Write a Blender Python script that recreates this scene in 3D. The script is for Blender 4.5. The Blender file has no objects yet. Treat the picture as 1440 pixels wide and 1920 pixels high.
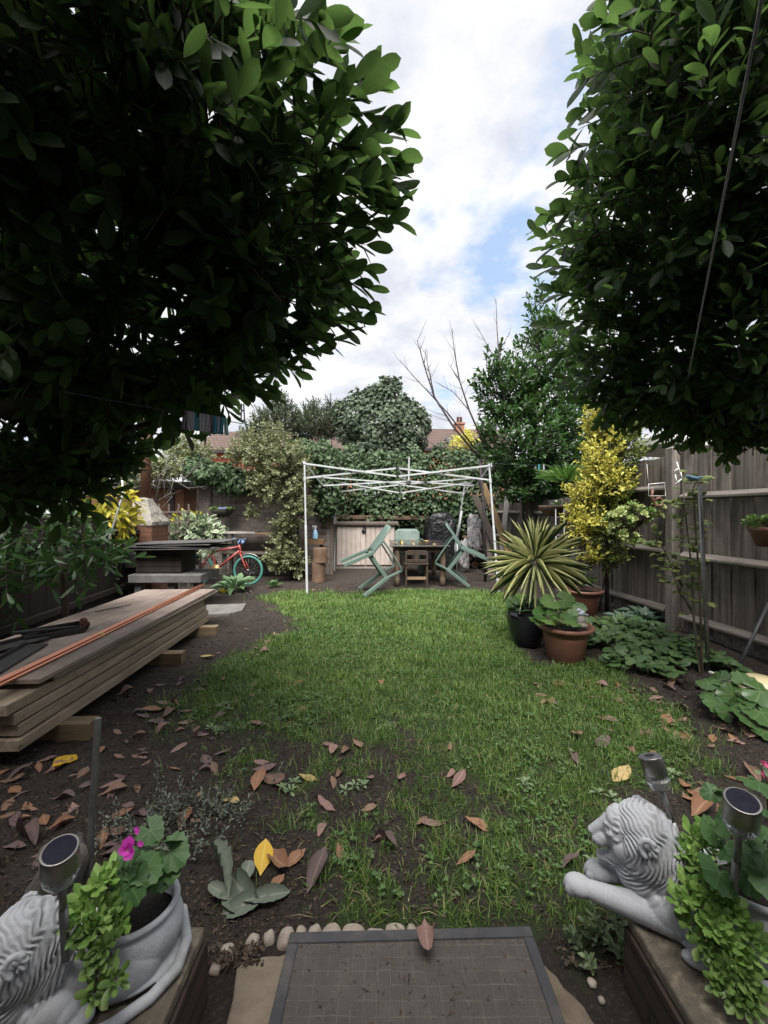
import bpy, bmesh, math, random
import numpy as np
from mathutils import Vector, Matrix, Euler

rad = math.radians
sc = bpy.context.scene
col = sc.collection
random.seed(7)
RNG = np.random.default_rng(7)

# ------------------------------------------------------------------ camera
EYE = 1.3
FPX = 760.0                      # focal length in pixels of the 1440 x 1920 photograph
cam = bpy.data.cameras.new('camera')
cam.sensor_fit = 'VERTICAL'
cam.sensor_height = 36.0
cam.lens = FPX / 1920.0 * 36.0
cam.clip_start = 0.02
cam.clip_end = 2000
co = bpy.data.objects.new('camera', cam)
co.location = (0, 0, EYE)
co.rotation_euler = (rad(90), 0, 0)
col.objects.link(co)
sc.camera = co

# ------------------------------------------------------------------ sky, sun, exposure
SUN_EL, SUN_AZ = rad(62), rad(-175)      # azimuth from +Y (ahead) towards +X (right)
w = bpy.data.worlds.new('World')
sc.world = w
w.use_nodes = True
nt = w.node_tree
nt.nodes.clear()
N = lambda t: nt.nodes.new(t)
L_ = nt.links.new
out = N('ShaderNodeOutputWorld')
bg = N('ShaderNodeBackground')
bg.inputs['Strength'].default_value = 0.1
L_(bg.outputs[0], out.inputs[0])
sky = N('ShaderNodeTexSky')
sky.sky_type = 'NISHITA'
sky.sun_disc = False
sky.sun_elevation = SUN_EL
sky.sun_rotation = SUN_AZ
sky.air_density = 1.0
sky.dust_density = 0.6
tc = N('ShaderNodeTexCoord')
sep = N('ShaderNodeSeparateXYZ')
L_(tc.outputs['Generated'], sep.inputs[0])
def math_n(op, a, b=None, clamp=False):
    m = N('ShaderNodeMath'); m.operation = op; m.use_clamp = clamp
    for i, v in enumerate((a, b)):
        if v is None: continue
        if isinstance(v, (int, float)): m.inputs[i].default_value = v
        else: L_(v, m.inputs[i])
    return m.outputs[0]
zz = math_n('ADD', math_n('MAXIMUM', sep.outputs[2], 0.0), 0.22)
cx = math_n('DIVIDE', sep.outputs[0], zz)
cy = math_n('DIVIDE', sep.outputs[1], zz)
cmb = N('ShaderNodeCombineXYZ')
L_(cx, cmb.inputs[0]); L_(cy, cmb.inputs[1])
def wnoise(scale, detail, off, rough=.55):
    mp = N('ShaderNodeMapping'); mp.inputs['Location'].default_value = off
    L_(cmb.outputs[0], mp.inputs[0])
    n = N('ShaderNodeTexNoise'); n.inputs['Scale'].default_value = scale
    n.inputs['Detail'].default_value = detail; n.inputs['Roughness'].default_value = rough
    L_(mp.outputs[0], n.inputs['Vector'])
    return n.outputs[0]
def wramp(v, stops):
    r = N('ShaderNodeValToRGB'); L_(v, r.inputs[0])
    e = r.color_ramp.elements
    e[0].position, e[0].color = stops[0]
    e[1].position, e[1].color = stops[-1]
    for p, c in stops[1:-1]:
        k = e.new(p); k.color = c
    return r.outputs[0]
CL_OFF = (9.43, 4.93, 2.72)
mask = wramp(wnoise(2.3, 6, CL_OFF), [(.35, (0, 0, 0, 1)), (.455, (1, 1, 1, 1))])
shade = wramp(wnoise(3.6, 6, (7.3, 2.2, 0), .6), [(.32, (1.9, 1.97, 2.25, 1)), (.48, (2.42, 2.46, 2.62, 1)), (.60, (2.8, 2.8, 2.82, 1))])
blue = N('ShaderNodeMix'); blue.data_type = 'RGBA'; blue.blend_type = 'MIX'
blue.inputs[0].default_value = 0.75
L_(sky.outputs[0], blue.inputs[6]); blue.inputs[7].default_value = (1.35, 1.75, 2.35, 1)
mx = N('ShaderNodeMix'); mx.data_type = 'RGBA'
L_(mask, mx.inputs[0]); L_(blue.outputs[2], mx.inputs[6]); L_(shade, mx.inputs[7])
L_(mx.outputs[2], bg.inputs[0])

sl = bpy.data.lights.new('sun', 'SUN')
sl.energy = 2.5
sl.angle = rad(48)
sl.color = (1.0, .96, .9)
so = bpy.data.objects.new('sun', sl)
sd = Vector((math.sin(SUN_AZ) * math.cos(SUN_EL), math.cos(SUN_AZ) * math.cos(SUN_EL), math.sin(SUN_EL)))
so.rotation_euler = sd.to_track_quat('Z', 'Y').to_euler()
so.location = sd * 30
col.objects.link(so)

vs = sc.view_settings
vs.view_transform = 'Standard'
vs.look = 'None'
vs.gamma = 1.0
vs.use_curve_mapping = False
vs.exposure = 1.95
cy_ = sc.cycles
cy_.max_bounces = 6; cy_.diffuse_bounces = 3; cy_.glossy_bounces = 2
cy_.transmission_bounces = 5; cy_.transparent_max_bounces = 6
cy_.use_denoising = True

# ------------------------------------------------------------------ helpers
def at(px, py, Y):
    """world point seen at a pixel of the photograph at depth Y"""
    return Vector(((px - 720) / FPX * Y, Y, EYE - (py - 960) / FPX * Y))
def gr(px, py, z=0.0):
    Y = (EYE - z) * FPX / (py - 960)
    return Vector(((px - 720) / FPX * Y, Y, z))

def tag(o, label=None, cat=None, group=None, kind=None):
    if label: o['label'] = label
    if cat: o['category'] = cat
    if group: o['group'] = group
    if kind: o['kind'] = kind
    return o

def thing(name, label, cat, loc=(0, 0, 0), rotz=0, group=None, rot=None):
    o = bpy.data.objects.new(name, None)
    o.empty_display_size = .1
    col.objects.link(o)
    o.location = loc
    o.rotation_euler = rot if rot is not None else (0, 0, rotz)
    return tag(o, label, cat, group)

def link(name, me, mat, parent=None):
    o = bpy.data.objects.new(name, me)
    if mat is not None and not me.materials: me.materials.append(mat)
    col.objects.link(o)
    if parent is not None: o.parent = parent
    return o

def copy_tree(o, parent=None):
    c = o.copy(); col.objects.link(c)
    if parent is not None: c.parent = parent
    for ch in o.children: copy_tree(ch, c)
    return c

class MB:
    """collects shapes into one mesh"""
    def __init__(s): s.v = []; s.f = []; s.sm = []
    def add(s, vs_, fs, smooth=False):
        k = len(s.v)
        s.v += [tuple(v) for v in vs_]
        s.f += [tuple(i + k for i in f) for f in fs]
        s.sm += [smooth] * len(fs)
        return s
    def box(s, c, d, rot=None):
        x, y, z = d[0] / 2, d[1] / 2, d[2] / 2
        vs_ = [Vector(p) for p in ((-x, -y, -z), (x, -y, -z), (x, y, -z), (-x, y, -z), (-x, -y, z), (x, -y, z), (x, y, z), (-x, y, z))]
        if rot is not None:
            m = Euler(rot).to_matrix(); vs_ = [m @ v for v in vs_]
        c = Vector(c)
        return s.add([v + c for v in vs_], [(0, 3, 2, 1), (4, 5, 6, 7), (0, 1, 5, 4), (1, 2, 6, 5), (2, 3, 7, 6), (3, 0, 4, 7)])
    def bar(s, p, q, w_, h, up=(0, 0, 1), taper=1.0):
        p, q = Vector(p), Vector(q); d = (q - p).normalized(); up = Vector(up)
        if abs(d.dot(up)) > .95: up = Vector((0, 1, 0)) if abs(d.y) < .9 else Vector((1, 0, 0))
        a = d.cross(up).normalized(); b = a.cross(d)
        vs_ = []
        for e, k in ((p, 1), (q, taper)):
            for i, j in ((-1, -1), (1, -1), (1, 1), (-1, 1)):
                vs_.append(e + a * (i * w_ / 2 * k) + b * (j * h / 2 * k))
        return s.add(vs_, [(0, 1, 2, 3), (7, 6, 5, 4), (0, 4, 5, 1), (1, 5, 6, 2), (2, 6, 7, 3), (3, 7, 4, 0)])
    def tube(s, pts, r, n=8, closed=False, caps=True):
        pts = [Vector(p) for p in pts]; m = len(pts)
        rs = r if isinstance(r, (list, tuple)) else [r] * m
        vs_, fs = [], []
        ref = None
        for i, p in enumerate(pts):
            if closed: d = pts[(i + 1) % m] - pts[i - 1]
            else: d = pts[min(i + 1, m - 1)] - pts[max(i - 1, 0)]
            d.normalize()
            if ref is None:
                ref = Vector((0, 0, 1)) if abs(d.z) < .9 else Vector((1, 0, 0))
            a = ref - d * ref.dot(d)
            if a.length < 1e-5: a = d.orthogonal()
            a.normalize(); ref = a; b = d.cross(a)
            for k in range(n):
                t = 2 * math.pi * k / n
                vs_.append(p + (a * math.cos(t) + b * math.sin(t)) * rs[i])
        for i in range(m if closed else m - 1):
            j = (i + 1) % m
            for k in range(n):
                l = (k + 1) % n
                fs.append((i * n + k, i * n + l, j * n + l, j * n + k))
        if caps and not closed:
            fs.append(tuple(range(n))[::-1]); fs.append(tuple((m - 1) * n + k for k in range(n)))
        return s.add(vs_, fs, True)
    def lathe(s, prof, n=32, c=(0, 0, 0), M=None, jit=0):
        vs_, fs = [], []
        for (r, z) in prof:
            for k in range(n):
                t = 2 * math.pi * k / n
                rr = r * (1 + (random.uniform(-jit, jit) if jit else 0))
                v = Vector((rr * math.cos(t), rr * math.sin(t), z))
                if M is not None: v = M @ v
                vs_.append(v + Vector(c))
        for i in range(len(prof) - 1):
            for k in range(n):
                l = (k + 1) % n
                fs.append((i * n + k, i * n + l, (i + 1) * n + l, (i + 1) * n + k))
        if prof[0][0] > 1e-4: fs.append(tuple(range(n))[::-1])
        if prof[-1][0] > 1e-4: fs.append(tuple((len(prof) - 1) * n + k for k in range(n)))
        return s.add(vs_, fs, True)
    def warped(s, L, W, H, n=12, amp=.003):
        vs_, fs = [], []
        ph = [random.uniform(0, 6.3) for _ in range(4)]
        for i in range(n + 1):
            x = L * i / n; f = i / n
            dy = amp * 1.6 * math.sin(f * 3.1 + ph[0]) + random.uniform(-amp, amp) * .25; dz = amp * .5 * math.sin(f * 4 + ph[1]) + random.uniform(-amp, amp) * .15; tw = .010 * math.sin(f * 2.5 + ph[2])
            for (y, z) in ((0, 0), (W, 0), (W, H), (0, H)):
                vs_.append((x, y + dy, z + dz + tw * (y - W / 2) + random.uniform(-amp, amp) * .12))
        for i in range(n):
            for k in range(4):
                l = (k + 1) % 4; fs.append((i * 4 + k, i * 4 + l, i * 4 + 4 + l, i * 4 + 4 + k))
        fs += [(3, 2, 1, 0), (n * 4, n * 4 + 1, n * 4 + 2, n * 4 + 3)]
        return s.add(vs_, fs)
    def prism(s, poly, z0, z1, M=None):
        n = len(poly)
        vs_ = [Vector((p[0], p[1], z0)) for p in poly] + [Vector((p[0], p[1], z1)) for p in poly]
        if M is not None: vs_ = [M @ v for v in vs_]
        fs = [tuple(range(n))[::-1], tuple(range(n, 2 * n))] + [(i, (i + 1) % n, n + (i + 1) % n, n + i) for i in range(n)]
        return s.add(vs_, fs)
    def build(s, name, mat, parent=None, bevel=0, smooth=None, seg=2):
        me = bpy.data.meshes.new(name)
        me.from_pydata(s.v, [], s.f); me.update()
        me.polygons.foreach_set('use_smooth', [bool(x) if smooth is None else smooth for x in s.sm])
        bm = bmesh.new(); bm.from_mesh(me); bmesh.ops.recalc_face_normals(bm, faces=bm.faces); bm.to_mesh(me); bm.free()
        o = link(name, me, mat, parent)
        if bevel:
            b = o.modifiers.new('bevel', 'BEVEL'); b.width = bevel; b.segments = seg; b.limit_method = 'ANGLE'; b.angle_limit = rad(40)
        return o

# ------------------------------------------------------------------ leaf meshes (numpy)
def T_leaf(n=4, peak=.55, sharp=1.0, fold=.25, droop=.2, stem=.06, wave=0.0):
    """a leaf along +x, unit length, half width 1 in y (scaled later)"""
    v = [(0, 0, 0)]; uv = [(.5, 0)]
    for i in range(1, n):
        t = i / n
        tt = t ** (math.log(.5) / math.log(peak))
        hw = max(.05, math.sin(math.pi * tt)) ** sharp
        z = -droop * t * t
        for sgn in (-1, 0, 1):
            v.append((stem + (1 - stem) * t, sgn * hw, z + abs(sgn) * hw * fold * .3 + (wave * math.sin(i * 2.6 + sgn) if sgn else 0)))
            uv.append((.5 + .5 * sgn, t))
    v.append((1, 0, -droop)); uv.append((.5, 1))
    f = [(0, 1, 2), (0, 2, 3)]
    for i in range(n - 2):
        a = 1 + 3 * i; b = a + 3
        f += [(a, b, b + 1, a + 1), (a + 1, b + 1, b + 2, a + 2)]
    a = 1 + 3 * (n - 2); e = len(v) - 1
    f += [(a, e, a + 1), (a + 1, e, a + 2)]
    return np.array(v, float), f, np.array(uv, float)
T_DIAMOND = (np.array([(0, 0, 0), (.45, -1, .05), (1, 0, -.12), (.45, 1, .05)], float), [(0, 1, 2), (0, 2, 3)], np.array([(.5, 0), (0, .5), (.5, 1), (1, .5)], float))
T_BLADE = (np.array([(0, -1, 0), (0, 1, 0), (.5, -.8, .0), (.5, .8, .0), (.97, 0, -.22)], float), [(0, 1, 3, 2), (2, 3, 4)], np.array([(0, 0), (1, 0), (0, .5), (1, .5), (.5, 1)], float))
T_IVY = (np.array([(0, 0, 0), (.1, -.8, -.03), (.35, -1.0, -.06), (.6, -.5, -.03), (1, 0, -.1), (.6, .5, -.03), (.35, 1.0, -.06), (.1, .8, -.03), (.45, 0, .05)], float),
         [(0, 1, 8), (1, 2, 3, 8), (3, 4, 8), (4, 5, 8), (5, 6, 7, 8), (7, 0, 8)],
         np.array([(.5, 0), (.1, .1), (0, .35), (.25, .6), (.5, 1), (.75, .6), (1, .35), (.9, .1), (.5, .45)], float))
def _scallop():
    v = [(.38, 0, .0)]; uv = [(.5, .5)]; n = 26
    for k in range(n):
        a = math.pi + .22 + (2 * math.pi - .44) * k / (n - 1)
        rr = .56 + .035 * math.cos(k * math.pi) + .05 * math.cos(3 * a)
        v.append((.44 + rr * math.cos(a), 1.02 * rr / .56 * math.sin(a), -.09 + .03 * math.cos(7 * a) + .02 * math.sin(3 * a))); uv.append((.5 + .5 * math.sin(a * 3.5), .5))
    return np.array(v, float), [(0, k, k + 1) for k in range(1, n)], np.array(uv, float)
T_ROUND = T_leaf(4, .5, .55, .5, .05, .0)
T_SCALLOP = _scallop()
T_LAUREL = T_leaf(7, .57, .52, .16, .07, .05)
T_SWORD = T_leaf(5, .36, .6, .35, .035, 0)
T_ELL = T_leaf(3, .5, .8, .4, .15, .05)

def nrmz(a):
    return a / np.maximum(np.linalg.norm(a, axis=-1, keepdims=True), 1e-9)

class Leaves:
    def __init__(s): s.p = []; s.d = []; s.n = []; s.L = []; s.W = []; s.r = []; s.b = []
    def add(s, p, d, n, L, W, r=None):
        p = np.atleast_2d(np.asarray(p, float)); k = len(p)
        s.p.append(p); s.d.append(np.broadcast_to(np.asarray(d, float), (k, 3))); s.n.append(np.broadcast_to(np.asarray(n, float), (k, 3)))
        s.L.append(np.broadcast_to(np.asarray(L, float), (k,))); s.W.append(np.broadcast_to(np.asarray(W, float), (k,)))
        s.r.append(RNG.random(k) if r is None else np.broadcast_to(np.asarray(r, float), (k,)))
        return s
    def build(s, name, T, mat, parent=None, smooth=True, bend=None):
        tv, tf, tuv = T
        p = np.concatenate(s.p); d = nrmz(np.concatenate(s.d)); n = np.concatenate(s.n)
        L = np.concatenate(s.L)[:, None]; W = np.concatenate(s.W)[:, None]; r = np.concatenate(s.r)
        n = n - (n * d).sum(1, keepdims=True) * d
        bad = np.linalg.norm(n, axis=1) < 1e-3
        n[bad] = np.cross(d[bad], np.array([.31, .72, .2])); n = nrmz(n)
        y = np.cross(n, d)
        k = len(tv); m = len(p)
        dr = RNG.uniform(.3, 1.8, (m, 1))
        V = (p[:, None] + tv[None, :, 0, None] * (L * d)[:, None] + tv[None, :, 1, None] * (W * y)[:, None] + tv[None, :, 2, None] * (L * dr * n)[:, None])
        V = V.reshape(-1, 3)
        loops = np.array([i for f in tf for i in f]); tot = np.array([len(f) for f in tf])
        LI = (np.arange(m)[:, None] * k + loops[None]).ravel()
        ns = len(loops)
        st = np.concatenate(([0], np.cumsum(tot)[:-1]))
        ST = (np.arange(m)[:, None] * ns + st[None]).ravel()
        me = bpy.data.meshes.new(name)
        me.vertices.add(len(V)); me.vertices.foreach_set('co', V.astype(np.float32).ravel())
        me.loops.add(len(LI)); me.loops.foreach_set('vertex_index', LI.astype(np.int32))
        me.polygons.add(len(ST)); me.polygons.foreach_set('loop_start', ST.astype(np.int32))
        me.update(calc_edges=True)
        uvl = me.uv_layers.new(name='UVMap')
        uvl.data.foreach_set('uv', np.tile(tuv[loops], (m, 1)).astype(np.float32).ravel())
        a = me.attributes.new('rnd', 'FLOAT', 'POINT')
        a.data.foreach_set('value', np.repeat(r, k).astype(np.float32))
        me.polygons.foreach_set('use_smooth', np.full(len(ST), smooth))
        me.validate()
        return link(name, me, mat, parent)

UP = np.array([0, 0, 1.0])
def rdir(n):
    return nrmz(RNG.normal(size=(n, 3)))
def blob(px, py, Y, rx, ry, depth, wt=1.0):
    c = at(px, py, Y)
    return (c.x, c.y, c.z, rx / FPX * Y, depth, ry / FPX * Y, wt)
def shell(blobs, n, inner=.35, clip=True, face=None):
    """random points near the surface of a union of ellipsoids, with outward normals"""
    B = np.array(blobs)
    area = B[:, 6] * ((B[:, 3] * B[:, 4]) ** 1.6 + (B[:, 3] * B[:, 5]) ** 1.6 + (B[:, 4] * B[:, 5]) ** 1.6) ** (1 / 1.6)
    idx = RNG.choice(len(B), n, p=area / area.sum())
    u = rdir(n)
    rr = 1 - np.abs(RNG.normal(0, inner, n)).clip(0, .95)
    lump = 1 + .16 * np.sin(u[:, 0] * 7 + idx * 1.7) * np.sin(u[:, 2] * 6 + idx) + RNG.normal(0, .05, n)
    P = B[idx, :3] + u * B[idx, 3:6] * (rr * lump)[:, None]
    Nn = nrmz(u / B[idx, 3:6])
    if clip:
        keep = np.ones(n, bool)
        for j, b in enumerate(B):
            q = (((P - b[:3]) / b[3:6]) ** 2).sum(1)
            keep &= (q > .5) | (idx == j)
        P, Nn, rr = P[keep], Nn[keep], rr[keep]
    return P, Nn, rr

def twig_leaves(acc, P, D, n, tl, Lr, Wf, ang=.9, tip=True, r=None, twigs=None, tr=.0025):
    """leaves in a spiral along straight twigs that start at P and run along D"""
    m = len(P)
    D = nrmz(D)
    s = nrmz(np.cross(D, nrmz(RNG.normal(size=(m, 3)))))
    t_ = np.cross(D, s)
    ph = RNG.random(m) * 6.28
    for j in range(n):
        f = (j + .6) / n
        a = ph + j * 2.4
        side = s * np.cos(a)[:, None] + t_ * np.sin(a)[:, None]
        al = ang * (1.15 - .6 * f) + RNG.normal(0, .14, m)
        ld = D * np.cos(al)[:, None] + side * np.sin(al)[:, None] + np.array([0, 0, -.05])
        nn = D - ld * (D * ld).sum(1, keepdims=True) + .35 * UP + RNG.normal(0, .18, (m, 3))
        L = RNG.uniform(*Lr, m) * (1 - .25 * abs(f - .5))
        acc.add(P + D * (tl * f), ld, nn, L, L * Wf * RNG.uniform(.85, 1.15, m), r)
    if twigs is not None:
        for i in range(m):
            twigs.tube([P[i] - D[i] * tl * .3, P[i] + D[i] * tl * .95], [tr * 1.3, tr * .6], 4, caps=False)
# ------------------------------------------------------------------ materials
def newmat(name):
    m = bpy.data.materials.new(name); m.use_nodes = True
    t = m.node_tree; t.nodes.clear()
    o = t.nodes.new('ShaderNodeOutputMaterial')
    b = t.nodes.new('ShaderNodeBsdfPrincipled')
    t.links.new(b.outputs[0], o.inputs[0])
    return m, t, b, o
def rgba(c): return (c[0], c[1], c[2], 1)
def tmix(t, fac, a, b, mode='MIX'):
    m = t.nodes.new('ShaderNodeMix'); m.data_type = 'RGBA'; m.blend_type = mode
    for i, v in ((0, fac), (6, a), (7, b)):
        if isinstance(v, (int, float)): m.inputs[i].default_value = v
        elif isinstance(v, tuple): m.inputs[i].default_value = rgba(v)
        else: t.links.new(v, m.inputs[i])
    return m.outputs[2]
def tnoise(t, vec, scale, detail=5, rough=.6, dist=0):
    n = t.nodes.new('ShaderNodeTexNoise'); n.inputs['Scale'].default_value = scale
    n.inputs['Detail'].default_value = detail; n.inputs['Roughness'].default_value = rough; n.inputs['Distortion'].default_value = dist
    if vec is not None: t.links.new(vec, n.inputs['Vector'])
    return n.outputs[0]
def tramp(t, v, a, b, ca=(0, 0, 0), cb=(1, 1, 1)):
    r = t.nodes.new('ShaderNodeValToRGB'); t.links.new(v, r.inputs[0])
    e = r.color_ramp.elements; e[0].position = a; e[1].position = b; e[0].color = rgba(ca); e[1].color = rgba(cb)
    return r.outputs[0]
def tmath(t, op, a, b=0.0, clamp=False):
    m = t.nodes.new('ShaderNodeMath'); m.operation = op; m.use_clamp = clamp
    for i, v in enumerate((a, b)):
        if isinstance(v, (int, float)): m.inputs[i].default_value = v
        else: t.links.new(v, m.inputs[i])
    return m.outputs[0]
def tcoord(t, stretch=(1, 1, 1), rand=False):
    c = t.nodes.new('ShaderNodeTexCoord'); mp = t.nodes.new('ShaderNodeMapping')
    mp.inputs['Scale'].default_value = stretch
    t.links.new(c.outputs['Object'], mp.inputs[0])
    v = mp.outputs[0]
    if rand:
        oi = t.nodes.new('ShaderNodeObjectInfo'); ad = t.nodes.new('ShaderNodeVectorMath'); ad.operation = 'MULTIPLY_ADD'
        t.links.new(oi.outputs['Random'], ad.inputs[0]); ad.inputs[1].default_value = (37, 23, 51); t.links.new(v, ad.inputs[2])
        v = ad.outputs[0]
    return v
def tbump(t, b, h, strength=.3, dist=.01):
    n = t.nodes.new('ShaderNodeBump'); n.inputs['Strength'].default_value = strength; n.inputs['Distance'].default_value = dist
    t.links.new(h, n.inputs['Height']); t.links.new(n.outputs[0], b.inputs['Normal'])
def mat(name, c, c2=None, rough=.7, scale=6, stain=None, stain_amt=.5, bump=.25, bscale=60, metal=0, spec=.5, stretch=(1, 1, 1), coat=0, rand=False, bd=.004, contrast=(.3, .7)):
    m, t, b, o = newmat(name)
    v = tcoord(t, stretch, rand)
    c2 = c2 or tuple(x * .7 for x in c)
    base = tmix(t, tramp(t, tnoise(t, v, scale, 6, .65), *contrast), c, c2)
    if stain is not None:
        base = tmix(t, tmath(t, 'MULTIPLY', tramp(t, tnoise(t, v, scale * .45, 8, .72, .4), .48, .66), stain_amt), base, stain)
    t.links.new(base, b.inputs['Base Color'])
    b.inputs['Roughness'].default_value = rough; b.inputs['Metallic'].default_value = metal
    b.inputs['Specular IOR Level'].default_value = spec
    if coat: b.inputs['Coat Weight'].default_value = coat; b.inputs['Coat Roughness'].default_value = .06
    if bump: tbump(t, b, tnoise(t, v, bscale, 5), bump, bd)
    return m
def wood(name, c, c2, axis='x', rough=.75, fine=140, stain=None, stain_amt=.6, bump=.4, rand=True, lichen=None, knots=False):
    """grain runs along the axis given in the object's own coordinates"""
    st = {'x': (.06, 1, 1), 'y': (1, .06, 1), 'z': (1, 1, .06)}[axis]
    m, t, b, o = newmat(name)
    v = tcoord(t, st, rand); v1 = tcoord(t, (1, 1, 1), rand)
    g = tnoise(t, v, fine, 4, .7, .3); g2 = tnoise(t, v, fine * .18, 5, .6, .8)
    base = tmix(t, tramp(t, g2, .36, .64), c, c2)
    base = tmix(t, tmath(t, 'MULTIPLY', tramp(t, g, .45, .8), .55), base, tuple(x * .45 for x in c2))
    oi = t.nodes.new('ShaderNodeObjectInfo')
    hs = t.nodes.new('ShaderNodeHueSaturation'); t.links.new(base, hs.inputs['Color'])
    t.links.new(tmath(t, 'ADD', tmath(t, 'MULTIPLY', oi.outputs['Random'], .4), .8), hs.inputs['Value'])
    base = hs.outputs[0]
    if knots:
        vo = t.nodes.new('ShaderNodeTexVoronoi'); vo.inputs['Scale'].default_value = 3.2
        mp = tcoord(t, (.9, 2.6, 2.6) if axis == 'x' else (2.6, 2.6, .9), rand); t.links.new(mp, vo.inputs['Vector'])
        base = tmix(t, tmath(t, 'MULTIPLY', tramp(t, vo.outputs['Distance'], .05, .1, (1, 1, 1), (0, 0, 0)), .75), base, tuple(x * .3 for x in c2))
    if stain is not None:
        base = tmix(t, tmath(t, 'MULTIPLY', tramp(t, tnoise(t, v1, 3.5, 7, .7), .45, .7), stain_amt), base, stain)
    if lichen is not None:
        base = tmix(t, tmath(t, 'MULTIPLY', tramp(t, tnoise(t, v1, 22, 5, .7), .58, .68), .6), base, lichen)
    t.links.new(base, b.inputs['Base Color']); b.inputs['Roughness'].default_value = rough; b.inputs['Specular IOR Level'].default_value = .3
    tbump(t, b, g, bump, .003)
    return m
def leafmat(name, c1, c2, rough=.42, trans=.3, margin=None, mwidth=.55, rib=None, tcol=None, spec=.5, centre=None, spots=None, bump=0, rand_obj=False, mnoise=0.0):
    m, t, b, o = newmat(name)
    at_ = t.nodes.new('ShaderNodeAttribute'); at_.attribute_name = 'rnd'
    r = at_.outputs['Fac']
    if rand_obj:
        oi = t.nodes.new('ShaderNodeObjectInfo'); r = oi.outputs['Random']
    base = tmix(t, r, c1, c2)
    uvn = t.nodes.new('ShaderNodeUVMap'); sp = t.nodes.new('ShaderNodeSeparateXYZ'); t.links.new(uvn.outputs[0], sp.inputs[0])
    u = tmath(t, 'MULTIPLY', tmath(t, 'ABSOLUTE', tmath(t, 'SUBTRACT', sp.outputs[0], .5)), 2.0)
    if margin is not None:
        uu = u
        if mnoise:
            uu = tmath(t, 'ADD', u, tmath(t, 'MULTIPLY', tmath(t, 'SUBTRACT', tnoise(t, tcoord(t), 60, 2), .5), mnoise))
        base = tmix(t, tramp(t, uu, mwidth - .08, mwidth + .08), base, margin)
    if rib is not None:
        base = tmix(t, tramp(t, u, .05, .16, (.7, .7, .7), (0, 0, 0)), base, rib)
    if spots is not None:
        v = tcoord(t, (1, 1, 1), rand_obj)
        base = tmix(t, tramp(t, tnoise(t, v, 45, 5, .7), .5, .66), base, spots)
    t.links.new(base, b.inputs['Base Color']); b.inputs['Roughness'].default_value = rough; b.inputs['Specular IOR Level'].default_value = spec
    if bump: tbump(t, b, tnoise(t, tcoord(t), 260, 3), bump, .002)
    if trans:
        tr = t.nodes.new('ShaderNodeBsdfTranslucent')
        if tcol is not None: tr.inputs[0].default_value = rgba(tcol)
        else: t.links.new(base, tr.inputs[0])
        ms = t.nodes.new('ShaderNodeMixShader'); ms.inputs[0].default_value = trans
        t.links.new(b.outputs[0], ms.inputs[1]); t.links.new(tr.outputs[0], ms.inputs[2]); t.links.new(ms.outputs[0], o.inputs[0])
    return m
def brickmat(name, c1, c2, mortar, bw=.225, bh=.075, mort=.012, rough=.85, stain=None):
    m, t, b, o = newmat(name)
    v = tcoord(t); sp = t.nodes.new('ShaderNodeSeparateXYZ'); t.links.new(v, sp.inputs[0])
    cb = t.nodes.new('ShaderNodeCombineXYZ'); t.links.new(tmath(t, 'ADD', sp.outputs[0], sp.outputs[1]), cb.inputs[0]); t.links.new(sp.outputs[2], cb.inputs[1])
    br = t.nodes.new('ShaderNodeTexBrick'); t.links.new(cb.outputs[0], br.inputs['Vector'])
    br.inputs['Scale'].default_value = 1; br.inputs['Brick Width'].default_value = bw; br.inputs['Row Height'].default_value = bh
    br.inputs['Mortar Size'].default_value = mort; br.inputs['Mortar Smooth'].default_value = .2; br.inputs['Bias'].default_value = -.1
    br.inputs['Color1'].default_value = rgba(c1); br.inputs['Color2'].default_value = rgba(c2); br.inputs['Mortar'].default_value = rgba(mortar)
    base = tmix(t, tmath(t, 'MULTIPLY', tnoise(t, v, 14, 6, .7), .6), br.outputs[0], tuple(x * .5 for x in c2))
    if stain is not None: base = tmix(t, tmath(t, 'MULTIPLY', tramp(t, tnoise(t, v, 3, 7, .7), .45, .7), .7), base, stain)
    t.links.new(base, b.inputs['Base Color']); b.inputs['Roughness'].default_value = rough; b.inputs['Specular IOR Level'].default_value = .25
    h = tmath(t, 'ADD', tmath(t, 'MULTIPLY', br.outputs['Fac'], -1.0), tmath(t, 'MULTIPLY', tnoise(t, v, 90, 4), .4))
    tbump(t, b, h, .6, .006)
    return m

G = {}
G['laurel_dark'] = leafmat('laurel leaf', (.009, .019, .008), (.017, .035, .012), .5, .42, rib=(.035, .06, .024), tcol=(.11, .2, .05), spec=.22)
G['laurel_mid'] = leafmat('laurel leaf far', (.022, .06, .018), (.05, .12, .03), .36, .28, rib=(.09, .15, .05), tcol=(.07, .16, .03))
G['bark'] = mat('bark', (.06, .045, .033), (.03, .022, .017), .9, 14, bump=.8, bscale=40, stretch=(1, 1, .3))
G['bark_grey'] = mat('grey bark', (.16, .14, .125), (.07, .06, .05), .85, 20, bump=.5, stretch=(1, 1, .4))
G['twig'] = mat('twig', (.09, .065, .05), (.05, .035, .03), .8, 20, bump=.3)
G['grass'] = leafmat('grass blade', (.06, .132, .02), (.18, .28, .058), .5, .3)
G['ivy'] = leafmat('ivy leaf', (.04, .075, .032), (.095, .145, .07), .5, .2, rib=(.12, .17, .09), spec=.25)
G['ivy_tree'] = leafmat('ivy tree leaf', (.06, .088, .055), (.13, .165, .105), .55, .2, spec=.2)
G['varieg'] = leafmat('variegated shrub leaf', (.085, .125, .045), (.16, .19, .075), .45, .3, margin=(.36, .36, .2), mwidth=.5)
G['feather'] = leafmat('loose tree leaf', (.07, .10, .055), (.13, .165, .09), .5, .3)
G['gold'] = leafmat('golden leaf', (.46, .44, .055), (.70, .65, .15), .45, .3)
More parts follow.
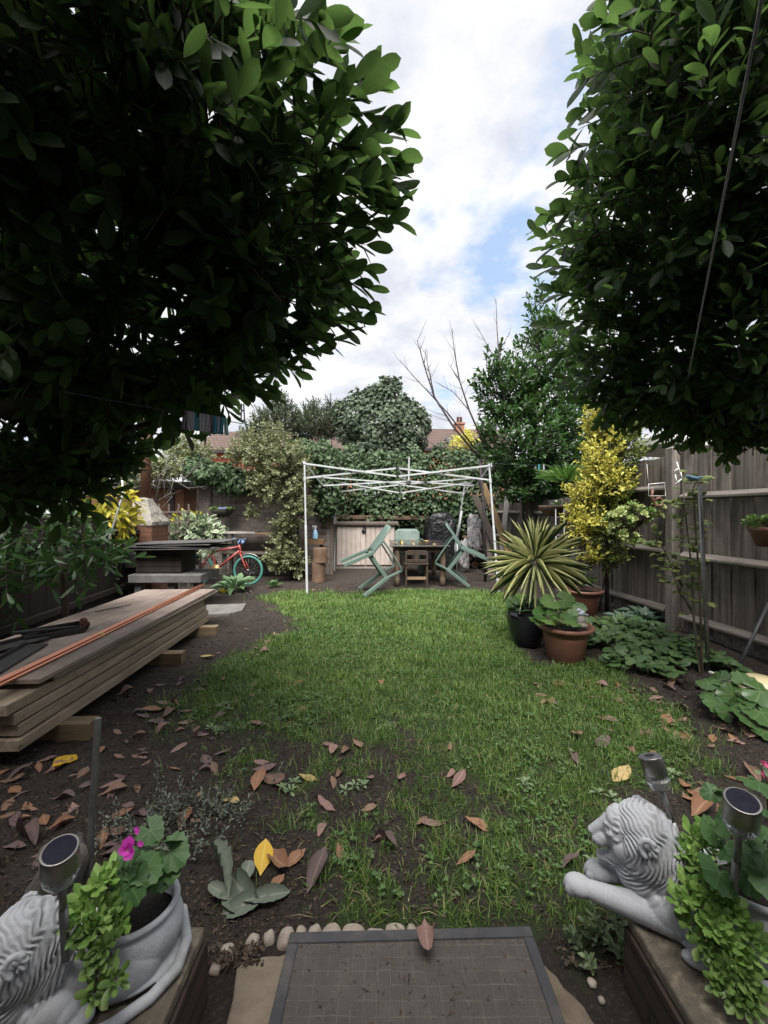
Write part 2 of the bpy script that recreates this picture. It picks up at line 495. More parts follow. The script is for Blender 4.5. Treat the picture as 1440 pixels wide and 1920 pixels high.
G['gold_green'] = leafmat('green leaf of golden shrub', (.035, .075, .018), (.13, .19, .03), .45, .25, margin=(.32, .32, .06), mwidth=.72)
G['yellow'] = leafmat('yellow autumn leaf', (.30, .30, .03), (.5, .42, .03), .5, .35)
G['sword_var'] = leafmat('striped sword leaf', (.035, .085, .035), (.07, .13, .05), .38, .12, margin=(.64, .64, .34), mwidth=.42, spec=.4)
G['sword_green'] = leafmat('green sword leaf', (.09, .19, .04), (.17, .28, .07), .4, .25)
G['hosta'] = leafmat('pale variegated leaf', (.13, .2, .10), (.2, .27, .15), .45, .25, margin=(.46, .5, .36), mwidth=.6)
G['dock'] = leafmat('dock leaf', (.075, .15, .06), (.11, .19, .085), .42, .25, rib=(.25, .32, .2))
G['ground_cover'] = leafmat('ground cover leaf', (.04, .09, .03), (.09, .16, .05), .5, .25, rib=(.12, .18, .08))
G['comfrey'] = leafmat('blue green leaf', (.05, .10, .06), (.10, .165, .11), .5, .22, rib=(.16, .22, .15))
G['bergenia'] = leafmat('broad glossy leaf', (.045, .10, .03), (.08, .15, .05), .33, .22, rib=(.14, .2, .08))
G['sedum'] = leafmat('succulent leaf', (.17, .32, .065), (.33, .5, .15), .45, .2, rib=None)
G['sedum_dark'] = leafmat('green succulent leaf', (.11, .2, .05), (.2, .3, .085), .45, .2)
G['sedum_pale'] = leafmat('pale succulent leaf', (.30, .38, .13), (.48, .53, .24), .5, .2)
G['geranium'] = leafmat('geranium leaf', (.05, .125, .035), (.09, .18, .06), .5, .3, rib=(.12, .22, .09))
G['petal'] = leafmat('pink petal', (.55, .03, .42), (.75, .07, .58), .5, .35)
G['petal_red'] = leafmat('red pink petal', (.6, .05, .18), (.7, .12, .3), .5, .3)
G['silver'] = leafmat('silvery leaf', (.12, .15, .115), (.22, .25, .2), .7, .2, rib=(.3, .32, .28))
G['weed'] = leafmat('pale weed leaf', (.16, .24, .12), (.26, .33, .18), .5, .3)
G['rose'] = leafmat('rose leaf', (.08, .13, .04), (.26, .3, .09), .45, .3, rib=(.15, .2, .07))
F = {}
F['tan'] = leafmat('tan dead leaf', (.16, .095, .065), (.29, .18, .125), .65, .1, rib=(.36, .25, .18), spots=(.11, .05, .032), rand_obj=True, bump=.5)
F['pink'] = leafmat('pinkish dead leaf', (.21, .12, .105), (.33, .2, .175), .65, .1, rib=(.4, .28, .24), spots=(.13, .075, .065), rand_obj=True, bump=.5)
F['dark'] = leafmat('purple brown dead leaf', (.115, .075, .075), (.17, .11, .105), .6, .08, rib=(.25, .17, .16), spots=(.06, .04, .04), rand_obj=True, bump=.5)
F['yellow'] = leafmat('bright yellow dead leaf', (.62, .36, .02), (.7, .45, .03), .5, .2, rib=(.75, .55, .1), rand_obj=True)
F['straw'] = leafmat('straw coloured dead leaf', (.48, .36, .13), (.58, .44, .2), .6, .15, rib=(.6, .5, .28), spots=(.3, .13, .05), rand_obj=True, bump=.3)
F['orange'] = leafmat('orange dead leaf', (.22, .11, .06), (.32, .165, .095), .65, .12, rib=(.4, .26, .17), spots=(.18, .07, .035), rand_obj=True, bump=.4)

G['statue'] = mat('weathered grey painted statue', (.52, .53, .565), (.42, .43, .465), .8, 9, stain=(.16, .165, .15), stain_amt=.6, bump=.6, bscale=240, bd=.002)
t = G['statue'].node_tree; b = [n for n in t.nodes if n.type == 'BSDF_PRINCIPLED'][0]
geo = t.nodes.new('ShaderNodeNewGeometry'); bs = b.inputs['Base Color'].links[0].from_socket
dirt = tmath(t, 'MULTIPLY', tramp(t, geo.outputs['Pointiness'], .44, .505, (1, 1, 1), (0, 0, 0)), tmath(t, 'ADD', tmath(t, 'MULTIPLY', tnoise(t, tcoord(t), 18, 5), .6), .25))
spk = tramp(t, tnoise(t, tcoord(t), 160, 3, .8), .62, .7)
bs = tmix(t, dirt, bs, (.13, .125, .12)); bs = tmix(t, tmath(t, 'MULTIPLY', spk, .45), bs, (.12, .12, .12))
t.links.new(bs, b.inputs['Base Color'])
G['soil'] = mat('potting soil', (.028, .02, .016), (.012, .009, .007), .95, 60, bump=1, bscale=90, bd=.01)
G['steel'] = mat('brushed steel', (.40, .385, .37), (.27, .26, .25), .42, 20, metal=1, bump=.1)
G['steel_dull'] = mat('dull steel stake', (.30, .30, .30), (.18, .18, .18), .45, 20, metal=.8, bump=.15)
G['solar'] = mat('dark solar panel', (.02, .02, .035), (.035, .035, .05), .15, 20, bump=0, coat=.6)
G['black_rubber'] = mat('mat rubber', (.054, .055, .062), (.036, .036, .041), .8, 12, stain=(.13, .115, .1), stain_amt=.5, bump=.5, bscale=150)
G['mat_weave'] = None
G['slab'] = mat('paving slab', (.235, .195, .145), (.14, .112, .082), .9, 7, stain=(.09, .065, .045), stain_amt=.75, bump=.5, bscale=120)
G['slab_grey'] = mat('grey stone slab', (.19, .18, .17), (.12, .115, .11), .85, 8, stain=(.1, .09, .08), bump=.4)
G['cobble'] = mat('cobble stone', (.36, .31, .26), (.25, .205, .17), .8, 30, stain=(.14, .11, .09), bump=.3, rand=True)
G['wallbrick'] = brickmat('dark brown wall brick', (.075, .05, .042), (.05, .036, .03), (.035, .028, .024), .22, .068, .009, stain=(.04, .04, .028))
G['coping'] = mat('weathered coping stone', (.15, .125, .095), (.075, .062, .048), .9, 26, stain=(.36, .31, .22), stain_amt=.75, bump=.8, bscale=110)
G['fence'] = wood('weathered fence board', (.225, .197, .176), (.082, .069, .061), 'z', .85, 80, stain=(.07, .062, .06), stain_amt=.6)
G['rail'] = wood('weathered fence rail', (.26, .235, .215), (.165, .145, .13), 'y', .85, 120, stain=(.1, .09, .08))
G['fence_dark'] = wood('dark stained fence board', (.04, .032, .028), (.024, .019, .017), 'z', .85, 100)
G['shed'] = wood('dark shed boards', (.32, .275, .25), (.2, .17, .155), 'x', .85, 90, stain=(.03, .024, .022))
G['plank'] = wood('sawn timber', (.40, .32, .245), (.235, .185, .135), 'x', .75, 90, stain=(.16, .12, .085), stain_amt=.65, bump=.4, lichen=(.13, .1, .075), knots=True)
G['plank_grey'] = wood('greyed timber sheet', (.34, .275, .235), (.24, .19, .16), 'x', .75, 100, stain=(.13, .1, .085), stain_amt=.7, bump=.2)
G['ply_edge'] = wood('dark plywood edge', (.16, .13, .105), (.10, .08, .065), 'x', .75, 160)
G['copper'] = mat('copper pipe', (.78, .36, .235), (.66, .29, .19), .34, 10, metal=.75, bump=.05)
G['tape'] = mat('yellow tape', (.7, .62, .03), (.6, .5, .03), .4, 10, bump=0)
G['black_metal'] = mat('black painted metal', (.022, .022, .024), (.03, .026, .024), .5, 12, bump=.2)
G['rust'] = mat('rusty metal', (.16, .07, .035), (.085, .04, .025), .8, 18, stain=(.05, .03, .022), bump=.6)
G['concrete'] = mat('rough concrete', (.31, .285, .25), (.2, .185, .16), .95, 8, stain=(.12, .11, .095), bump=.8, bscale=45, bd=.01)
G['concrete_dark'] = mat('dirty concrete', (.15, .145, .145), (.09, .087, .087), .9, 7, stain=(.04, .04, .038), bump=.5)
G['brick_red'] = brickmat('warm brick', (.25, .115, .07), (.2, .085, .055), (.14, .1, .075), .21, .07, .01, stain=(.1, .055, .04))
G['brick_far'] = brickmat('orange house brick', (.46, .21, .12), (.38, .16, .095), (.36, .25, .19), .225, .075, .012)
G['render_red'] = mat('orange red brick wall', (.48, .12, .065), (.4, .1, .055), .8, 3, bump=.2)
G['tile_roof'] = brickmat('brown roof tiles', (.14, .095, .08), (.105, .075, .065), (.05, .035, .03), .26, .2, .02)
G['felt'] = mat('dark roofing sheet', (.075, .07, .072), (.042, .04, .042), .75, 6, stain=(.13, .12, .11), bump=.4)
G['white_metal'] = mat('white painted steel', (.56, .58, .60), (.46, .48, .5), .45, 8, stain=(.25, .23, .2), stain_amt=.5, bump=.1)
G['joint'] = mat('black plastic joint', (.03, .03, .03), None, .5, 10, bump=0)
G['green_plastic'] = mat('green plastic chair', (.115, .17, .145), (.09, .135, .115), .5, 5, stain=(.07, .1, .085), stain_amt=.5, bump=.1)
G['dark_wood'] = wood('dark wet table wood', (.075, .055, .042), (.045, .032, .026), 'z', .5, 90)
G['table_top'] = mat('wet dark table top', (.03, .026, .026), (.045, .038, .036), .16, 6, bump=.1)
G['shed_paint'] = wood('faded beige painted wood', (.68, .595, .54), (.58, .5, .45), 'z', .75, 60, stain=(.3, .24, .2), stain_amt=.35, bump=.2)
G['black_bag'] = mat('black plastic sheet', (.012, .012, .014), (.02, .02, .023), .22, 8, bump=.6, bscale=14, bd=.05)
G['white_bag'] = mat('crumpled grey white plastic', (.45, .44, .45), (.2, .19, .19), .4, 12, stain=(.06, .055, .055), stain_amt=.8, bump=.7, bscale=30, bd=.03)
G['log'] = mat('log wood', (.16, .095, .058), (.08, .05, .033), .85, 14, stretch=(1, 1, .25), bump=.6, rand=True)
G['board_grey'] = wood('old grey board', (.17, .14, .12), (.11, .09, .075), 'z', .85, 90)
G['board_pale'] = wood('pale wet board', (.36, .24, .13), (.26, .17, .09), 'z', .7, 90)
G['board_white'] = wood('flaking white board', (.5, .48, .45), (.33, .31, .29), 'z', .8, 70)
G['terracotta'] = mat('terracotta plastic pot', (.205, .092, .064), (.17, .076, .054), .5, 6, stain=(.2, .12, .09), stain_amt=.4, bump=.15)
G['black_glaze'] = mat('black glazed pot', (.010, .010, .016), (.014, .014, .02), .16, 5, bump=.05, coat=.6)
G['red_paint'] = mat('red bicycle paint', (.36, .05, .047), (.27, .042, .038), .45, 8, bump=0, coat=.3)
G['teal'] = mat('teal tyre', (.05, .22, .185), (.04, .17, .145), .6, 8, bump=.2)
G['blue_paint'] = mat('blue handlebar', (.12, .22, .5), (.3, .4, .6), .35, 30, bump=0)
G['chain_gold'] = mat('dull gold chainring', (.3, .22, .09), (.2, .14, .06), .4, 20, metal=.6, bump=.1)
G['rubber'] = mat('black rubber', (.02, .02, .02), None, .7, 10, bump=.2)
G['peg_grey'] = mat('grey plastic peg', (.6, .58, .64), (.5, .49, .54), .45, 10, bump=0)
G['peg_blue'] = mat('blue plastic peg', (.08, .4, .52), (.07, .33, .45), .45, 10, bump=0)
G['peg_teal'] = mat('teal plastic peg', (.45, .75, .75), (.4, .7, .7), .45, 10, bump=0)
G['peg_white'] = mat('pale lilac plastic peg', (.55, .55, .66), (.5, .5, .6), .45, 10, bump=0)
G['peg_dark'] = mat('dark plum plastic peg', (.26, .2, .28), (.2, .16, .22), .45, 10, bump=0)
G['rope'] = mat('grey washing line', (.28, .28, .29), (.2, .2, .21), .7, 60, bump=.4, bscale=300)
G['cable'] = mat('thin dark line', (.05, .06, .07), None, .6, 10, bump=0)
G['white_wire'] = mat('white coated wire', (.75, .75, .75), (.65, .65, .65), .4, 10, bump=0)
G['cream'] = mat('cream plastic', (.66, .56, .33), (.58, .48, .28), .45, 8, bump=.1)
G['white_wood'] = mat('off white batten', (.62, .60, .52), (.5, .48, .4), .6, 12, bump=.2)
G['blue_bird'] = mat('blue ornament', (.2, .36, .48), (.15, .28, .4), .5, 15, bump=.1)
G['bottle'] = mat('pale blue spray bottle', (.35, .55, .75), (.3, .5, .7), .25, 12, bump=0)
G['bottle_cap'] = mat('white trigger', (.75, .75, .75), None, .4, 10, bump=0)
G['white_roof'] = mat('white roof panel', (.75, .74, .72), (.68, .67, .65), .6, 4, bump=.1)
G['window'] = mat('dark window glass', (.03, .04, .05), None, .08, 4, bump=0)
G['basket'] = mat('dark basket moss', (.05, .05, .035), (.03, .028, .02), .95, 30, bump=1, bscale=60, bd=.02)
g, t, b, o = newmat('clear glass')
b.inputs['Transmission Weight'].default_value = .85; b.inputs['Roughness'].default_value = .12; b.inputs['IOR'].default_value = 1.4
b.inputs['Base Color'].default_value = (.8, .82, .85, 1)
tbump(t, b, tnoise(t, tcoord(t), 120, 2), .4, .003)
G['glass'] = g
# ribbed door mat: a fine grid of raised lines
g, t, b, o = newmat('ribbed mat weave')
v = tcoord(t)
sp = t.nodes.new('ShaderNodeSeparateXYZ'); t.links.new(v, sp.inputs[0])
def lines(axis, pitch, lo, hi):
    f = tmath(t, 'FRACT', tmath(t, 'MULTIPLY', axis, 1 / pitch))
    return tramp(t, tmath(t, 'ABSOLUTE', tmath(t, 'SUBTRACT', f, .5)), lo, hi)
wob = tmath(t, 'MULTIPLY', tmath(t, 'SUBTRACT', tnoise(t, v, 7, 4), .5), .016)
lx = lines(tmath(t, 'ADD', sp.outputs[0], wob), .034, .42, .49); ly = lines(tmath(t, 'ADD', sp.outputs[1], wob), .034, .42, .49)
fx = lines(sp.outputs[0], .0057, .2, .45)
gridv = tmath(t, 'MAXIMUM', lx, ly)
n1 = tramp(t, tnoise(t, v, 9, 6, .7), .3, .75)
base = tmix(t, n1, (.055, .049, .046), (.10, .086, .076))
base = tmix(t, tmath(t, 'MULTIPLY', tmath(t, 'MULTIPLY', gridv, .75), tmath(t, 'ADD', tmath(t, 'MULTIPLY', tramp(t, tnoise(t, v, 22, 5, .7), .35, .7), .8), .1)), base, (.19, .165, .145))
base = tmix(t, tramp(t, tnoise(t, v, 150, 3, .8), .66, .72), base, (.26, .23, .2))
base = tmix(t, tmath(t, 'MULTIPLY', fx, .35), base, (.015, .014, .014))
t.links.new(base, b.inputs['Base Color']); b.inputs['Roughness'].default_value = .85
tbump(t, b, tmath(t, 'ADD', gridv, tmath(t, 'MULTIPLY', tnoise(t, v, 200, 3), .6)), .5, .003)
G['mat_weave'] = g
# ------------------------------------------------------------------ ground
LAWN_PX = [(470, 1122), (560, 1108), (640, 1118), (760, 1104), (900, 1106), (985, 1118), (960, 1215), (1010, 1248), (1110, 1248), (1190, 1275), (1290, 1345), (1265, 1420), (1235, 1560), (1190, 1690),
           (1172, 1770), (1110, 1815), (1035, 1790), (1000, 1748), (760, 1738), (560, 1716), (505, 1640), (430, 1570), (400, 1480), (375, 1420), (345, 1325), (365, 1262), (450, 1225), (520, 1190), (560, 1160)]
LAWN = np.array([tuple(gr(*p))[:2] for p in LAWN_PX])
def poly_sd(P, poly):
    """signed distance to a polygon, positive inside"""
    a = poly; b = np.roll(poly, -1, 0)
    d = np.full(len(P), 1e9); ins = np.zeros(len(P), bool)
    for (x0, y0), (x1, y1) in zip(a, b):
        e = np.array([x1 - x0, y1 - y0]); wv = P - (x0, y0)
        t = np.clip((wv @ e) / (e @ e), 0, 1)
        d = np.minimum(d, np.linalg.norm(wv - t[:, None] * e, axis=1))
        c = ((y0 <= P[:, 1]) != (y1 <= P[:, 1]))
        with np.errstate(divide='ignore', invalid='ignore'):
            xi = x0 + (P[:, 1] - y0) * (x1 - x0) / (y1 - y0 if y1 != y0 else 1e-9)
        ins ^= c & (P[:, 0] < xi)
    return np.where(ins, d, -d)
from mathutils import noise as mnoise
def vnoise(P, s, off=0.0, oct_=3):
    return np.array([mnoise.fractal(Vector((x * s + off, y * s - off, off)), 1.0, 2.1, oct_) for x, y in P])
def lawn_density(P):
    sd = poly_sd(P, LAWN)
    n1 = vnoise(P, 1.6, 3.7); n2 = vnoise(P, 5.0, 9.1)
    edge = np.clip((sd + .16 + .22 * n1 + .1 * n2) / .3, 0, 1)
    n3 = vnoise(P, 13.0, 4.4, 2)
    worn = np.clip((2.9 - P[:, 1]) / 1.1, 0, 1) * np.clip((.95 - P[:, 0]) / .8, .3, 1) * .72 + np.clip((-.25 - P[:, 0]) / .7, 0, 1) * np.clip((3.6 - P[:, 1]) / 1.2, 0, 1) * .2
    patch = np.clip(1 - worn + .45 * n1 * (.15 + worn) + .75 * n2 * (.2 + worn) + .8 * n3 * (.12 + worn), 0.10, 1)
    return edge * patch
def bumps(P):
    flat = np.clip((P[:, 1] - 1.22) / .25, 0, 1) * np.clip((8.5 - P[:, 1]) / 2, 0, 1)
    return (vnoise(P, 2.2, 1.3, 4) * .022 + vnoise(P, 14, 5.3, 3) * .010) * flat
xs = np.concatenate((np.array([-300, -120, -60, -30, -18, -12, -9, -7]), np.arange(-5.5, -3.2, .12), np.arange(-3.2, 3.4, .032), np.arange(3.4, 5, .12), np.array([6, 9, 14, 30, 60, 120, 300])))
ys = np.concatenate((np.array([-300, -120, -40, -15, -6, -2, -.5, 0, .4, .8]), np.arange(1.0, 3.6, .028), np.arange(3.6, 7.2, .05), np.arange(7.2, 10, .15), np.array([11, 13, 16, 22, 40, 80, 150, 400])))
gx, gy = np.meshgrid(xs, ys); PG = np.stack((gx.ravel(), gy.ravel()), 1)
near = (np.abs(PG[:, 0]) < 5.6) & (PG[:, 1] > .3) & (PG[:, 1] < 10)
gz = np.zeros(len(PG)); gz[near] = bumps(PG[near])
den = np.zeros(len(PG)); den[near] = lawn_density(PG[near])
nx_, ny_ = len(xs), len(ys)
ii, jj = np.meshgrid(np.arange(nx_ - 1), np.arange(ny_ - 1)); a0 = (jj * nx_ + ii).ravel()
gm = bpy.data.meshes.new('ground')
gm.from_pydata(np.c_[PG, gz].tolist(), [], np.stack((a0, a0 + 1, a0 + nx_ + 1, a0 + nx_), 1).tolist())
ga = gm.attributes.new('grass', 'FLOAT', 'POINT'); ga.data.foreach_set('value', den.astype(np.float32))
gm.polygons.foreach_set('use_smooth', np.ones(len(gm.polygons), bool))
m, t, b, o = newmat('garden earth and moss')
v = tcoord(t)
at_ = t.nodes.new('ShaderNodeAttribute'); at_.attribute_name = 'grass'
soil = tmix(t, tramp(t, tnoise(t, v, 5, 8, .75), .3, .7), (.022, .017, .0145), (.052, .041, .034))
soil = tmix(t, tramp(t, tnoise(t, v, 70, 4, .7), .52, .72), soil, (.10, .082, .066))
moss = tmix(t, tramp(t, tnoise(t, v, 30, 5, .7), .3, .7), (.020, .042, .010), (.055, .09, .022))
gf = tmath(t, 'ADD', at_.outputs['Fac'], tmath(t, 'MULTIPLY', tmath(t, 'SUBTRACT', tnoise(t, v, 16, 5, .7), .5), 1.0))
base = tmix(t, tramp(t, gf, .25, .75), soil, moss)
t.links.new(base, b.inputs['Base Color']); b.inputs['Roughness'].default_value = .85; b.inputs['Specular IOR Level'].default_value = .35
tbump(t, b, tmath(t, 'ADD', tnoise(t, v, 45, 6, .75), tmath(t, 'MULTIPLY', tnoise(t, v, 12, 4), .8)), 1.0, .03)
tag(link('ground', gm, m), kind='structure')
def ground_z(x, y):
    return float(bumps(np.array([[x, y]]))[0])

# grass blades
def scatter_grass(n, lo, hi, seedoff=0):
    P = np.c_[RNG.uniform(LAWN[:, 0].min() - .3, LAWN[:, 0].max() + .3, n), RNG.uniform(lo, hi, n)]
    d = lawn_density(P)
    return P[RNG.random(n) < d ** 1.3], d
grs = Leaves(); straw = Leaves()
for n, lo, hi, Lr, Wr in ((66000, 1.27, 2.4, (.025, .07), (.0011, .0021)), (70000, 2.4, 4.0, (.025, .062), (.0016, .0028)), (76000, 4.0, 6.7, (.03, .065), (.0024, .004))):
    P, d = scatter_grass(n, lo, hi)
    k = len(P)
    cl = vnoise(P, 7, 2.2, 2)
    z = bumps(P)
    th = RNG.random(k) * 6.283; tilt = np.abs(RNG.normal(0, .55, k)) + .1
    D = np.c_[np.cos(th) * np.sin(tilt), np.sin(th) * np.sin(tilt), np.cos(tilt)]
    Nn = np.c_[np.cos(th) * -np.cos(tilt), np.sin(th) * -np.cos(tilt), np.sin(tilt)]
    Lb = RNG.uniform(*Lr, k) * (1 + .5 * cl.clip(-.8, .8))
    pale = (RNG.random(k) < .05)
    r = np.clip(.42 + .4 * vnoise(P, 1.1, 6.0, 2) + .35 * vnoise(P, 6, 8.0, 2) + RNG.normal(0, .22, k), 0, 1)
    dead = RNG.random(k) < .06
    (straw if True else grs).add(np.c_[P[dead], z[dead]], D[dead] * [1.6, 1.6, .35], Nn[dead], Lb[dead] * 1.2, RNG.uniform(*Wr, dead.sum()))
    grs.add(np.c_[P, z - .004], D, Nn, Lb * (1 + .35 * vnoise(P, 3, 1.2, 2)), RNG.uniform(*Wr, k), r)
g = grs.build('lawn_grass', T_BLADE, G['grass'])
tag(g, 'worn lawn of short green grass', 'grass', kind='stuff')

P, d = scatter_grass(12000, 1.35, 5.0)
keep = vnoise(P, 2.6, 12.5, 3) > .12; P = P[keep]; k = len(P)
clv = Leaves(); th = RNG.random(k) * 6.283
for q in range(3):
    clv.add(np.c_[P, bumps(P) + .012 + .02 * RNG.random(k)], np.c_[np.cos(th + q * 2.1), np.sin(th + q * 2.1), RNG.normal(.15, .15, k)], np.c_[RNG.normal(0, .25, (k, 2)), np.ones(k)], RNG.uniform(.009, .02, k), RNG.uniform(.004, .009, k))
g = clv.build('lawn_weeds', T_ELL, leafmat('clover leaf', (.05, .115, .03), (.12, .2, .06), .5, .25))
tag(g, 'low clover and small broad weeds growing through the lawn', 'weeds', kind='stuff')
g = straw.build('dead_grass', T_BLADE, leafmat('straw blade', (.2, .16, .08), (.34, .28, .15), .7, .15))
tag(g, 'dead straw coloured grass blades among the green lawn', 'grass', kind='stuff')
# crumbs of earth, bits of twig and leaf on the bare soil
P = np.c_[RNG.uniform(-2.2, 3.2, 95000), 1.15 + 6.2 * RNG.random(95000) ** 1.8]
P = P[(RNG.random(len(P)) > lawn_density(P) * 1.1) & ((np.abs(P[:, 0] - .08) > .41 + .04 * RNG.random(len(P))) | (P[:, 1] > 1.25))]
k = len(P); th = RNG.random(k) * 6.283; dz = RNG.normal(0, .45, k)
deb = Leaves()
deb.add(np.c_[P, np.where((np.abs(P[:, 0]) < .56) & (P[:, 1] < 1.2), .0215, bumps(P) + .002)], np.c_[np.cos(th), np.sin(th), dz], np.c_[RNG.normal(0, .5, (k, 2)), np.ones(k)], RNG.gamma(2.2, .0048, k) + .003, RNG.uniform(.0012, .006, k))
PM = np.c_[RNG.uniform(-.28, .44, 420), RNG.uniform(.95, 1.21, 420)]; th = RNG.random(420) * 6.283
deb.add(np.c_[PM, np.full(420, .0305)], np.c_[np.cos(th), np.sin(th), RNG.normal(0, .2, 420)], (0, 0, 1), RNG.gamma(2, .003, 420) + .002, RNG.uniform(.0008, .0028, 420), RNG.uniform(.3, 1, 420))
g = deb.build('soil_debris', T_DIAMOND, leafmat('soil crumbs', (.02, .015, .012), (.115, .085, .066), .9, 0, spec=.2), smooth=False)
tag(g, 'crumbs of earth and shredded leaf litter on the bare soil', 'debris', kind='stuff')

# ------------------------------------------------------------------ path slabs, cobbles, mat
def slab(px_poly, z0, z1, name, mat_, jit=.006):
    mb = MB(); pts = []
    P = [tuple(gr(x, y, z1))[:2] for x, y in px_poly]
    for (x0, y0), (x1, y1) in zip(P, P[1:] + P[:1]):
        for k in range(6):
            f = k / 6
            pts.append((x0 + (x1 - x0) * f + random.uniform(-jit, jit), y0 + (y1 - y0) * f + random.uniform(-jit, jit)))
    mb.prism(pts, z0, z1)
    return mb.build(name, mat_, bevel=.006)
tag(slab([(447, 1800), (545, 1785), (700, 1785), (700, 2600), (300, 2600)], -.03, .018, 'path', G['slab']), kind='structure')
tag(slab([(708, 1785), (1000, 1790), (1030, 1815), (1130, 1935), (1300, 2600), (708, 2600)], -.03, .019, 'path', G['slab']), kind='structure')

matt = thing('door_mat', 'dark rubber framed door mat with ribbed square grid on the paving slabs', 'door mat', (.083, 0, .021))
mw0, mw1, y0, y1 = -.40, .372, .70, 1.222
fr = MB(); fw = .031
mp = [(-.366, y1), (.364, y1 + .018), (.372, y0), (-.374, y0)]
fr.bar((mp[0][0], mp[0][1] - fw / 2, .007), (mp[1][0], mp[1][1] - fw / 2, .007), fw, .014)
fr.bar((mp[3][0], mp[3][1] + fw / 2, .007), (mp[2][0], mp[2][1] + fw / 2, .007), fw, .014)
fr.bar((mp[0][0] + fw / 2, mp[0][1] - fw - .0005, .007), (mp[3][0] + fw / 2, mp[3][1] + fw + .0005, .007), fw, .0138)
fr.bar((mp[1][0] - fw / 2, mp[1][1] - fw - .0005, .007), (mp[2][0] - fw / 2, mp[2][1] + fw + .0005, .007), fw, .0138)
fr.build('rim', G['black_rubber'], matt, bevel=.004)
wv = MB()
wv.prism([(mp[0][0] + fw - .001, mp[0][1] - fw + .001), (mp[1][0] - fw + .001, mp[1][1] - fw + .001), (mp[2][0] - fw + .001, mp[2][1] + fw), (mp[3][0] + fw - .001, mp[3][1] + fw)], 0.001, .0085)
wv.build('ribbed_panel', G['mat_weave'], matt)

def stone_mesh(seed, rx, ry, rz):
    bm = bmesh.new(); bmesh.ops.create_icosphere(bm, subdivisions=3, radius=1)
    for v in bm.verts:
        n = mnoise.noise(v.co * 1.3 + Vector((seed * 3.1, 0, 0))) * .22
        k = v.co * (1 + n)
        s_ = lambda q: math.copysign(abs(q) ** .8, q)
        v.co = Vector((s_(k.x) * rx, s_(k.y) * ry, s_(k.z) * rz))
    me = bpy.data.meshes.new('edging_stone'); bm.to_mesh(me); bm.free()
    me.polygons.foreach_set('use_smooth', np.ones(len(me.polygons), bool))
    return me
COB = [(474, 1762, 13, 11, 'small grey'), (505, 1755, 11, 9, 'small brown'), (537, 1757, 15, 17, 'tall tan'), (564, 1748, 11, 12, 'narrow cream'), (590, 1748, 13, 14, 'round brown'), (621, 1749, 18, 13, 'pale speckled'), (661, 1749, 24, 14, 'longest pale'), (705, 1752, 20, 13, 'reddish brown'), (741, 1746, 20, 14, 'pale grey'), (772, 1748, 10, 12, 'half hidden tan')]
for i, (px, py, rx, ry, d) in enumerate(COB):
    p = gr(px, py, .01)
    k = p.y / FPX
    o = link('edging_stone', stone_mesh(i, rx * k, max(ry, 12) * k * 1.1, .028), G['cobble'])
    o.location = (p.x, p.y, random.uniform(-.009, .002)); o.rotation_euler = (0, 0, random.uniform(-.3, .3))
    tag(o, d + ' cobblestone in the row between the door mat and the lawn', 'cobblestone', 'cobblestones edging the path')
for i, (px, py, s, d) in enumerate([(424, 1790, 13, 'grey lump of stone beside the left planter wall'), (403, 1822, 10, 'small pale stone in the soil by the left planter wall'), (1110, 1848, 8, 'small cream stone in the soil beside the right planter wall'), (1128, 1880, 6, 'tiny pale stone below the right planter wall')]):
    p = gr(px, py, .0); k = p.y / FPX
    o = link('loose_stone', stone_mesh(20 + i, s * k, s * k, s * k * .8), G['cobble']); o.location = (p.x, p.y, .006)
    tag(o, d, 'stone')

# ------------------------------------------------------------------ low planter walls with copings
def planter_wall(label, x0, x1, y0, y1, h):
    th_ = thing('planter_wall', label, 'wall', (x0, y1, 0))
    sx = 1 if x1 > x0 else -1
    mb = MB(); W_ = abs(x1 - x0)
    mb.box((sx * W_ / 2, -(y1 - y0) / 2, (h - .035) / 2 - .02), (W_, y1 - y0, h - .035 + .04))
    mb.build('brickwork', G['wallbrick'], th_, bevel=.004)
    cp = MB(); L = (y1 - y0)
    n = 3
    for k in range(n):
        a = -L * k / n - .002; b_ = -L * (k + 1) / n + .002
        cp.box((sx * (.15 + .008), (a + b_) / 2, h - .0165), (.30, b_ - a if b_ > a else a - b_, .033))
    cp.build('coping', G['coping'], th_, bevel=.007)
    s_ = MB(); s_.box((sx * (.31 + (W_ - .31) / 2 + .004), -L / 2, h - .02), (W_ - .32, L - .01, .03)); s_.build('soil', G['soil'], th_)
    return th_
planter_wall('low dark brick wall with worn coping under the right lion', .658, 1.75, .1, 1.115, .2)
planter_wall('low brick wall with stone coping under the left lion', -.468, -1.6, .1, 1.08, .2)

# ------------------------------------------------------------------ unseen house wall, added behind the viewpoint to shade the near garden
hw = thing('shade_house_wall', 'unseen house wall added behind the viewpoint to darken the near garden', 'house', (0, -.75, 0))
mb = MB(); mb.box((-3.2, -.15, 1.9), (5.2, .3, 3.8)); mb.box((3.2, -.15, 1.9), (5.2, .3, 3.8)); mb.box((0, -.15, 3.0), (1.2, .3, 1.6)); mb.build('wall', mat('pebble dash', (.38, .36, .33), (.3, .28, .26), .9, 30, bump=.6), hw)
mb = MB(); mb.box((0, -.2, 1.1), (1.19, .06, 2.19)); mb.build('door', mat('door paint', (.5, .5, .5), None, .4, 5), hw)
mb = MB(); mb.box((0, .1, 3.85), (11.8, .9, .1)); mb.build('eaves', G['black_metal'], hw)

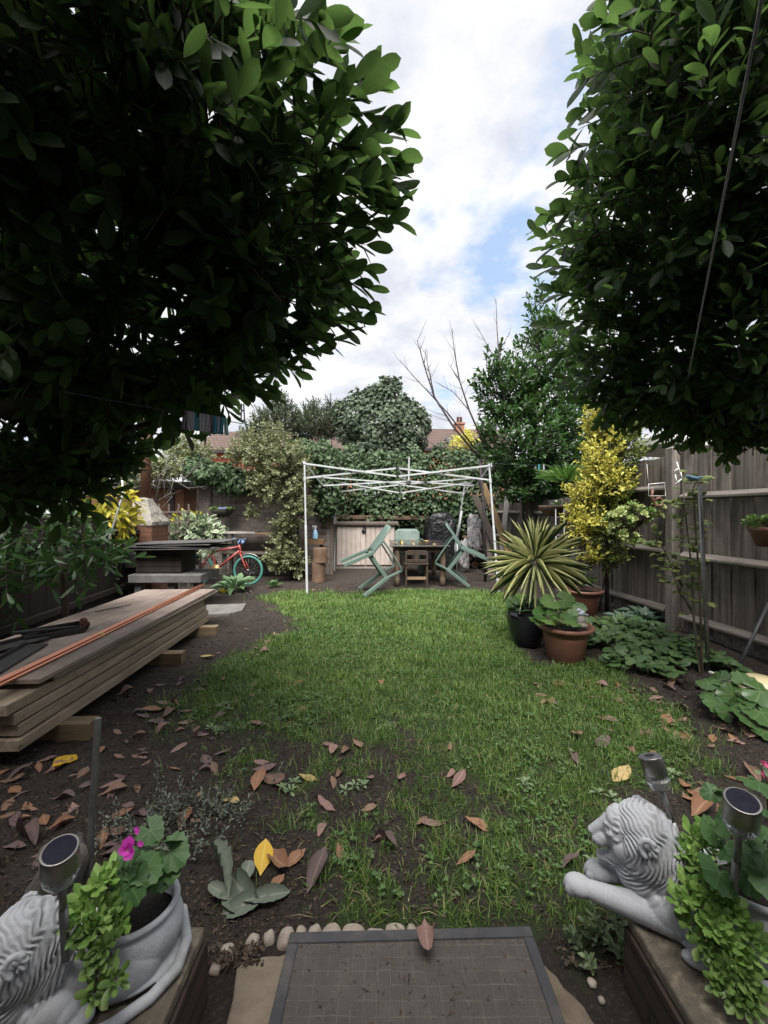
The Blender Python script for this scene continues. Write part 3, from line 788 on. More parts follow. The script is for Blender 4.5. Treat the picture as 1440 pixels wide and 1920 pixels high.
# ------------------------------------------------------------------ fences
def fence_x(Y): return 3.25 - .1 * (Y - 4.5)
FROT = math.atan(.1)
def fence_panel(label, Ya, Yb, top, rails, base=.02, gravel=True, group='panels of the right fence', step=.108):
    X = fence_x(Ya); L = (Yb - Ya) / math.cos(FROT)
    th_ = thing('panel_fence', label, 'fence panel', (X, Ya, 0), FROT, group)
    mb = MB(); y = .0; k = 0
    while y < L - .01:
        wd = min(step * random.uniform(.85, 1.12), L + .03 - y)
        t_ = top + random.uniform(-.012, .012)
        mb.box((.012 + (k % 2) * .012 + random.uniform(-.002, .002), y + wd / 2, (base + t_) / 2), (.013, wd + .018, t_ - base), (random.uniform(-.004, .004), 0, random.uniform(-.05, .05)))
        y += wd; k += 1
    mb.build('boards', G['fence'], th_, bevel=.002, seg=1)
    for z in rails:
        r = MB(); r.add([(-.005, .05, z - .045), (-.075, .05, z - .03), (-.075, .05, z - .005), (-.005, .05, z + .035), (-.005, L - .05, z - .045), (-.075, L - .05, z - .03), (-.075, L - .05, z - .005), (-.005, L - .05, z + .035)],
                        [(0, 1, 2, 3), (7, 6, 5, 4), (0, 4, 5, 1), (1, 5, 6, 2), (2, 6, 7, 3), (3, 7, 4, 0)])
        r.build('rail', G['rail'], th_, bevel=.004)
    if gravel:
        gb = MB(); gb.box((.02, L / 2, -.03), (.03, L, .16)); gb.build('gravel_board', G['fence'], th_, bevel=.004)
    return th_
fence_panel('nearest grey timber fence panel with three rails, right of the tall fence post', 2.62, 4.45, 1.97, (.18, .84, 1.475))
fence_panel('grey timber fence panel behind the golden shrub, left of the tall fence post', 4.55, 6.35, 1.94, (.2, .87, 1.58))
fence_panel('far low grey fence panel behind the striped yucca', 6.45, 8.2, 1.52, (.2, .75, 1.3))
fence_panel('farthest low fence panel behind the leaning boards', 8.3, 9.9, 1.5, (.2, .75, 1.3))
for Y, h, d in ((4.5, 2.0, 'tall grey fence post beside the climbing rose'), (6.4, 1.95, 'grey fence post hidden behind the golden shrub'), (8.25, 1.58, 'far fence post behind the striped yucca'), (2.57, 2.0, 'nearest fence post at the right edge')):
    mb = MB(); mb.box((0, 0, h / 2 - .05), (.1, .1, h + .1)); mb.add([(-.055, -.055, h), (.055, -.055, h), (.055, .055, h), (-.055, .055, h), (0, 0, h + .03)], [(0, 1, 4), (1, 2, 4), (2, 3, 4), (3, 0, 4), (3, 2, 1, 0)])
    o = mb.build('fence_post', wood('weathered post ' + str(Y), (.22, .195, .175), (.13, .115, .105), 'z', .85, 110, stain=(.08, .07, .065)), bevel=.005)
    o.location = (fence_x(Y) - .045, Y, 0); o.rotation_euler = (0, 0, FROT)
    tag(o, d, 'fence post', 'posts of the right fence')

# left boundary fence, dark and in deep shade, with a trellis at its far end
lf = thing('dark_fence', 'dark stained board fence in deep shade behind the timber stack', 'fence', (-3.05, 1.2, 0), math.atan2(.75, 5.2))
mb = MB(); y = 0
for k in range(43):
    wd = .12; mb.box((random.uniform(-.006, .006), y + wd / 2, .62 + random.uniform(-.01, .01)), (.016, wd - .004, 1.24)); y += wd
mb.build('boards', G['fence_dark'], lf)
for z in (.25, 1.0):
    r = MB(); r.box((.035, y / 2, z), (.04, y, .07)); r.build('rail', G['fence_dark'], lf, bevel=.004)
for k in range(4):
    r = MB(); r.box((-.06, .1 + k * (y - .2) / 3, .68), (.09, .09, 1.36)); r.build('post', G['fence_dark'], lf, bevel=.004)
tl = thing('trellis', 'dark square trellis between the yellow shrub and the brick oven', 'trellis', (-4.15, 6.9, 0), rad(8))
mb = MB()
for k in range(9): mb.box((-.5 + k * .16, 0, .72), (.028, .018, 1.44))
mb.build('uprights', G['board_grey'], tl)
mb = MB()
for k in range(6): mb.box((.14, -.0185, .45 + k * .17), (1.3, .018, .028))
mb.build('crossbars', G['board_grey'], tl)

# ------------------------------------------------------------------ stack of timber at the left
SA = math.atan2(2.34, -.096)
SO = Vector((-1.83, 2.03, 0))
SM = Matrix.Translation(SO) @ Matrix.Rotation(SA, 4, 'Z')
def on_stack(name, label, cat, mb, mat_, s=0, y=0, z=0, group=None, rz=0, bevel=.003):
    o = mb.build(name, mat_, bevel=bevel)
    o.location = SM @ Vector((s, y, z)); o.rotation_euler = (0, 0, SA + rz)
    return tag(o, label, cat, group)
lay = ['bottom', 'second', 'third', 'top']
for li in range(4):
    for k in range(3):
        mb = MB(); L = 2.42 + random.uniform(-.03, .03)
        mb.warped(L, .208, .055)
        where = ('facing the lawn', 'in the middle row', 'on the fence side')[k]
        on_stack('timber_plank', f'pale sawn timber plank, {lay[li]} layer of the timber stack, {where}', 'plank', mb, G['plank'],
                 (0.0, .02, .0, -.04)[li] + random.uniform(-.02, .02) * (k > 0), k * .222 + (0, .004, .014, .02)[li] + random.uniform(0, .006), .1 + li * .065, 'planks of the timber stack', random.uniform(-.003, .003))
for s, L, d in ((.31, .9, 'nearest'), (1.45, .92, 'middle'), (2.24, .94, 'farthest')):
    mb = MB(); mb.box((0, L / 2 - .165, .049), (.095, L, .098))
    on_stack('timber_bearer', d + ' short bearer block holding the timber stack off the ground', 'bearer', mb, wood('bearer ' + d, (.25, .19, .12), (.16, .115, .07), 'y', .8, 120), s, 0, .0, 'bearers under the timber stack', .02)
mb = MB(); mb.box((1.24, .37, .009), (2.50, .76, .018))
on_stack('timber_sheet', 'lower greyed timber sheet with dark edge on the timber stack', 'timber sheet', mb, G['ply_edge'], .24, .004, .362)
mb = MB(); mb.box((1.26, .40, .013), (2.54, .80, .026))
on_stack('timber_sheet', 'wide greyed timber sheet lying on top of the timber stack', 'timber sheet', mb, G['plank_grey'], .14, .0, .383, rz=.006)
mb = MB(); mb.box((.6, .15, .011), (1.2, .3, .022))
on_stack('timber_offcut', 'dark thin board offcut at the near end of the timber stack', 'board', mb, G['ply_edge'], -.42, .42, .362, rz=.09)
# copper pipes
pd = [(-.7, .10), (2.82, .20)]
for k in range(5):
    mb = MB(); dy = .019 * (k % 3) + (0.009 if k > 2 else 0); dz = .0085 + (.0155 if k > 2 else 0)
    q0 = SM @ Vector((pd[0][0] + random.uniform(-.01, .01), pd[0][1] + dy * 1.15, .411 + dz)); q1 = SM @ Vector((pd[1][0] + random.uniform(-.05, .05), pd[1][1] + dy, .411 + dz))
    pts = [q0.lerp(q1, f / 6) for f in range(7)]
    mb.tube(pts, .0078, 10)
    o = mb.build('copper_pipe', G['copper'])
    tag(o, 'long copper pipe in the taped bundle on top of the timber stack', 'copper pipe', 'copper pipes in the bundle')
tp = SM @ Vector((.86, .148, .411 + .0125)); tq = SM @ Vector((.89, .149, .411 + .0125))
mb = MB(); dd = (tq - tp)
prof = [(-.017, -.0125), (.036, -.0125), (.043, -.004), (.038, .0035), (.025, .0165), (-.002, .0165), (-.015, .004)]
ax = dd.normalized(); ay = Vector((-ax.y, ax.x, 0))
vs_ = [tp + ay * (a + .008) + Vector((0, 0, c)) for a, c in prof] + [tq + ay * (a + .008) + Vector((0, 0, c)) for a, c in prof]
n = len(prof)
mb.add(vs_, [tuple(range(n)), tuple(range(n, 2 * n))[::-1]] + [(i, (i + 1) % n, n + (i + 1) % n, n + i) for i in range(n)])
tag(mb.build('yellow_tape', G['tape']), 'yellow tape wrapped round the copper pipes', 'tape')
# black metal channel with a rusty end, and black offcuts
bk = thing('metal_bracket', 'black metal channel with a rusty jagged end lying on the timber sheet', 'metal bracket', SM @ Vector((.90, .50, .412)), SA - .75)
mb = MB(); mb.box((.0, 0, .006), (.34, .13, .008)); mb.box((0, .064, .034), (.34, .008, .06)); mb.box((0, -.064, .022), (.34, .008, .04)); mb.box((-.03, .02, .045), (.38, .035, .02), (0, .1, 0))
mb.build('channel', G['black_metal'], bk, bevel=.003)
bm = bmesh.new(); bmesh.ops.create_icosphere(bm, subdivisions=3, radius=.045)
for v in bm.verts:
    v.co *= 1 + .35 * mnoise.noise(v.co * 60); v.co.x *= .6; v.co.y *= 1.5
me = bpy.data.meshes.new('rusty_end'); bm.to_mesh(me); bm.free()
o = link('rusty_end', me, mat('dark rust crust', (.09, .03, .022), (.04, .018, .015), .9, 30, bump=1, bscale=90), bk); o.location = (.18, 0, .045)
for k, (s, y, L, W_, r, d) in enumerate(((.42, .38, .55, .12, .25, 'black metal strip at the near left end of the timber stack'), (.62, .58, .42, .12, -.35, 'dark flat offcut beside the black metal channel'), (.2, .58, .5, .1, .1, 'black angled strip hanging over the near end of the timber sheet'))):
    mb = MB(); mb.box((0, 0, .008), (L, W_, .012)); mb.box((0, W_ / 2, .02), (L, .01, .035))
    on_stack('metal_strip', d, 'metal strip', mb, G['black_metal'], s, y, .411 + .01 * k, rz=r)
# sawn wooden slip on the sheet
mb = MB(); mb.box((0, 0, .004), (.32, .03, .007)); on_stack('wood_slip', 'thin pale wood slip on the timber sheet', 'wood slip', mb, G['plank'], 1.75, .6, .412, rz=-.5)
# slabs on the ground beside the stack
tag(slab([(386, 1134), (462, 1131), (455, 1143), (430, 1150), (386, 1152)], -.01, .035, 'stone_slab', G['slab_grey'], .01), 'flat grey stone slab on the mud past the timber stack', 'stone slab')
# metal stake at the left, in front of the stack
p0 = gr(158, 1712); p1 = at(184, 1346, p0.y + .06)
mb = MB(); mb.bar(p0 - Vector((0, 0, .1)), p1, .016, .016)
tag(mb.build('metal_stake', G['steel_dull'], bevel=.002), 'tall square metal stake standing in the soil before the timber stack', 'stake')
# ------------------------------------------------------------------ lion statues
def blobmesh(name, ells, caps, tori=(), voxel=.0035, smooth=3, extra=None):
    """one continuous surface grown from overlapping ellipsoids and tapered limbs"""
    bm = bmesh.new()
    def add_ell(c, r, rot=(0, 0, 0)):
        g_ = bmesh.ops.create_icosphere(bm, subdivisions=4, radius=1)
        M_ = Matrix.Translation(Vector(c)) @ Euler(rot).to_matrix().to_4x4() @ Matrix.Diagonal((r[0], r[1], r[2], 1))
        bmesh.ops.transform(bm, matrix=M_, verts=g_['verts'])
    for e in ells: add_ell(*e)
    for p, q, r0, r1 in caps:
        p, q = Vector(p), Vector(q); n = max(3, int((q - p).length / (min(r0, r1) * .45)))
        for k in range(n + 1):
            f = k / n; r = r0 + (r1 - r0) * f
            g_ = bmesh.ops.create_icosphere(bm, subdivisions=3, radius=r)
            bmesh.ops.transform(bm, matrix=Matrix.Translation(p.lerp(q, f)), verts=g_['verts'])
    for c, a, b_, r in tori:
        n = 90
        for k in range(n):
            t_ = 2 * math.pi * k / n
            g_ = bmesh.ops.create_icosphere(bm, subdivisions=2, radius=r)
            bmesh.ops.transform(bm, matrix=Matrix.Translation((c[0] + a * math.cos(t_), c[1] + b_ * math.sin(t_), c[2])), verts=g_['verts'])
    if extra: extra(bm)
    me = bpy.data.meshes.new(name); bm.to_mesh(me); bm.free()
    ob = bpy.data.objects.new('tmp', me); col.objects.link(ob)
    r = ob.modifiers.new('r', 'REMESH'); r.mode = 'VOXEL'; r.voxel_size = voxel; r.adaptivity = 0
    if smooth:
        s_ = ob.modifiers.new('s', 'SMOOTH'); s_.factor = .5; s_.iterations = smooth
    dg = bpy.context.evaluated_depsgraph_get(); dg.update()
    out = bpy.data.meshes.new_from_object(ob.evaluated_get(dg))
    bpy.data.objects.remove(ob); bpy.data.meshes.remove(me)
    out.name = name
    return out
def displace(me, fn):
    n = len(me.vertices)
    P = np.empty(n * 3, np.float32); me.vertices.foreach_get('co', P); P = P.reshape(-1, 3).astype(float)
    Nn = np.empty(n * 3, np.float32); me.vertex_normals.foreach_get('vector', Nn); Nn = Nn.reshape(-1, 3).astype(float)
    P = fn(P, Nn)
    me.vertices.foreach_set('co', P.astype(np.float32).ravel()); me.update()
    me.polygons.foreach_set('use_smooth', np.ones(len(me.polygons), bool))

ells, caps = [], []
E_ = lambda c, r, rot=(0, 0, 0): ells.append((c, r, rot))
K_ = lambda p, q, a, b_: caps.append((p, q, a, b_))
E_((-.02, 0, .075), (.14, .085, .078)); E_((.075, 0, .085), (.075, .072, .085))
E_((-.125, 0, .082), (.118, .108, .092))
E_((-.125, 0, .022), (.128, .118, .026))
for s in (1, -1):
    E_((-.10, s * .080, .056), (.08, .040, .058)); E_((.01, s * .098, .02), (.045, .03, .022))
TL = [(-.243, -.03, .05), (-.245, .05, .03), (-.215, .105, .018), (-.15, .138, .014), (-.07, .15, .013), (.0, .146, .013)]
for a_, b_ in zip(TL, TL[1:]): K_(a_, b_, .014, .014)
E_((.02, .143, .016), (.035, .02, .016))
dx = 0.0
K_((.03, .078, .036), (.12, .074, .034), .04, .034); K_((.12, .074, .034), (.255, .062, .026), .034, .024); E_((.28, .06, .026), (.04, .031, .027))
K_((.03, -.070, .036), (.10, -.05, .036), .04, .033); K_((.10, -.05, .036), (.20, -.012, .032), .032, .024); E_((.225, -.008, .032), (.04, .03, .029))
for s, x0 in ((1, .305), (-1, .25)):
    for j in (-1, 0, 1): E_((x0 - abs(j) * .006, (.06 if s > 0 else -.006) + j * .017, .018 if s > 0 else .024), (.018, .0095, .017))
E_((.142, 0, .085), (.042, .062, .058)); E_((.06, .072, .05), (.062, .042, .048)); E_((.105, 0, .16), (.078, .088, .10)); E_((.118, 0, .212), (.062, .064, .052)); E_((.11, 0, .085), (.062, .08, .07)); E_((.07, 0, .12), (.07, .085, .095))
E_((.175, 0, .178), (.043, .050, .058)); E_((.184, 0, .214), (.026, .040, .022))
E_((.214, 0, .150), (.032, .029, .024)); K_((.192, 0, .207), (.236, 0, .160), .020, .016); E_((.245, 0, .156), (.012, .015, .010))
E_((.223, .014, .143), (.024, .016, .0165)); E_((.223, -.014, .143), (.024, .016, .0165))
E_((.212, 0, .090), (.024, .021, .0135)); K_((.165, 0, .118), (.204, 0, .096), .036, .018)
for s in (1, -1):
    K_((.211, s * .019, .199), (.184, s * .045, .203), .0055, .0045); E_((.200, s * .0385, .187), (.0115, .0085, .0085)); K_((.206, s * .034, .177), (.184, s * .051, .18), .0038, .0038)
    for q in range(7):
        a0_, a1_ = rad(-60 + q * 40), rad(-60 + (q + 1) * 40); K_((.118 + .016 * math.cos(a0_), s * .090, .212 + .021 * math.sin(a0_)), (.118 + .016 * math.cos(a1_), s * .090, .212 + .021 * math.sin(a1_)), .0062, .0062)
    E_((.165, s * .045, .15), (.03, .016, .03))
lion_me = blobmesh('statue_body', ells, caps, [((-.122, 0, .148), .104, .09, .009)], .0025, 2)
def carve(P, Nn):
    x, y, z = P[:, 0], P[:, 1], P[:, 2]
    q = ((x - .11) / .098) ** 2 + (y / .100) ** 2 + ((z - .15) / .13) ** 2
    face = np.clip((x - (.160 + .035 * np.clip((z - .19) / .05, 0, .7))) / .010, 0, 1) * np.clip((z - .085) / .02, 0, 1)
    w_ = np.clip((1.35 - q) / .25, 0, 1) * (1 - face) * np.clip((z - .045) / .03, 0, 1)
    r = np.hypot(x - .200, (z - .165) * 1.0)
    ph = r / .0108 * 6.283 + 3.0 * np.sin(z * 41 + x * 25 + y * 14) + 1.9 * np.sin(z * 88 - y * 50 + x * 30) + 1.2 * np.sin(z * 150 + x * 120) + np.sign(y) * .4
    a = .0056 * (.6 + .4 * np.sin(x * 61 + z * 83 + y * 37))
    earz = np.exp(-(((x - .118) / .03) ** 2 + ((z - .212) / .034) ** 2) * 2) * (np.abs(y) > .05)
    w_ = w_ * (1 - .9 * earz)
    P = P + Nn * (w_ * a * np.sin(ph))[:, None] + Nn * (w_ * .004)[:, None]
    # open mouth and nostril dents
    mo = np.exp(-(((P[:, 0] - .226) / .02) ** 2 + ((P[:, 2] - .114) / .0065) ** 2)) * (np.abs(P[:, 1]) < .04)
    P = P - Nn * (mo * .014)[:, None]
    eye = np.exp(-(((P[:, 0] - .207) / .016) ** 2 + ((P[:, 2] - .193) / .004) ** 2)) * (np.abs(np.abs(P[:, 1]) - .038) < .014)
    P = P - Nn * (eye * .003)[:, None]
    pup = np.exp(-(((P[:, 0] - .206) / .004) ** 2 + ((P[:, 2] - .187) / .004) ** 2)) * (np.abs(np.abs(P[:, 1]) - .042) < .012)
    P = P - Nn * (pup * .004)[:, None]
    # the hollow in the back that holds soil
    h = ((P[:, 0] + .122) / .094) ** 2 + (P[:, 1] / .080) ** 2
    ins = (h < 1) & (P[:, 2] > .075)
    P[ins, 2] = .098
    h2 = ((P[:, 0] - .0) / .05) ** 2 + (P[:, 1] / .05) ** 2
    ins2 = (h2 < 1) & (P[:, 2] > .1) & (P[:, 0] < .02)
    P[ins2, 2] = np.minimum(P[ins2, 2], .12)
    P[:, 2] = np.maximum(P[:, 2], 0.0005)
    return P
displace(lion_me, carve)
def lion(label, loc, F, scale=1.0):
    rz = math.atan2(F[1], F[0])
    r = thing('lion_statue', label, 'statue', loc, rz, 'lion planter statues')
    r.scale = (scale,) * 3
    link('statue_body', lion_me, G['statue'], r)
    mb = MB(); mb.lathe([(0, .124), (.03, .126), (.06, .121), (.084, .119)], 24, (-.122, 0, 0), Matrix.Diagonal((1.1, .95, 1)), .05); mb.build('soil', G['soil'], r, smooth=True)
    return r
LR = lion('grey lying lion statue planter on the right wall, its head in full view', (.84, 1.10, .2), (-.9, .43))
LL = lion('grey lion statue planter on the left wall, its head cut by the picture edge', (-.70, .938, .2), (-.84, -.54), .88)

# ------------------------------------------------------------------ solar lights
def solar_light(label, base, top, s=1.0, small=False):
    base, top = Vector(base), Vector(top); ax = (top - base); L = ax.length
    r = thing('solar_light', label, 'solar light', base, group='solar garden lights', rot=ax.to_track_quat('Z', 'Y').to_euler())
    h0 = L - .088 * s
    mb = MB(); mb.tube([(0, 0, -.06), (0, 0, h0 * .55)], .0085, 14); mb.tube([(0, 0, h0 * .55 - .01), (0, 0, h0 + .004)], .0068, 14); mb.build('stake', G['steel_dull'], r)
    mb = MB(); n = 10
    prof = [(.010, h0), (.024 * s, h0 + .004), (.030 * s, h0 + .018 * s), (.033 * s, h0 + .026 * s), (.029 * s, h0 + .032 * s), (.031 * s, h0 + .040 * s)]
    mb.lathe(prof, n); mb.build('glass_lantern', G['glass'], r, smooth=False)
    mb = MB(); mb.lathe([(.004, h0 + .003), (.012, h0 + .006), (.012, h0 + .036 * s), (.004, h0 + .038 * s)], 12); mb.build('lamp_core', mat('pale lamp core', (.35, .34, .33), None, .5, 30), r)
    mb = MB(); mb.lathe([(.029 * s, h0 + .038 * s), (.0325 * s, h0 + .041 * s), (.031 * s, h0 + .083 * s), (.0318 * s, h0 + .087 * s), (.030 * s, L), (.027 * s, L - .0012)], 40); mb.build('cap', G['steel'], r)
    mb = MB(); mb.lathe([(.0, L - .0006), (.0275 * s, L - .0006), (.0275 * s, L + .0004), (0, L + .0004)], 40); pn = mb.build('solar_panel', mat('grey panel disc', (.13, .13, .16), None, .3, 10, bump=0) if small else G['solar'], r, smooth=False)
    if small: mb = MB(); mb.box((0, 0, L + .0014), (.022 * s, .022 * s, .0012)); mb.build('cell', G['solar'], pn)
    return r
solar_light('slim solar light behind the right lion head, nearest the lawn', at(1288, 1618, 1.11), at(1218, 1417, 1.19), small=True)
solar_light('solar light standing among the round geranium leaves behind the right lion', at(1375, 1680, .98), at(1392, 1500, .90), 1.05)
solar_light('solar light beside the left lion, dark cap tilted to the lawn', at(122, 1760, .86), at(112, 1592, .80), 1.0)

# ------------------------------------------------------------------ near plants
def rosette(acc, c, axis, n, L, W, lo=.15, hi=1.35, r=None, jit=.1, inner=.45):
    c = np.array(c, float); axis = nrmz(np.array(axis, float))
    s = nrmz(np.cross(axis, np.array([.3, .8, .1]))); t_ = np.cross(axis, s)
    k = np.arange(n); f = (k + .5) / n
    a = k * 2.39996 + RNG.random() * 6; th = lo + (hi - lo) * f ** .8 + RNG.normal(0, jit, n)
    D = axis * np.cos(th)[:, None] + (s * np.cos(a)[:, None] + t_ * np.sin(a)[:, None]) * np.sin(th)[:, None]
    Nn = axis * np.sin(th)[:, None] - (s * np.cos(a)[:, None] + t_ * np.sin(a)[:, None]) * np.cos(th)[:, None]
    sz = (inner + (1 - inner) * f) * RNG.uniform(.9, 1.1, n)
    acc.add(c + D * .1 * L, D, Nn, L * sz, W * sz, r)
T_SUC = T_leaf(5, .64, .7, -.3, -.16, 0)
def hang_stems(mb, pts, r=.003):
    for p, q in pts: mb.tube([p, (Vector(p) + Vector(q)) / 2 + Vector((0, 0, .01)), q], r, 6)
def succulent(label, spec, parent_root, stem=True):
    r = thing('succulent_plant', label, 'succulent', parent_root)
    root = Vector(parent_root)
    la, lb = Leaves(), Leaves(); sm = MB()
    for px, py, Y, rr, dark in spec:
        c = at(px, py, Y); k = Y / FPX
        axis = Vector((-c.x * .25, -.55, .75)) + Vector(RNG.normal(0, .22, 3))
        rosette(lb if dark else la, c - root, axis, 17, rr * k * 1.2, rr * k * .25, .2, 1.4)
        if stem: sm.tube([c - root - axis.normalized() * .005, (c - root) * .6 + Vector((0, .01, .01)), Vector(RNG.normal(0, .015, 3)) + Vector((0, 0, -.03))], .003, 5)
    la.build('leaves', T_SUC, G['sedum'], r)
    if lb.p: lb.build('leaves', T_SUC, G['sedum_dark'], r)
    sm.build('stems', G['twig'], r)
    return r
RS = [(1298, 1568, 1.1, 26, 0), (1322, 1586, 1.07, 24, 0), (1285, 1598, 1.08, 26, 0), (1308, 1622, 1.05, 26, 1), (1290, 1640, 1.05, 22, 1), (1328, 1556, 1.08, 22, 0),
      (1292, 1668, 1.02, 30, 0), (1330, 1668, 1.0, 30, 0), (1275, 1690, 1.01, 26, 0), (1312, 1702, .99, 32, 0), (1352, 1690, .98, 30, 0), (1300, 1735, .98, 30, 1), (1340, 1728, .96, 32, 0),
      (1378, 1712, .96, 30, 0), (1322, 1765, .95, 30, 1), (1360, 1758, .94, 34, 0), (1398, 1742, .94, 32, 0), (1345, 1795, .93, 28, 1), (1382, 1790, .92, 34, 0), (1412, 1775, .92, 30, 0),
      (1362, 1828, .905, 30, 1), (1395, 1822, .90, 34, 1), (1378, 1858, .89, 32, 1), (1410, 1852, .885, 32, 1), (1402, 1880, .875, 28, 1), (1352, 1850, .90, 24, 1)]
succulent('bright green succulent rosettes spilling over the right lion and wall coping', RS, LR.matrix_basis @ Vector((-.06, .02, .13)))
LS = [(190, 1655, .92, 30, 0), (160, 1690, .90, 34, 0), (150, 1722, .88, 34, 0), (178, 1738, .87, 32, 0), (200, 1705, .9, 30, 1), (222, 1700, .92, 30, 0), (228, 1728, .9, 30, 0), (215, 1752, .88, 28, 1), (165, 1762, .86, 28, 1), (205, 1640, .94, 26, 0),
      (186, 1790, .85, 28, 1), (182, 1825, .835, 30, 1), (218, 1835, .83, 26, 1), (178, 1860, .82, 28, 1), (195, 1775, .85, 24, 1)]
succulent('green succulent rosettes growing from the left lion and hanging down its side', LS, LL.matrix_basis @ Vector((-.03, .03, .13)))

def round_leaf_plant(label, root, spec, flowers=(), mat_=None, name='geranium_plant', cat='plant', fl_mat=None, face=(0, -.5, .8), T_=None):
    root = Vector(root); r = thing(name, label, cat, root)
    la, sm, pe = Leaves(), MB(), Leaves()
    for px, py, Y, rr in spec:
        c = at(px, py, Y) - root; k = Y / FPX
        d = Vector((c.x * 1.0, c.y * .6 - .03, -.02)).normalized() + Vector(RNG.normal(0, .3, 3))
        d.normalize(); n_ = Vector(face) + Vector(RNG.normal(0, .38, 3))
        L = 1.7 * rr * k
        la.add(np.array(c - d * L * .5), np.array(d), np.array(n_), L, L * .52)
        sm.tube([c - d * L * .45, c * .5 + Vector((0, 0, .01)), Vector((RNG.normal(0, .01), RNG.normal(0, .01), -.03))], [.0015, .002, .003], 5)
    la.build('leaves', T_ or T_SCALLOP, mat_ or G['geranium'], r)
    for px, py, Y, rr, n in flowers:
        c = at(px, py, Y) - root; k = Y / FPX
        rosette(pe, c, (.1, -.7, .6), n, rr * k, rr * k * .55, .5, 1.25)
        sm.tube([c, c * .5 + Vector((0, 0, .012)), (0, 0, -.03)], .0017, 5)
    sm.build('stems', mat('plant stem ' + label[:20], (.11, .16, .06), (.08, .11, .045), .6, 30), r)
    if flowers: pe.build('flower', T_ROUND, fl_mat or G['petal'], r)
    return r
round_leaf_plant('geranium with a magenta flower growing from the left lion planter', LL.matrix_basis @ Vector((-.06, -.01, .13)),
                 [(262, 1610, .98, 30), (228, 1612, .97, 24), (285, 1560, 1.02, 26), (320, 1575, 1.02, 26), (325, 1600, 1.0, 34), (320, 1628, .99, 26), (275, 1630, .96, 34), (245, 1660, .93, 38), (240, 1630, .95, 26), (300, 1650, .98, 22), (225, 1668, .93, 24)],
                 [(240, 1594, .94, 20, 6), (266, 1584, .95, 9, 3), (258, 1556, .97, 8, 4)])
round_leaf_plant('large round leaved geranium behind the right lion', LR.matrix_basis @ Vector((-.12, -.02, .12)),
                 [(1350, 1640, .97, 40), (1335, 1500 + 60, 1.06, 26), (1352, 1545, 1.05, 28), (1410, 1560, .96, 34), (1440, 1520, .98, 38), (1430, 1600, .94, 40), (1438, 1660, .9, 38), (1395, 1600, .99, 30), (1368, 1592, 1.02, 30), (1330, 1485, 1.14, 18), (1348, 1478, 1.14, 16), (1430, 1470, 1.02, 36), (1405, 1640, .97, 36), (1318, 1620, 1.06, 30), (1440, 1560, .9, 34)])
round_leaf_plant('small red pink flowers at the right edge above the geranium', gr(1445, 1520), [(1436, 1440, 1.4, 10), (1425, 1447, 1.4, 10), (1440, 1452, 1.38, 9)], [(1430, 1432, 1.4, 9, 5), (1438, 1458, 1.38, 9, 5), (1428, 1450, 1.39, 6, 5)], G['weed'], 'flowering_plant', 'plant', G['petal_red'])

# silvery plants at the bottom left
sv = thing('silver_leaf_plant', 'grey green crumpled large leaved plant at the corner of the path', 'plant', gr(452, 1690))
la = Leaves(); root = gr(452, 1690)
for (x0, y0), (x1, y1), z1, W_ in (((428, 1695), (402, 1562), .10, .026), ((432, 1640), (478, 1706), .012, .062), ((510, 1672), (412, 1716), .008, .036), ((455, 1690), (545, 1668), .02, .03), ((440, 1690), (388, 1655), .04, .024), ((455, 1660), (470, 1610), .05, .03)):
    a_ = gr(x0, y0, .02); b_ = gr(x1, y1, z1); d = b_ - a_
    la.add(np.array(a_ - root), np.array(d), np.array((RNG.normal(0, .5), -.4 + RNG.normal(0, .4), .8)), max(d.length, .08), W_ * .8)
la.build('leaves', T_leaf(12, .5, .6, .9, .2, .1, .05), G['silver'], sv)
def sprig_plant(label, c, rad_, n, h, mat_, cat='plant', name='sprig_plant', Lf=.022, Wf=.004, T=None, lean=.5):
    r = thing(name, label, cat, c)
    P = np.c_[RNG.normal(0, rad_[0] / 2, n), RNG.normal(0, rad_[1] / 2, n), np.zeros(n)]
    D = nrmz(np.c_[RNG.normal(0, lean, n) + P[:, 0] * 2, RNG.normal(0, lean, n) + P[:, 1] * 2, np.ones(n)])
    la = Leaves(); tw = MB()
    hh = h
    twig_leaves(la, P, D, 12, hh, (Lf * .7, Lf * 1.2), Wf / Lf, .8, twigs=tw, tr=.0012)
    la.build('leaves', T or T_ELL, mat_, r); tw.build('stems', G['twig'], r)
    return r
sprig_plant('grey lavender like sprigs in the soil behind the left planter wall', gr(310, 1550), (.26, .2), 70, .12, G['silver'])
sprig_plant('thin grey sprigs at the lawn edge beside the silver leaf plant', gr(395, 1540), (.12, .12), 22, .07, G['silver'])
sprig_plant('feathery green weed at the front corner of the right planter wall', gr(1150, 1770), (.10, .06), 16, .07, G['weed'], Lf=.035, Wf=.008)
for px, py, d in ((400, 1372, 'pale green weed in the bare soil near the timber stack'), (412, 1330, 'tiny weed rosette at the lawn edge'), (545, 1480, 'pale leafed weed by the dead leaf pile on the lawn'), (1120, 1620, 'leafy weed beside the right lion paw'), (1250, 1450, 'small weed by the slim solar light'), (985, 1470, 'small pale weed on the lawn'), (745, 1365, 'small clover like weed on the lawn'), (1140, 1500, 'leafy weed near the yellow and brown leaf'), (660, 1480, 'thin weed in the worn middle of the lawn')):
    p = gr(px, py); r = thing('weed', d, 'weed', p, group='weeds on the lawn'); la = Leaves()
    for k in range(3):
        rosette(la, (RNG.normal(0, .03), RNG.normal(0, .02), .004), (0, 0, 1), 7, .045, .009, .5, 1.4)
    la.build('leaves', T_ELL, G['weed'], r)
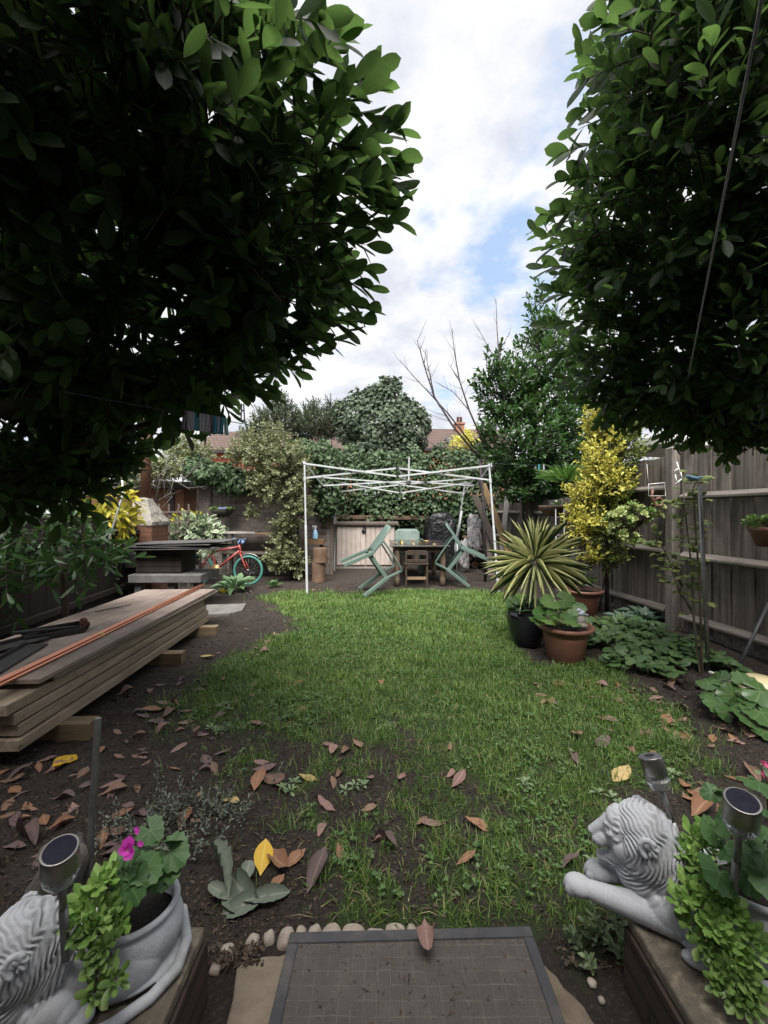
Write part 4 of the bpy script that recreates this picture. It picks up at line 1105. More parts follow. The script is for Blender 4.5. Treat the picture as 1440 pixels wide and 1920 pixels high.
# old stump at the left
bm = bmesh.new(); bmesh.ops.create_cone(bm, cap_ends=True, segments=28, radius1=.085, radius2=.06, depth=.24); bmesh.ops.subdivide_edges(bm, edges=bm.edges[:], cuts=4, use_grid_fill=True)
for v in bm.verts:
    v.co += Vector((v.co.x, v.co.y, v.co.z * .2)) * mnoise.noise(v.co * 22) * .35
me = bpy.data.meshes.new('tree_stump'); bm.to_mesh(me); bm.free(); me.polygons.foreach_set('use_smooth', np.ones(len(me.polygons), bool))
o = link('tree_stump', me, mat('old grey stump', (.15, .135, .12), (.07, .06, .055), .9, 14, bump=1, bscale=40, stretch=(1, 1, .3), bd=.01)); o.location = gr(100, 1720) + Vector((.02, .0, .1)); o.rotation_euler = (0, .12, 0)
tag(o, 'weathered grey stump in the soil behind the left solar light', 'stump')

# ------------------------------------------------------------------ fallen leaves
def fallen_mesh(seed):
    rs = np.random.default_rng(seed)
    tv, tf, tuv = T_leaf(9, rs.uniform(.46, .58), .8, 0, 0, .07)
    x, y, z = tv[:, 0].copy(), tv[:, 1] * rs.uniform(.17, .25), tv[:, 2].copy()
    y *= np.where(y > 0, rs.uniform(.85, 1.1), rs.uniform(.85, 1.1))
    curl = rs.uniform(-.2, 1.5); roll = rs.uniform(.2, 3.2)
    zz_ = (np.cosh(np.abs(y) * roll * 2.6) - 1) * .28
    zz_ += .02 * np.sin(x * 9 + y * 14 + seed) + .012 * np.sin(x * 21 - y * 17)
    ax = curl * (x - .35)
    X = np.where(abs(curl) > 1e-3, np.sin(ax) / curl, x); Z = zz_ + .5 * (1 - np.cos(ax)) / max(abs(curl), .05) * np.sign(curl)
    tw = rs.uniform(-.5, .5) * (x - .5); Y2 = y * np.cos(tw) - Z * np.sin(tw); Z = y * np.sin(tw) + Z * np.cos(tw)
    me = bpy.data.meshes.new('fallen_leaf')
    Z -= Z.min()
    me.from_pydata(np.c_[X, Y2, Z].tolist(), [], tf); me.update()
    u = me.uv_layers.new(name='UVMap'); li = np.array([i for f in tf for i in f]); u.data.foreach_set('uv', tuv[li].astype(np.float32).ravel())
    me.polygons.foreach_set('use_smooth', np.ones(len(me.polygons), bool))
    return me
FM = {}
for kname in F:
    FM[kname] = []
    for k in range(6):
        me = fallen_mesh(100 + k + 17 * len(FM)); me.materials.append(F[kname]); FM[kname].append(me)
def fallen(kind, p, ang, L, label, group='fallen leaves', lift=0.0, tilt=.16):
    o = bpy.data.objects.new('fallen_leaf', random.choice(FM[kind])); col.objects.link(o)
    o.location = (p.x, p.y, p.z + lift); o.scale = (L, L * random.uniform(.8, 1.15), L * random.uniform(.6, 1.1))
    o.rotation_euler = (random.gauss(0, tilt), random.gauss(0, tilt), ang)
    return tag(o, label, 'leaf', group)
SPECIAL = [
    ('yellow', 95, 1446, 140, 1413, 'bright yellow fallen leaf on the soil left of the metal stake'),
    ('straw', 1143, 1476, 1182, 1444, 'yellow leaf with brown blotches on the grass left of the slim solar light'),
    ('dark', 573, 1690, 608, 1612, 'large purple brown leaf on the lawn edge left of the door mat'),
    ('dark', 700, 1560, 744, 1602, 'purple brown leaf in the worn middle of the lawn'),
    ('orange', 868, 1536, 921, 1556, 'long orange brown leaf right of the worn lawn patch'),
    ('orange', 852, 1632, 890, 1610, 'curled orange leaf on the grass above the door mat right half'),
    ('pink', 845, 1482, 872, 1453, 'upright pinkish leaf in the middle of the lawn'),
    ('tan', 478, 1452, 540, 1478, 'big crumpled brown leaf in the small pile on the left of the lawn'),
    ('dark', 468, 1450, 520, 1436, 'dark leaf under the crumpled brown leaf on the left of the lawn'),
    ('orange', 476, 1492, 492, 1452, 'folded orange leaf of the small pile on the left of the lawn'),
    ('straw', 413, 1506, 449, 1517, 'straw coloured leaf in the grass above the grey sprigs'),
    ('straw', 558, 1455, 594, 1464, 'curled straw leaf right of the small leaf pile'),
    ('tan', 636, 1424, 658, 1403, 'tan leaf in the group of three on the lawn, middle one'),
    ('tan', 660, 1384, 680, 1410, 'tan leaf in the group of three on the lawn, right one'),
    ('pink', 619, 1420, 629, 1398, 'pink leaf in the group of three on the lawn, left one'),
    ('pink', 468, 1358, 492, 1366, 'oval pinkish leaf at the left lawn edge'),
    ('dark', 1111, 1412, 1143, 1388, 'purple leaf on the right lawn beside a brown one'),
    ('dark', 1064, 1408, 1086, 1434, 'dark purple leaf left of the yellow blotched leaf'),
    ('tan', 1070, 1372, 1092, 1400, 'tan leaf on the right of the lawn below the leaf cluster'),
    ('orange', 1238, 1370, 1258, 1340, 'upright orange leaf at the right lawn edge'),
    ('tan', 1236, 1362, 1256, 1376, 'pale brown leaf under the upright orange leaf'),
    ('pink', 1112, 1350, 1158, 1362, 'long pink leaf right of the leaf cluster on the lawn'),
    ('orange', 1332, 1362, 1385, 1380, 'long orange leaf at the foot of the broad leaved plant'),
    ('tan', 1398, 1390, 1440, 1378, 'large tan leaf at the right picture edge under the broad leaved plant'),
    ('tan', 1392, 1435, 1425, 1468, 'brown leaf on the bare soil right of the slim solar light'),
    ('yellow', 487, 1650, 498, 1598, 'yellow and brown leaf standing in the silver leaf plant'),
    ('orange', 496, 1600, 540, 1650, 'orange curled leaf over the silver leaf plant'),
    ('orange', 497, 1690, 535, 1655, 'brown curled leaf below the silver leaf plant'),
    ('orange', 334, 1562, 356, 1520, 'orange narrow leaf right of the grey sprigs'),
    ('straw', 373, 1232, 404, 1233, 'straw yellow leaf on the mud near the middle bearer'),
    ('tan', 216, 1308, 254, 1296, 'reddish brown leaf on the soil beside the timber stack'),
    ('tan', 302, 1350, 330, 1330, 'brown leaf on the soil below the nearest bearer'),
    ('orange', 246, 1345, 324, 1326, 'long orange brown leaf on the soil right of the stake'),
    ('dark', 2, 1475, 60, 1440, 'long purple leaf at the left picture edge'),
    ('tan', 120, 1462, 148, 1452, 'small brown leaf under the bright yellow leaf'),
    ('pink', 182, 1490, 232, 1470, 'long dull pink leaf right of the metal stake'),
    ('orange', 80, 1570, 140, 1545, 'rusty brown leaf beside the grey stump'),
    ('dark', 20, 1560, 70, 1600, 'purple brown leaf left of the grey stump'),
    ('orange', 632, 1590, 642, 1622, 'narrow folded orange leaf in the worn lawn above the door mat'),
    ('tan', 780, 1550, 800, 1530, 'small brown leaf in the worn middle of the lawn'),
    ('orange', 1272, 1490, 1340, 1510, 'rusty leaf behind the right geranium'),
    ('orange', 1290, 1535, 1330, 1500, 'orange brown leaf among the right weeds'),
    ('dark', 1048, 1640, 1085, 1620, 'dark leaf beside the right lion paw'),
]
for kind, x0, y0_, x1, y1_, lab in SPECIAL:
    a_, b_ = gr(x0, y0_), gr(x1, y1_); d = b_ - a_
    L = min(max(d.length, .055), .17)
    c = (a_ + b_) / 2; c.z = ground_z(c.x, c.y) + .014
    c -= d.normalized() * L * .1
    o_ = fallen(kind, c, math.atan2(d.y, d.x), L, lab)
    if kind == 'yellow': o_.scale.y *= 1.5
p = Vector((.125, 1.20, .052)); fallen('pink', p, rad(-88), .125, 'pinkish brown leaf resting on the far rim of the door mat', tilt=.05)
REG = [  # px polygon box, count, kinds, place words
    ((0, 1400, 240, 1680), 42, ('tan', 'tan', 'pink', 'dark', 'orange'), 'on the dark soil left of the metal stake and stump'),
    ((215, 1270, 420, 1420), 34, ('tan', 'pink', 'dark'), 'on the dark soil between the timber stack and the lawn'),
    ((200, 1420, 420, 1560), 14, ('tan', 'orange', 'dark'), 'among the grey sprigs behind the left lion'),
    ((400, 1180, 520, 1300), 14, ('tan', 'pink'), 'on the muddy lawn edge past the timber stack'),
    ((450, 1260, 1000, 1640), 24, ('tan', 'pink', 'orange'), 'scattered loosely over the left half of the lawn'),
    ((1010, 1275, 1290, 1330), 34, ('tan', 'pink', 'orange', 'dark'), 'in the drift of leaves in front of the terracotta pots'),
    ((1100, 1300, 1300, 1420), 14, ('tan', 'pink'), 'on the right lawn edge'),
    ((1270, 1320, 1440, 1400), 20, ('orange', 'tan', 'pink'), 'on the soil under the broad leaved plant'),
    ((1270, 1460, 1400, 1540), 10, ('orange', 'tan'), 'on the ground behind the right solar lights'),
    ((640, 1076, 900, 1112), 14, ('tan', 'dark', 'orange'), 'on the bare earth around the garden table'),
    ((390, 1100, 640, 1130), 8, ('tan', 'dark'), 'on the mud in front of the bicycle'),
]
for (x0, y0_, x1, y1_), n, kinds, words in REG:
    for k in range(n):
        p = gr(random.uniform(x0, x1), random.uniform(y0_, y1_)); kind = random.choice(kinds)
        p.z = ground_z(p.x, p.y) + .003
        nm = {'tan': 'tan brown', 'pink': 'pinkish brown', 'dark': 'dark purple brown', 'orange': 'orange brown'}[kind]
        fallen(kind, p, random.uniform(0, 6.28), random.uniform(.06, .125), f'{nm} dead leaf {words}', f'{nm} dead leaves {words}')
# ------------------------------------------------------------------ pots on the right
def pot(name, label, c, prof, mat_, cat='pot', soil_r=None, soil_z=None, group=None):
    r = thing(name, label, cat, c, group=group)
    mb = MB(); mb.lathe(prof, 48); mb.build('pot_body', mat_, r, smooth=True)
    if soil_r:
        mb = MB(); mb.lathe([(0, soil_z + .01), (soil_r * .6, soil_z + .006), (soil_r, soil_z)], 24, jit=.03); mb.build('soil', G['soil'], r)
    return r
TP = [(.0, 0), (.135, 0), (.148, .012), (.178, .19), (.186, .215), (.182, .222), (.188, .232), (.192, .262), (.206, .268), (.228, .272), (.236, .282), (.236, .298), (.228, .308), (.212, .306), (.2, .296), (.19, .25)]
pot('plant_pot', 'large terracotta coloured pot nearest the camera, in front of the black glazed pot', gr(1060, 1236), TP, G['terracotta'], soil_r=.2, soil_z=.262)
pot('plant_pot', 'terracotta coloured pot against the fence behind the front pots', gr(1093, 1150), [(a * 1.02, b * 1.02) for a, b in TP], G['terracotta'], soil_r=.2, soil_z=.268)
BP = [(0, 0), (.115, 0), (.13, .01), (.165, .12), (.188, .22), (.192, .27), (.182, .315), (.168, .335), (.17, .35), (.184, .362), (.186, .374), (.172, .378), (.155, .36), (.15, .3)]
pot('plant_pot', 'shiny black glazed pot holding the striped yucca', gr(987, 1207), BP, G['black_glaze'], soil_r=.155, soil_z=.335)
# striped yucca
bpb = gr(987, 1207)
yr = thing('yucca', 'striped yucca with cream edged sword leaves in the black pot', 'yucca', bpb + Vector((0, 0, .33)))
yc = at(1003, 1052, 3.98) - (bpb + Vector((0, 0, .33)))
mb = MB(); mb.tube([(0, 0, -.03), yc * .5 + Vector((.01, 0, 0)), yc], [.035, .032, .04], 12); mb.build('stem', G['bark_grey'], yr)
la = Leaves()
rosette(la, yc - Vector((0, 0, .02)), (-.08, -.25, .96), 122, .50, .0098, .06, 2.4, jit=.16, inner=.85)
la.build('leaves', T_SWORD, G['sword_var'], yr)
# plants in the other pots
def tuft(label, c, axis, n, L, W, mat_, T=T_SWORD, name='plant', cat='plant', lo=.1, hi=1.2, rr=.0, group=None):
    r = thing(name, label, cat, c, group=group); la = Leaves()
    for k in range(max(1, int(rr * 100)) if rr else 1):
        off = (RNG.normal(0, rr), RNG.normal(0, rr), 0) if rr else (0, 0, 0)
        rosette(la, off, axis, n, L, W, lo, hi)
    la.build('leaves', T, mat_, r); return r
tuft('small green spiky plant in the rear terracotta pot', at(1090, 1098, 5.2), (0, -.2, 1), 26, .27, .018, G['sword_green'], hi=1.1)
p = gr(1060, 1236) + Vector((-.04, .0, .28))
round_leaf_plant('lobed green leaves growing in the front terracotta pot', p, [(1030, 1165, 3.45, 18), (1052, 1162, 3.4, 18), (1012, 1152, 3.5, 18), (1070, 1155, 3.5, 17), (1040, 1150, 3.55, 17), (1024, 1146, 3.6, 15), (1058, 1146, 3.6, 16), (1075, 1165, 3.4, 18), (1004, 1162, 3.5, 14), (1082, 1140, 3.55, 18), (1030, 1128, 3.6, 20), (1062, 1125, 3.6, 18)], (), leafmat('pot plant leaf', (.05, .12, .03), (.12, .2, .05), .45, .25, rib=(.14, .22, .09)))
p = bpb + Vector((0, -.02, .37))
round_leaf_plant('low green leaves around the foot of the striped yucca', p, [(985 + random.uniform(-36, 36), 1136 + random.uniform(-12, 8), 3.9 + random.uniform(-.12, .12), random.uniform(7, 11)) for k in range(34)], (), G['ground_cover'])
# small seated animal ornament in the front pot
bd = thing('pot_ornament', 'small grey bird ornament with a blue head on the rim of the front pot', 'ornament', at(1090, 1172, 3.42))
me = blobmesh('stone_body', [((0, 0, .04), (.035, .03, .045), (0, 0, 0)), ((0, -.01, .0), (.05, .04, .02), (0, 0, 0))], [], voxel=.004); me.polygons.foreach_set('use_smooth', np.ones(len(me.polygons), bool))
link('stone_body', me, G['concrete'], bd)
me = blobmesh('bird', [((0, 0, .10), (.03, .024, .024), (0, -.4, 0)), ((-.02, 0, .125), (.016, .015, .015), (0, 0, 0)), ((.035, 0, .09), (.03, .012, .008), (0, .3, 0))], [((-.03, 0, .125), (-.045, 0, .122), .006, .002)], voxel=.003); me.polygons.foreach_set('use_smooth', np.ones(len(me.polygons), bool))
link('bird', me, mat('grey blue bird', (.42, .47, .55), (.34, .38, .46), .5, 20), bd)

# ------------------------------------------------------------------ gazebo frame
gz_ = thing('gazebo_frame', 'bare white metal gazebo frame with folding scissor trusses and no cover', 'gazebo', (0, 0, 0))
A = gr(576, 1112); A.z = 0
PTS = {'fl': (A, at(571, 868, 6.5)), 'fr': (Vector((1.86, 6.6, 0)), at(917, 872, 6.6)), 'bl': (Vector((-1.10, 9.0, 0)), at(628, 902, 8.9)), 'br': (Vector((1.52, 9.1, 0)), at(872, 905, 8.9))}
for k, (b_, t_) in PTS.items():
    mb = MB(); mid = b_.lerp(t_, .52)
    mb.bar(b_, mid, .034, .034); mb.bar(mid - (t_ - b_).normalized() * .03, t_, .027, .027)
    mb.build('leg', G['white_metal'], gz_, bevel=.003)
    mb = MB(); d = (t_ - b_).normalized(); mb.bar(t_ - d * .29, t_ - d * .23, .04, .04); mb.build('sliding_bracket', G['white_metal'], gz_, bevel=.003); mb = MB(); mb.bar(t_ - d * .02, t_ + d * .02, .042, .042); mb.build('corner_joint', G['white_metal'], gz_, bevel=.003)
hub = at(766, 905, 7.75); hubt = at(767, 858, 7.75)
mids = {}
def scissor(a, b_, mz_lo, mz_hi):
    """two pairs of crossed bars from post a to post b meeting at the middle"""
    ta, tb = PTS[a][1] if isinstance(a, str) else a, PTS[b_][1]
    m_ = (ta + tb) / 2; lo = Vector((m_.x, m_.y, mz_lo)); hi = Vector((m_.x, m_.y, mz_hi))
    for tt in (ta, tb):
        low = tt - Vector((0, 0, .24)); o_ = Vector((0, 0, 0))
        off = (tb - ta).normalized().cross(Vector((0, 0, 1))) * .012
        mb = MB(); mb.bar(tt - Vector((0, 0, .01)) + off, lo + off, .013, .026); mb.build('truss_bar', G['white_metal'], gz_)
        mb = MB(); mb.bar(low - off, hi - off, .013, .026); mb.build('truss_bar', G['white_metal'], gz_)
        f = .5; x_ = ((tt + lo) / 2 + (low + hi) / 2) / 2
        mb = MB(); mb.box(x_, (.03, .03, .03)); mb.build('joint', G['joint'], gz_, bevel=.004)
    mb = MB(); mb.box(lo, (.05, .04, .04)); mb.box(hi, (.05, .04, .04)); mb.build('joint', G['joint'], gz_, bevel=.004)
    return lo, hi
M1 = scissor('fl', 'fr', 1.875, 2.01); M2 = scissor('bl', 'br', 1.72, 1.90); M3 = scissor('fl', 'bl', 1.80, 1.96); M4 = scissor('fr', 'br', 1.80, 1.95)
for lo, hi in (M1, M2, M3, M4):
    mb = MB(); mb.bar(lo, hub + Vector((0, 0, .03)), .013, .024); mb.build('truss_bar', G['white_metal'], gz_)
    mb = MB(); mb.bar(hi, hub - Vector((0, 0, .02)), .013, .024); mb.build('truss_bar', G['white_metal'], gz_)
mb = MB(); mb.bar(hub - Vector((0, 0, .06)), hubt, .03, .03); mb.build('centre_pole', G['white_metal'], gz_, bevel=.003)
mb = MB(); mb.box(hub, (.08, .08, .07)); mb.build('joint', G['joint'], gz_, bevel=.005)

# ------------------------------------------------------------------ garden table, chairs
tb = thing('garden_table', 'dark wet wooden garden table under the gazebo frame, covered with leaves', 'table', (.63, 7.75, 0))
mb = MB(); mb.box((0, 0, .705), (1.04, 1.5, .03)); mb.build('tabletop', G['table_top'], tb, bevel=.008)
mb = MB()
for sx in (-1, 1): mb.box((sx * .42, 0, .64), (.03, 1.36, .09))
for sy in (-1, 1): mb.box((0, sy * .66, .64), (.8, .03, .09))
mb.build('apron', G['dark_wood'], tb, bevel=.003)
for sx in (-1, 1):
    for sy in (-1, 1):
        mb = MB(); mb.lathe([(.035, 0), (.04, .04), (.05, .06), (.05, .14), (.042, .16), (.05, .19), (.05, .50), (.045, .52), (.05, .55), (.05, .69)], 14, (sx * .4, sy * .64, 0)); mb.build('leg', wood('table leg', (.15, .11, .08), (.1, .075, .055), 'z', .7, 90), tb)
for k in range(16):
    p = Vector((.63 + random.uniform(-.45, .35), 7.75 + random.uniform(-.7, .5), .722))
    fallen(random.choice(('tan', 'orange', 'straw')), p, random.uniform(0, 6.3), random.uniform(.08, .13), 'brown dead leaf lying on the dark garden table', 'dead leaves on the garden table')
def plastic_chair(label, loc, rot, s=1.0):
    r = thing('plastic_chair', label, 'chair', loc, group='green plastic garden chairs', rot=rot); r.scale = (s,) * 3
    gp = G['green_plastic']
    # origin between the front feet, +x is the way the sitter faces
    me_ = MB()
    n = 7
    def sheet(fn, nu, nv, th):
        mb = MB(); P = [[Vector(fn(i / nu, j / nv)) for j in range(nv + 1)] for i in range(nu + 1)]
        vs_ = [p for row in P for p in row]; fs = []
        for i in range(nu):
            for j in range(nv):
                a = i * (nv + 1) + j; fs.append((a, a + 1, a + nv + 2, a + nv + 1))
        mb.add(vs_, fs, True)
        return mb
    def finish(mb, name, th):
        o = mb.build(name, gp, r); s_ = o.modifiers.new('solid', 'SOLIDIFY'); s_.thickness = th; s_.offset = 0
        return o
    finish(sheet(lambda u, v: (-.44 + .46 * u, (v - .5) * (.44 + .04 * u), .42 + .015 * u - .02 * math.sin(math.pi * v) * math.sin(math.pi * u) - .03 * max(0, u - .88) / .12), 8, 8, .006), 'seat', .012)
    finish(sheet(lambda u, v: (-.43 - .16 * u - .04 * math.sin(math.pi * v) , (v - .5) * (.44 + .08 * math.sin(2.2 * u)) * (1 if u < .8 else math.sqrt(max(0.02, 1 - ((u - .8) / .21) ** 2)) * .35 + .65), .44 + .43 * u), 8, 10, .006), 'backrest', .012)
    for sgn in (-1, 1):
        mb = MB(); y = sgn * .265
        pts = [(-.50, sgn * .25, .66), (-.35, y, .665), (-.15, y + sgn * .015, .665), (-.02, y + sgn * .01, .655), (.02, y, .63)]
        for a, b_ in zip(pts, pts[1:]): mb.bar(a, b_, .055, .022)
        mb.build('armrest', gp, r, bevel=.006)
        mb = MB(); mb.bar((.0, sgn * .285, 0), (-.02, sgn * .25, .43), .07, .05, up=(1, 0, 0)); mb.bar((-.02, sgn * .25, .42), (.01, y, .65), .05, .03, up=(1, 0, 0)); mb.build('leg', gp, r, bevel=.006)
        mb = MB(); mb.bar((-.52, sgn * .26, 0), (-.43, sgn * .235, .45), .07, .05, up=(1, 0, 0)); mb.bar((-.43, sgn * .235, .44), (-.5, sgn * .25, .67), .045, .03, up=(1, 0, 0)); mb.build('leg', gp, r, bevel=.006)
        mb = MB(); mb.bar((-.44, sgn * .225, .40), (.0, sgn * .24, .41), .02, .05); mb.build('seat_rail', gp, r, bevel=.004)
    return r
def tip(th, hd): return (Matrix.Rotation(hd, 4, 'Z') @ Matrix.Rotation(th, 4, 'Y')).to_euler()
plastic_chair('green plastic chair tipped forward against the left side of the dark table', Vector((-.36, 6.45, .02)), tip(rad(57), rad(10)), 1.08)
plastic_chair('green plastic chair tipped forward against the right side of the dark table', Vector((1.50, 7.25, .02)), tip(rad(55), rad(173)), 1.08)
plastic_chair('green plastic chair standing upright behind the far end of the dark table', Vector((.52, 8.45, 0)), (0, 0, rad(-90)), 1.06)
wc = thing('wooden_chair', 'low dark wooden chair pushed under the near end of the table', 'chair', (.56, 7.05, 0))
for sx in (-1, 1):
    mb = MB(); mb.box((sx * .18, -.08, .31), (.035, .035, .62)); mb.build('leg', G['dark_wood'], wc, bevel=.004)
    mb = MB(); mb.box((sx * .18, .28, .2), (.035, .035, .4)); mb.build('leg', G['dark_wood'], wc, bevel=.004)
mb = MB(); mb.box((0, .1, .405), (.42, .42, .03)); mb.build('seat', G['dark_wood'], wc, bevel=.006)
mb = MB(); mb.box((0, -.083, .60), (.33, .022, .08)); mb.box((0, -.083, .46), (.33, .02, .05)); mb.box((0, -.083, .53), (.08, .018, .16)); mb.build('backrest', G['dark_wood'], wc, bevel=.004)
mb = MB(); mb.box((0, -.08, .16), (.33, .02, .05)); mb.build('stretcher', wood('stretcher', (.24, .17, .11), (.16, .11, .07), 'x', .7, 90), wc, bevel=.004)

# ------------------------------------------------------------------ storage shed and clutter at the back
st = thing('storage_box', 'low faded beige wooden storage shed with two boarded doors', 'storage shed', (-.42, 9.3, 0))
for sx in (-1, 1):
    mb = MB(); k = 0
    for i in range(6):
        mb.box((sx * .335 + (i - 2.5) * .108, -.02, .53), (.097, .02, .88), (0, 0, 0))
    mb.box((sx * .335, -.004, .53), (.65, .014, .88)); mb.build('door', G['shed_paint'], st, bevel=.004)
mb = MB(); mb.box((0, .32, .5), (1.36, .62, 1.0)); mb.build('carcass', G['shed_paint'], st, bevel=.004)
mb = MB(); mb.box((0, .3, 1.045), (1.5, .78, .05), (.06, 0, 0)); mb.build('lid', G['board_grey'], st, bevel=.006)
mb = MB(); mb.box((-.04, -.045, .93), (.05, .02, .09)); mb.lathe([(.0, -.01), (.05, -.008), (.05, .008), (0, .01)], 16, (-.04, -.05, .87), Matrix.Rotation(rad(90), 3, 'X').to_4x4()); mb.build('hasp', G['black_metal'], st)
mb = MB(); mb.lathe([(0, 0), (.012, 0), (.012, .03), (0, .03)], 12, (.33, -.03, .55), Matrix.Rotation(rad(90), 3, 'X').to_4x4()); mb.build('door_knob', G['black_metal'], st)
mb = MB(); mb.box((-.1, 0, 0), (2.5, .05, .09), (0, .01, 0)); o = mb.build('wooden_rail', wood('brown rail', (.2, .13, .09), (.13, .09, .065), 'x', .8, 90), bevel=.004); o.location = (0, 9.72, 1.17); tag(o, 'long brown wooden rail behind the storage shed under the ivy', 'rail')
def crumple(name, label, cat, c, r, mat_, seed=0, amp=.25, fr=3.0, box=.75):
    bm = bmesh.new(); bmesh.ops.create_icosphere(bm, subdivisions=5, radius=1)
    for v in bm.verts:
        q = v.co.copy(); sgn = lambda a: math.copysign(abs(a) ** box, a)
        n1 = mnoise.noise(q * fr + Vector((seed, 0, 0))) * .9 + (.5 - abs(mnoise.noise(q * fr * 2 + Vector((0, seed, 0))))) * .5 + mnoise.noise(q * fr * 5) * .12
        v.co = Vector((sgn(q.x) * r[0], sgn(q.y) * r[1], sgn(q.z) * r[2])) * (1 + amp * n1)
    me = bpy.data.meshes.new(name); bm.to_mesh(me); bm.free(); me.polygons.foreach_set('use_smooth', np.ones(len(me.polygons), bool))
    o = link(name, me, mat_); o.location = c
    return tag(o, label, cat)
crumple('covered_barbecue', 'tall object wrapped in shiny black plastic sheet behind the table', 'plastic cover', (1.28, 9.3, .60), (.36, .3, .66), G['black_bag'], 3, .16, 1.6, .55)
crumple('plastic_bundle', 'crumpled white plastic hanging on the log pile', 'plastic sheet', (2.02, 9.05, .78), (.15, .10, .42), G['white_bag'], 5, .35, 2.0, .7)
crumple('plastic_bundle', 'grey white torn bag at the foot of the leaning boards', 'plastic bag', (1.72, 8.75, .35), (.10, .10, .32), G['white_bag'], 11, .4, 2.0, .8)
for k in range(26):
    i, j = k % 6, k // 6
    mb = MB(); rr = random.uniform(.055, .085); mb.tube([(0, -.25, 0), (0, .25, 0)], [rr, rr * random.uniform(.85, 1.1)], 11)
    o = mb.build('log', G['log'], bevel=.004); o.location = (1.92 + i * .16 + (j % 2) * .07, 9.5 + random.uniform(-.06, .06), .09 + j * .15); o.rotation_euler = (0, 0, random.uniform(-.1, .1))
    tag(o, 'split log in the wood pile behind the leaning boards', 'log', 'logs in the wood pile')
for name, x0, y0_, x1, y1_, Ya, Yb, wd, m_, d in (('leaning_board', 890, 928, 935, 1035, 8.9, 8.3, .17, 'board_grey', 'wide dark grey board leaning left of the pale wet board'), ('leaning_board', 905, 906, 952, 1030, 8.9, 8.2, .16, 'board_pale', 'pale yellowish wet board leaning against the hedge'),
                                        ('leaning_board', 952, 922, 940, 1040, 8.9, 8.3, .1, 'board_white', 'narrow flaking white board behind the striped yucca'), ('leaning_board', 917, 1000, 920, 1060, 8.8, 8.4, .13, 'board_grey', 'short upright grey board at the log pile')):
    t_ = at(x0, y0_, Ya); b_ = at(x1, y1_, Yb); d_ = (t_ - b_).normalized(); b_ = b_ - d_ * (b_.z / d_.z)
    mb = MB(); L = (t_ - b_).length; mb.box((0, 0, L / 2), (wd, .025, L)); o = mb.build(name, G[m_], bevel=.003); o.location = b_; o.rotation_euler = d_.to_track_quat('Z', 'Y').to_euler()
    tag(o, d, 'board', 'boards leaning by the log pile')
mb = MB(); mb.tube([at(858, 1010, 8.9), at(866, 958, 8.9)], .02, 8); mb.tube([Vector((1.6, 8.9, 0)), at(858, 1010, 8.9)], .02, 8); tag(mb.build('white_pole', G['white_metal']), 'thin white pole standing beside the black plastic cover', 'pole')
# wooden post, logs, shelf with spray bottle at the left of the gazebo
mb = MB(); mb.box((0, 0, .98), (.14, .12, 1.96)); o = mb.build('wooden_post', G['board_grey'], bevel=.006); o.location = (-1.27, 8.5, 0); tag(o, 'thick grey wooden post at the end of the dark shed', 'post')
for x, h, a, d in ((-1.08, 1.05, .06, 'narrow board leaning right of the thick grey post'), (-1.16, 1.35, .03, 'grey batten leaning on the thick grey post')):
    mb = MB(); mb.box((0, 0, h / 2), (.07, .025, h), (0, a, 0)); o = mb.build('batten', G['board_grey'], bevel=.003); o.location = (x, 8.55, 0); tag(o, d, 'batten')
for z, h, rr, dx_, d in ((0, .36, .125, 0, 'upright log stump standing by the left gazebo leg'), (.362, .27, .135, .03, 'second log section stacked on the upright stump')):
    mb = MB(); mb.lathe([(0, 0), (rr * 1.05, 0), (rr, .03), (rr * .96, h * .5), (rr, h - .02), (rr * .96, h), (0, h)], 18, jit=.05); o = mb.build('log_stump', G['log'], bevel=.004); o.location = (-1.22 + dx_, 7.55, z); tag(o, d, 'log stump')
mb = MB(); mb.box((0, 0, 0), (.42, .2, .1)); mb.box((-.15, .03, -.45), (.06, .06, .8)); mb.box((.15, .03, -.45), (.06, .06, .8)); o = mb.build('plank_shelf', wood('orange shelf', (.26, .15, .08), (.18, .11, .06), 'x', .8, 90), bevel=.004); o.location = at(588, 1016, 8.0); tag(o, 'brown plank shelf carrying the spray bottle', 'shelf')
sb = thing('spray_bottle', 'pale blue spray bottle with white trigger on the plank shelf', 'spray bottle', at(591, 1011, 7.95))
mb = MB(); mb.lathe([(0, 0), (.05, 0), (.052, .02), (.05, .12), (.03, .17), (.016, .19), (.016, .2)], 16); mb.build('bottle', G['bottle'], sb)
mb = MB(); mb.tube([(0, 0, .2), (0, 0, .235)], .018, 10); mb.bar((.03, 0, .245), (-.06, 0, .25), .025, .03); mb.bar((-.03, 0, .24), (-.045, 0, .19), .012, .012); mb.build('trigger', G['bottle_cap'], sb, bevel=.003)

# ------------------------------------------------------------------ brick oven with flue, bench, dark sheets
ov = thing('brick_oven', 'brick barbecue chimney with a concrete hood and rusty flue pipe', 'brick oven', (-3.78, 6.4, 0))
mb = MB(); mb.box((0, 0, .54), (.50, .48, 1.08)); mb.build('brick_base', G['brick_red'], ov, bevel=.008)
mb = MB()
def ringb(h, a, b_): return [(-a, -b_, h), (a, -b_, h), (a, b_, h), (-a, b_, h)]
lv = [ringb(1.08, .262, .25), ringb(1.15, .264, .252), ringb(1.46, .11, .11), ringb(1.52, .09, .09)]
vs_ = [v for l in lv for v in l]; fs = [(3, 2, 1, 0), (12, 13, 14, 15)] + [(i * 4 + k, i * 4 + (k + 1) % 4, (i + 1) * 4 + (k + 1) % 4, (i + 1) * 4 + k) for i in range(3) for k in range(4)]
mb.add(vs_, fs); o = mb.build('hood', G['concrete'], ov, bevel=.02)
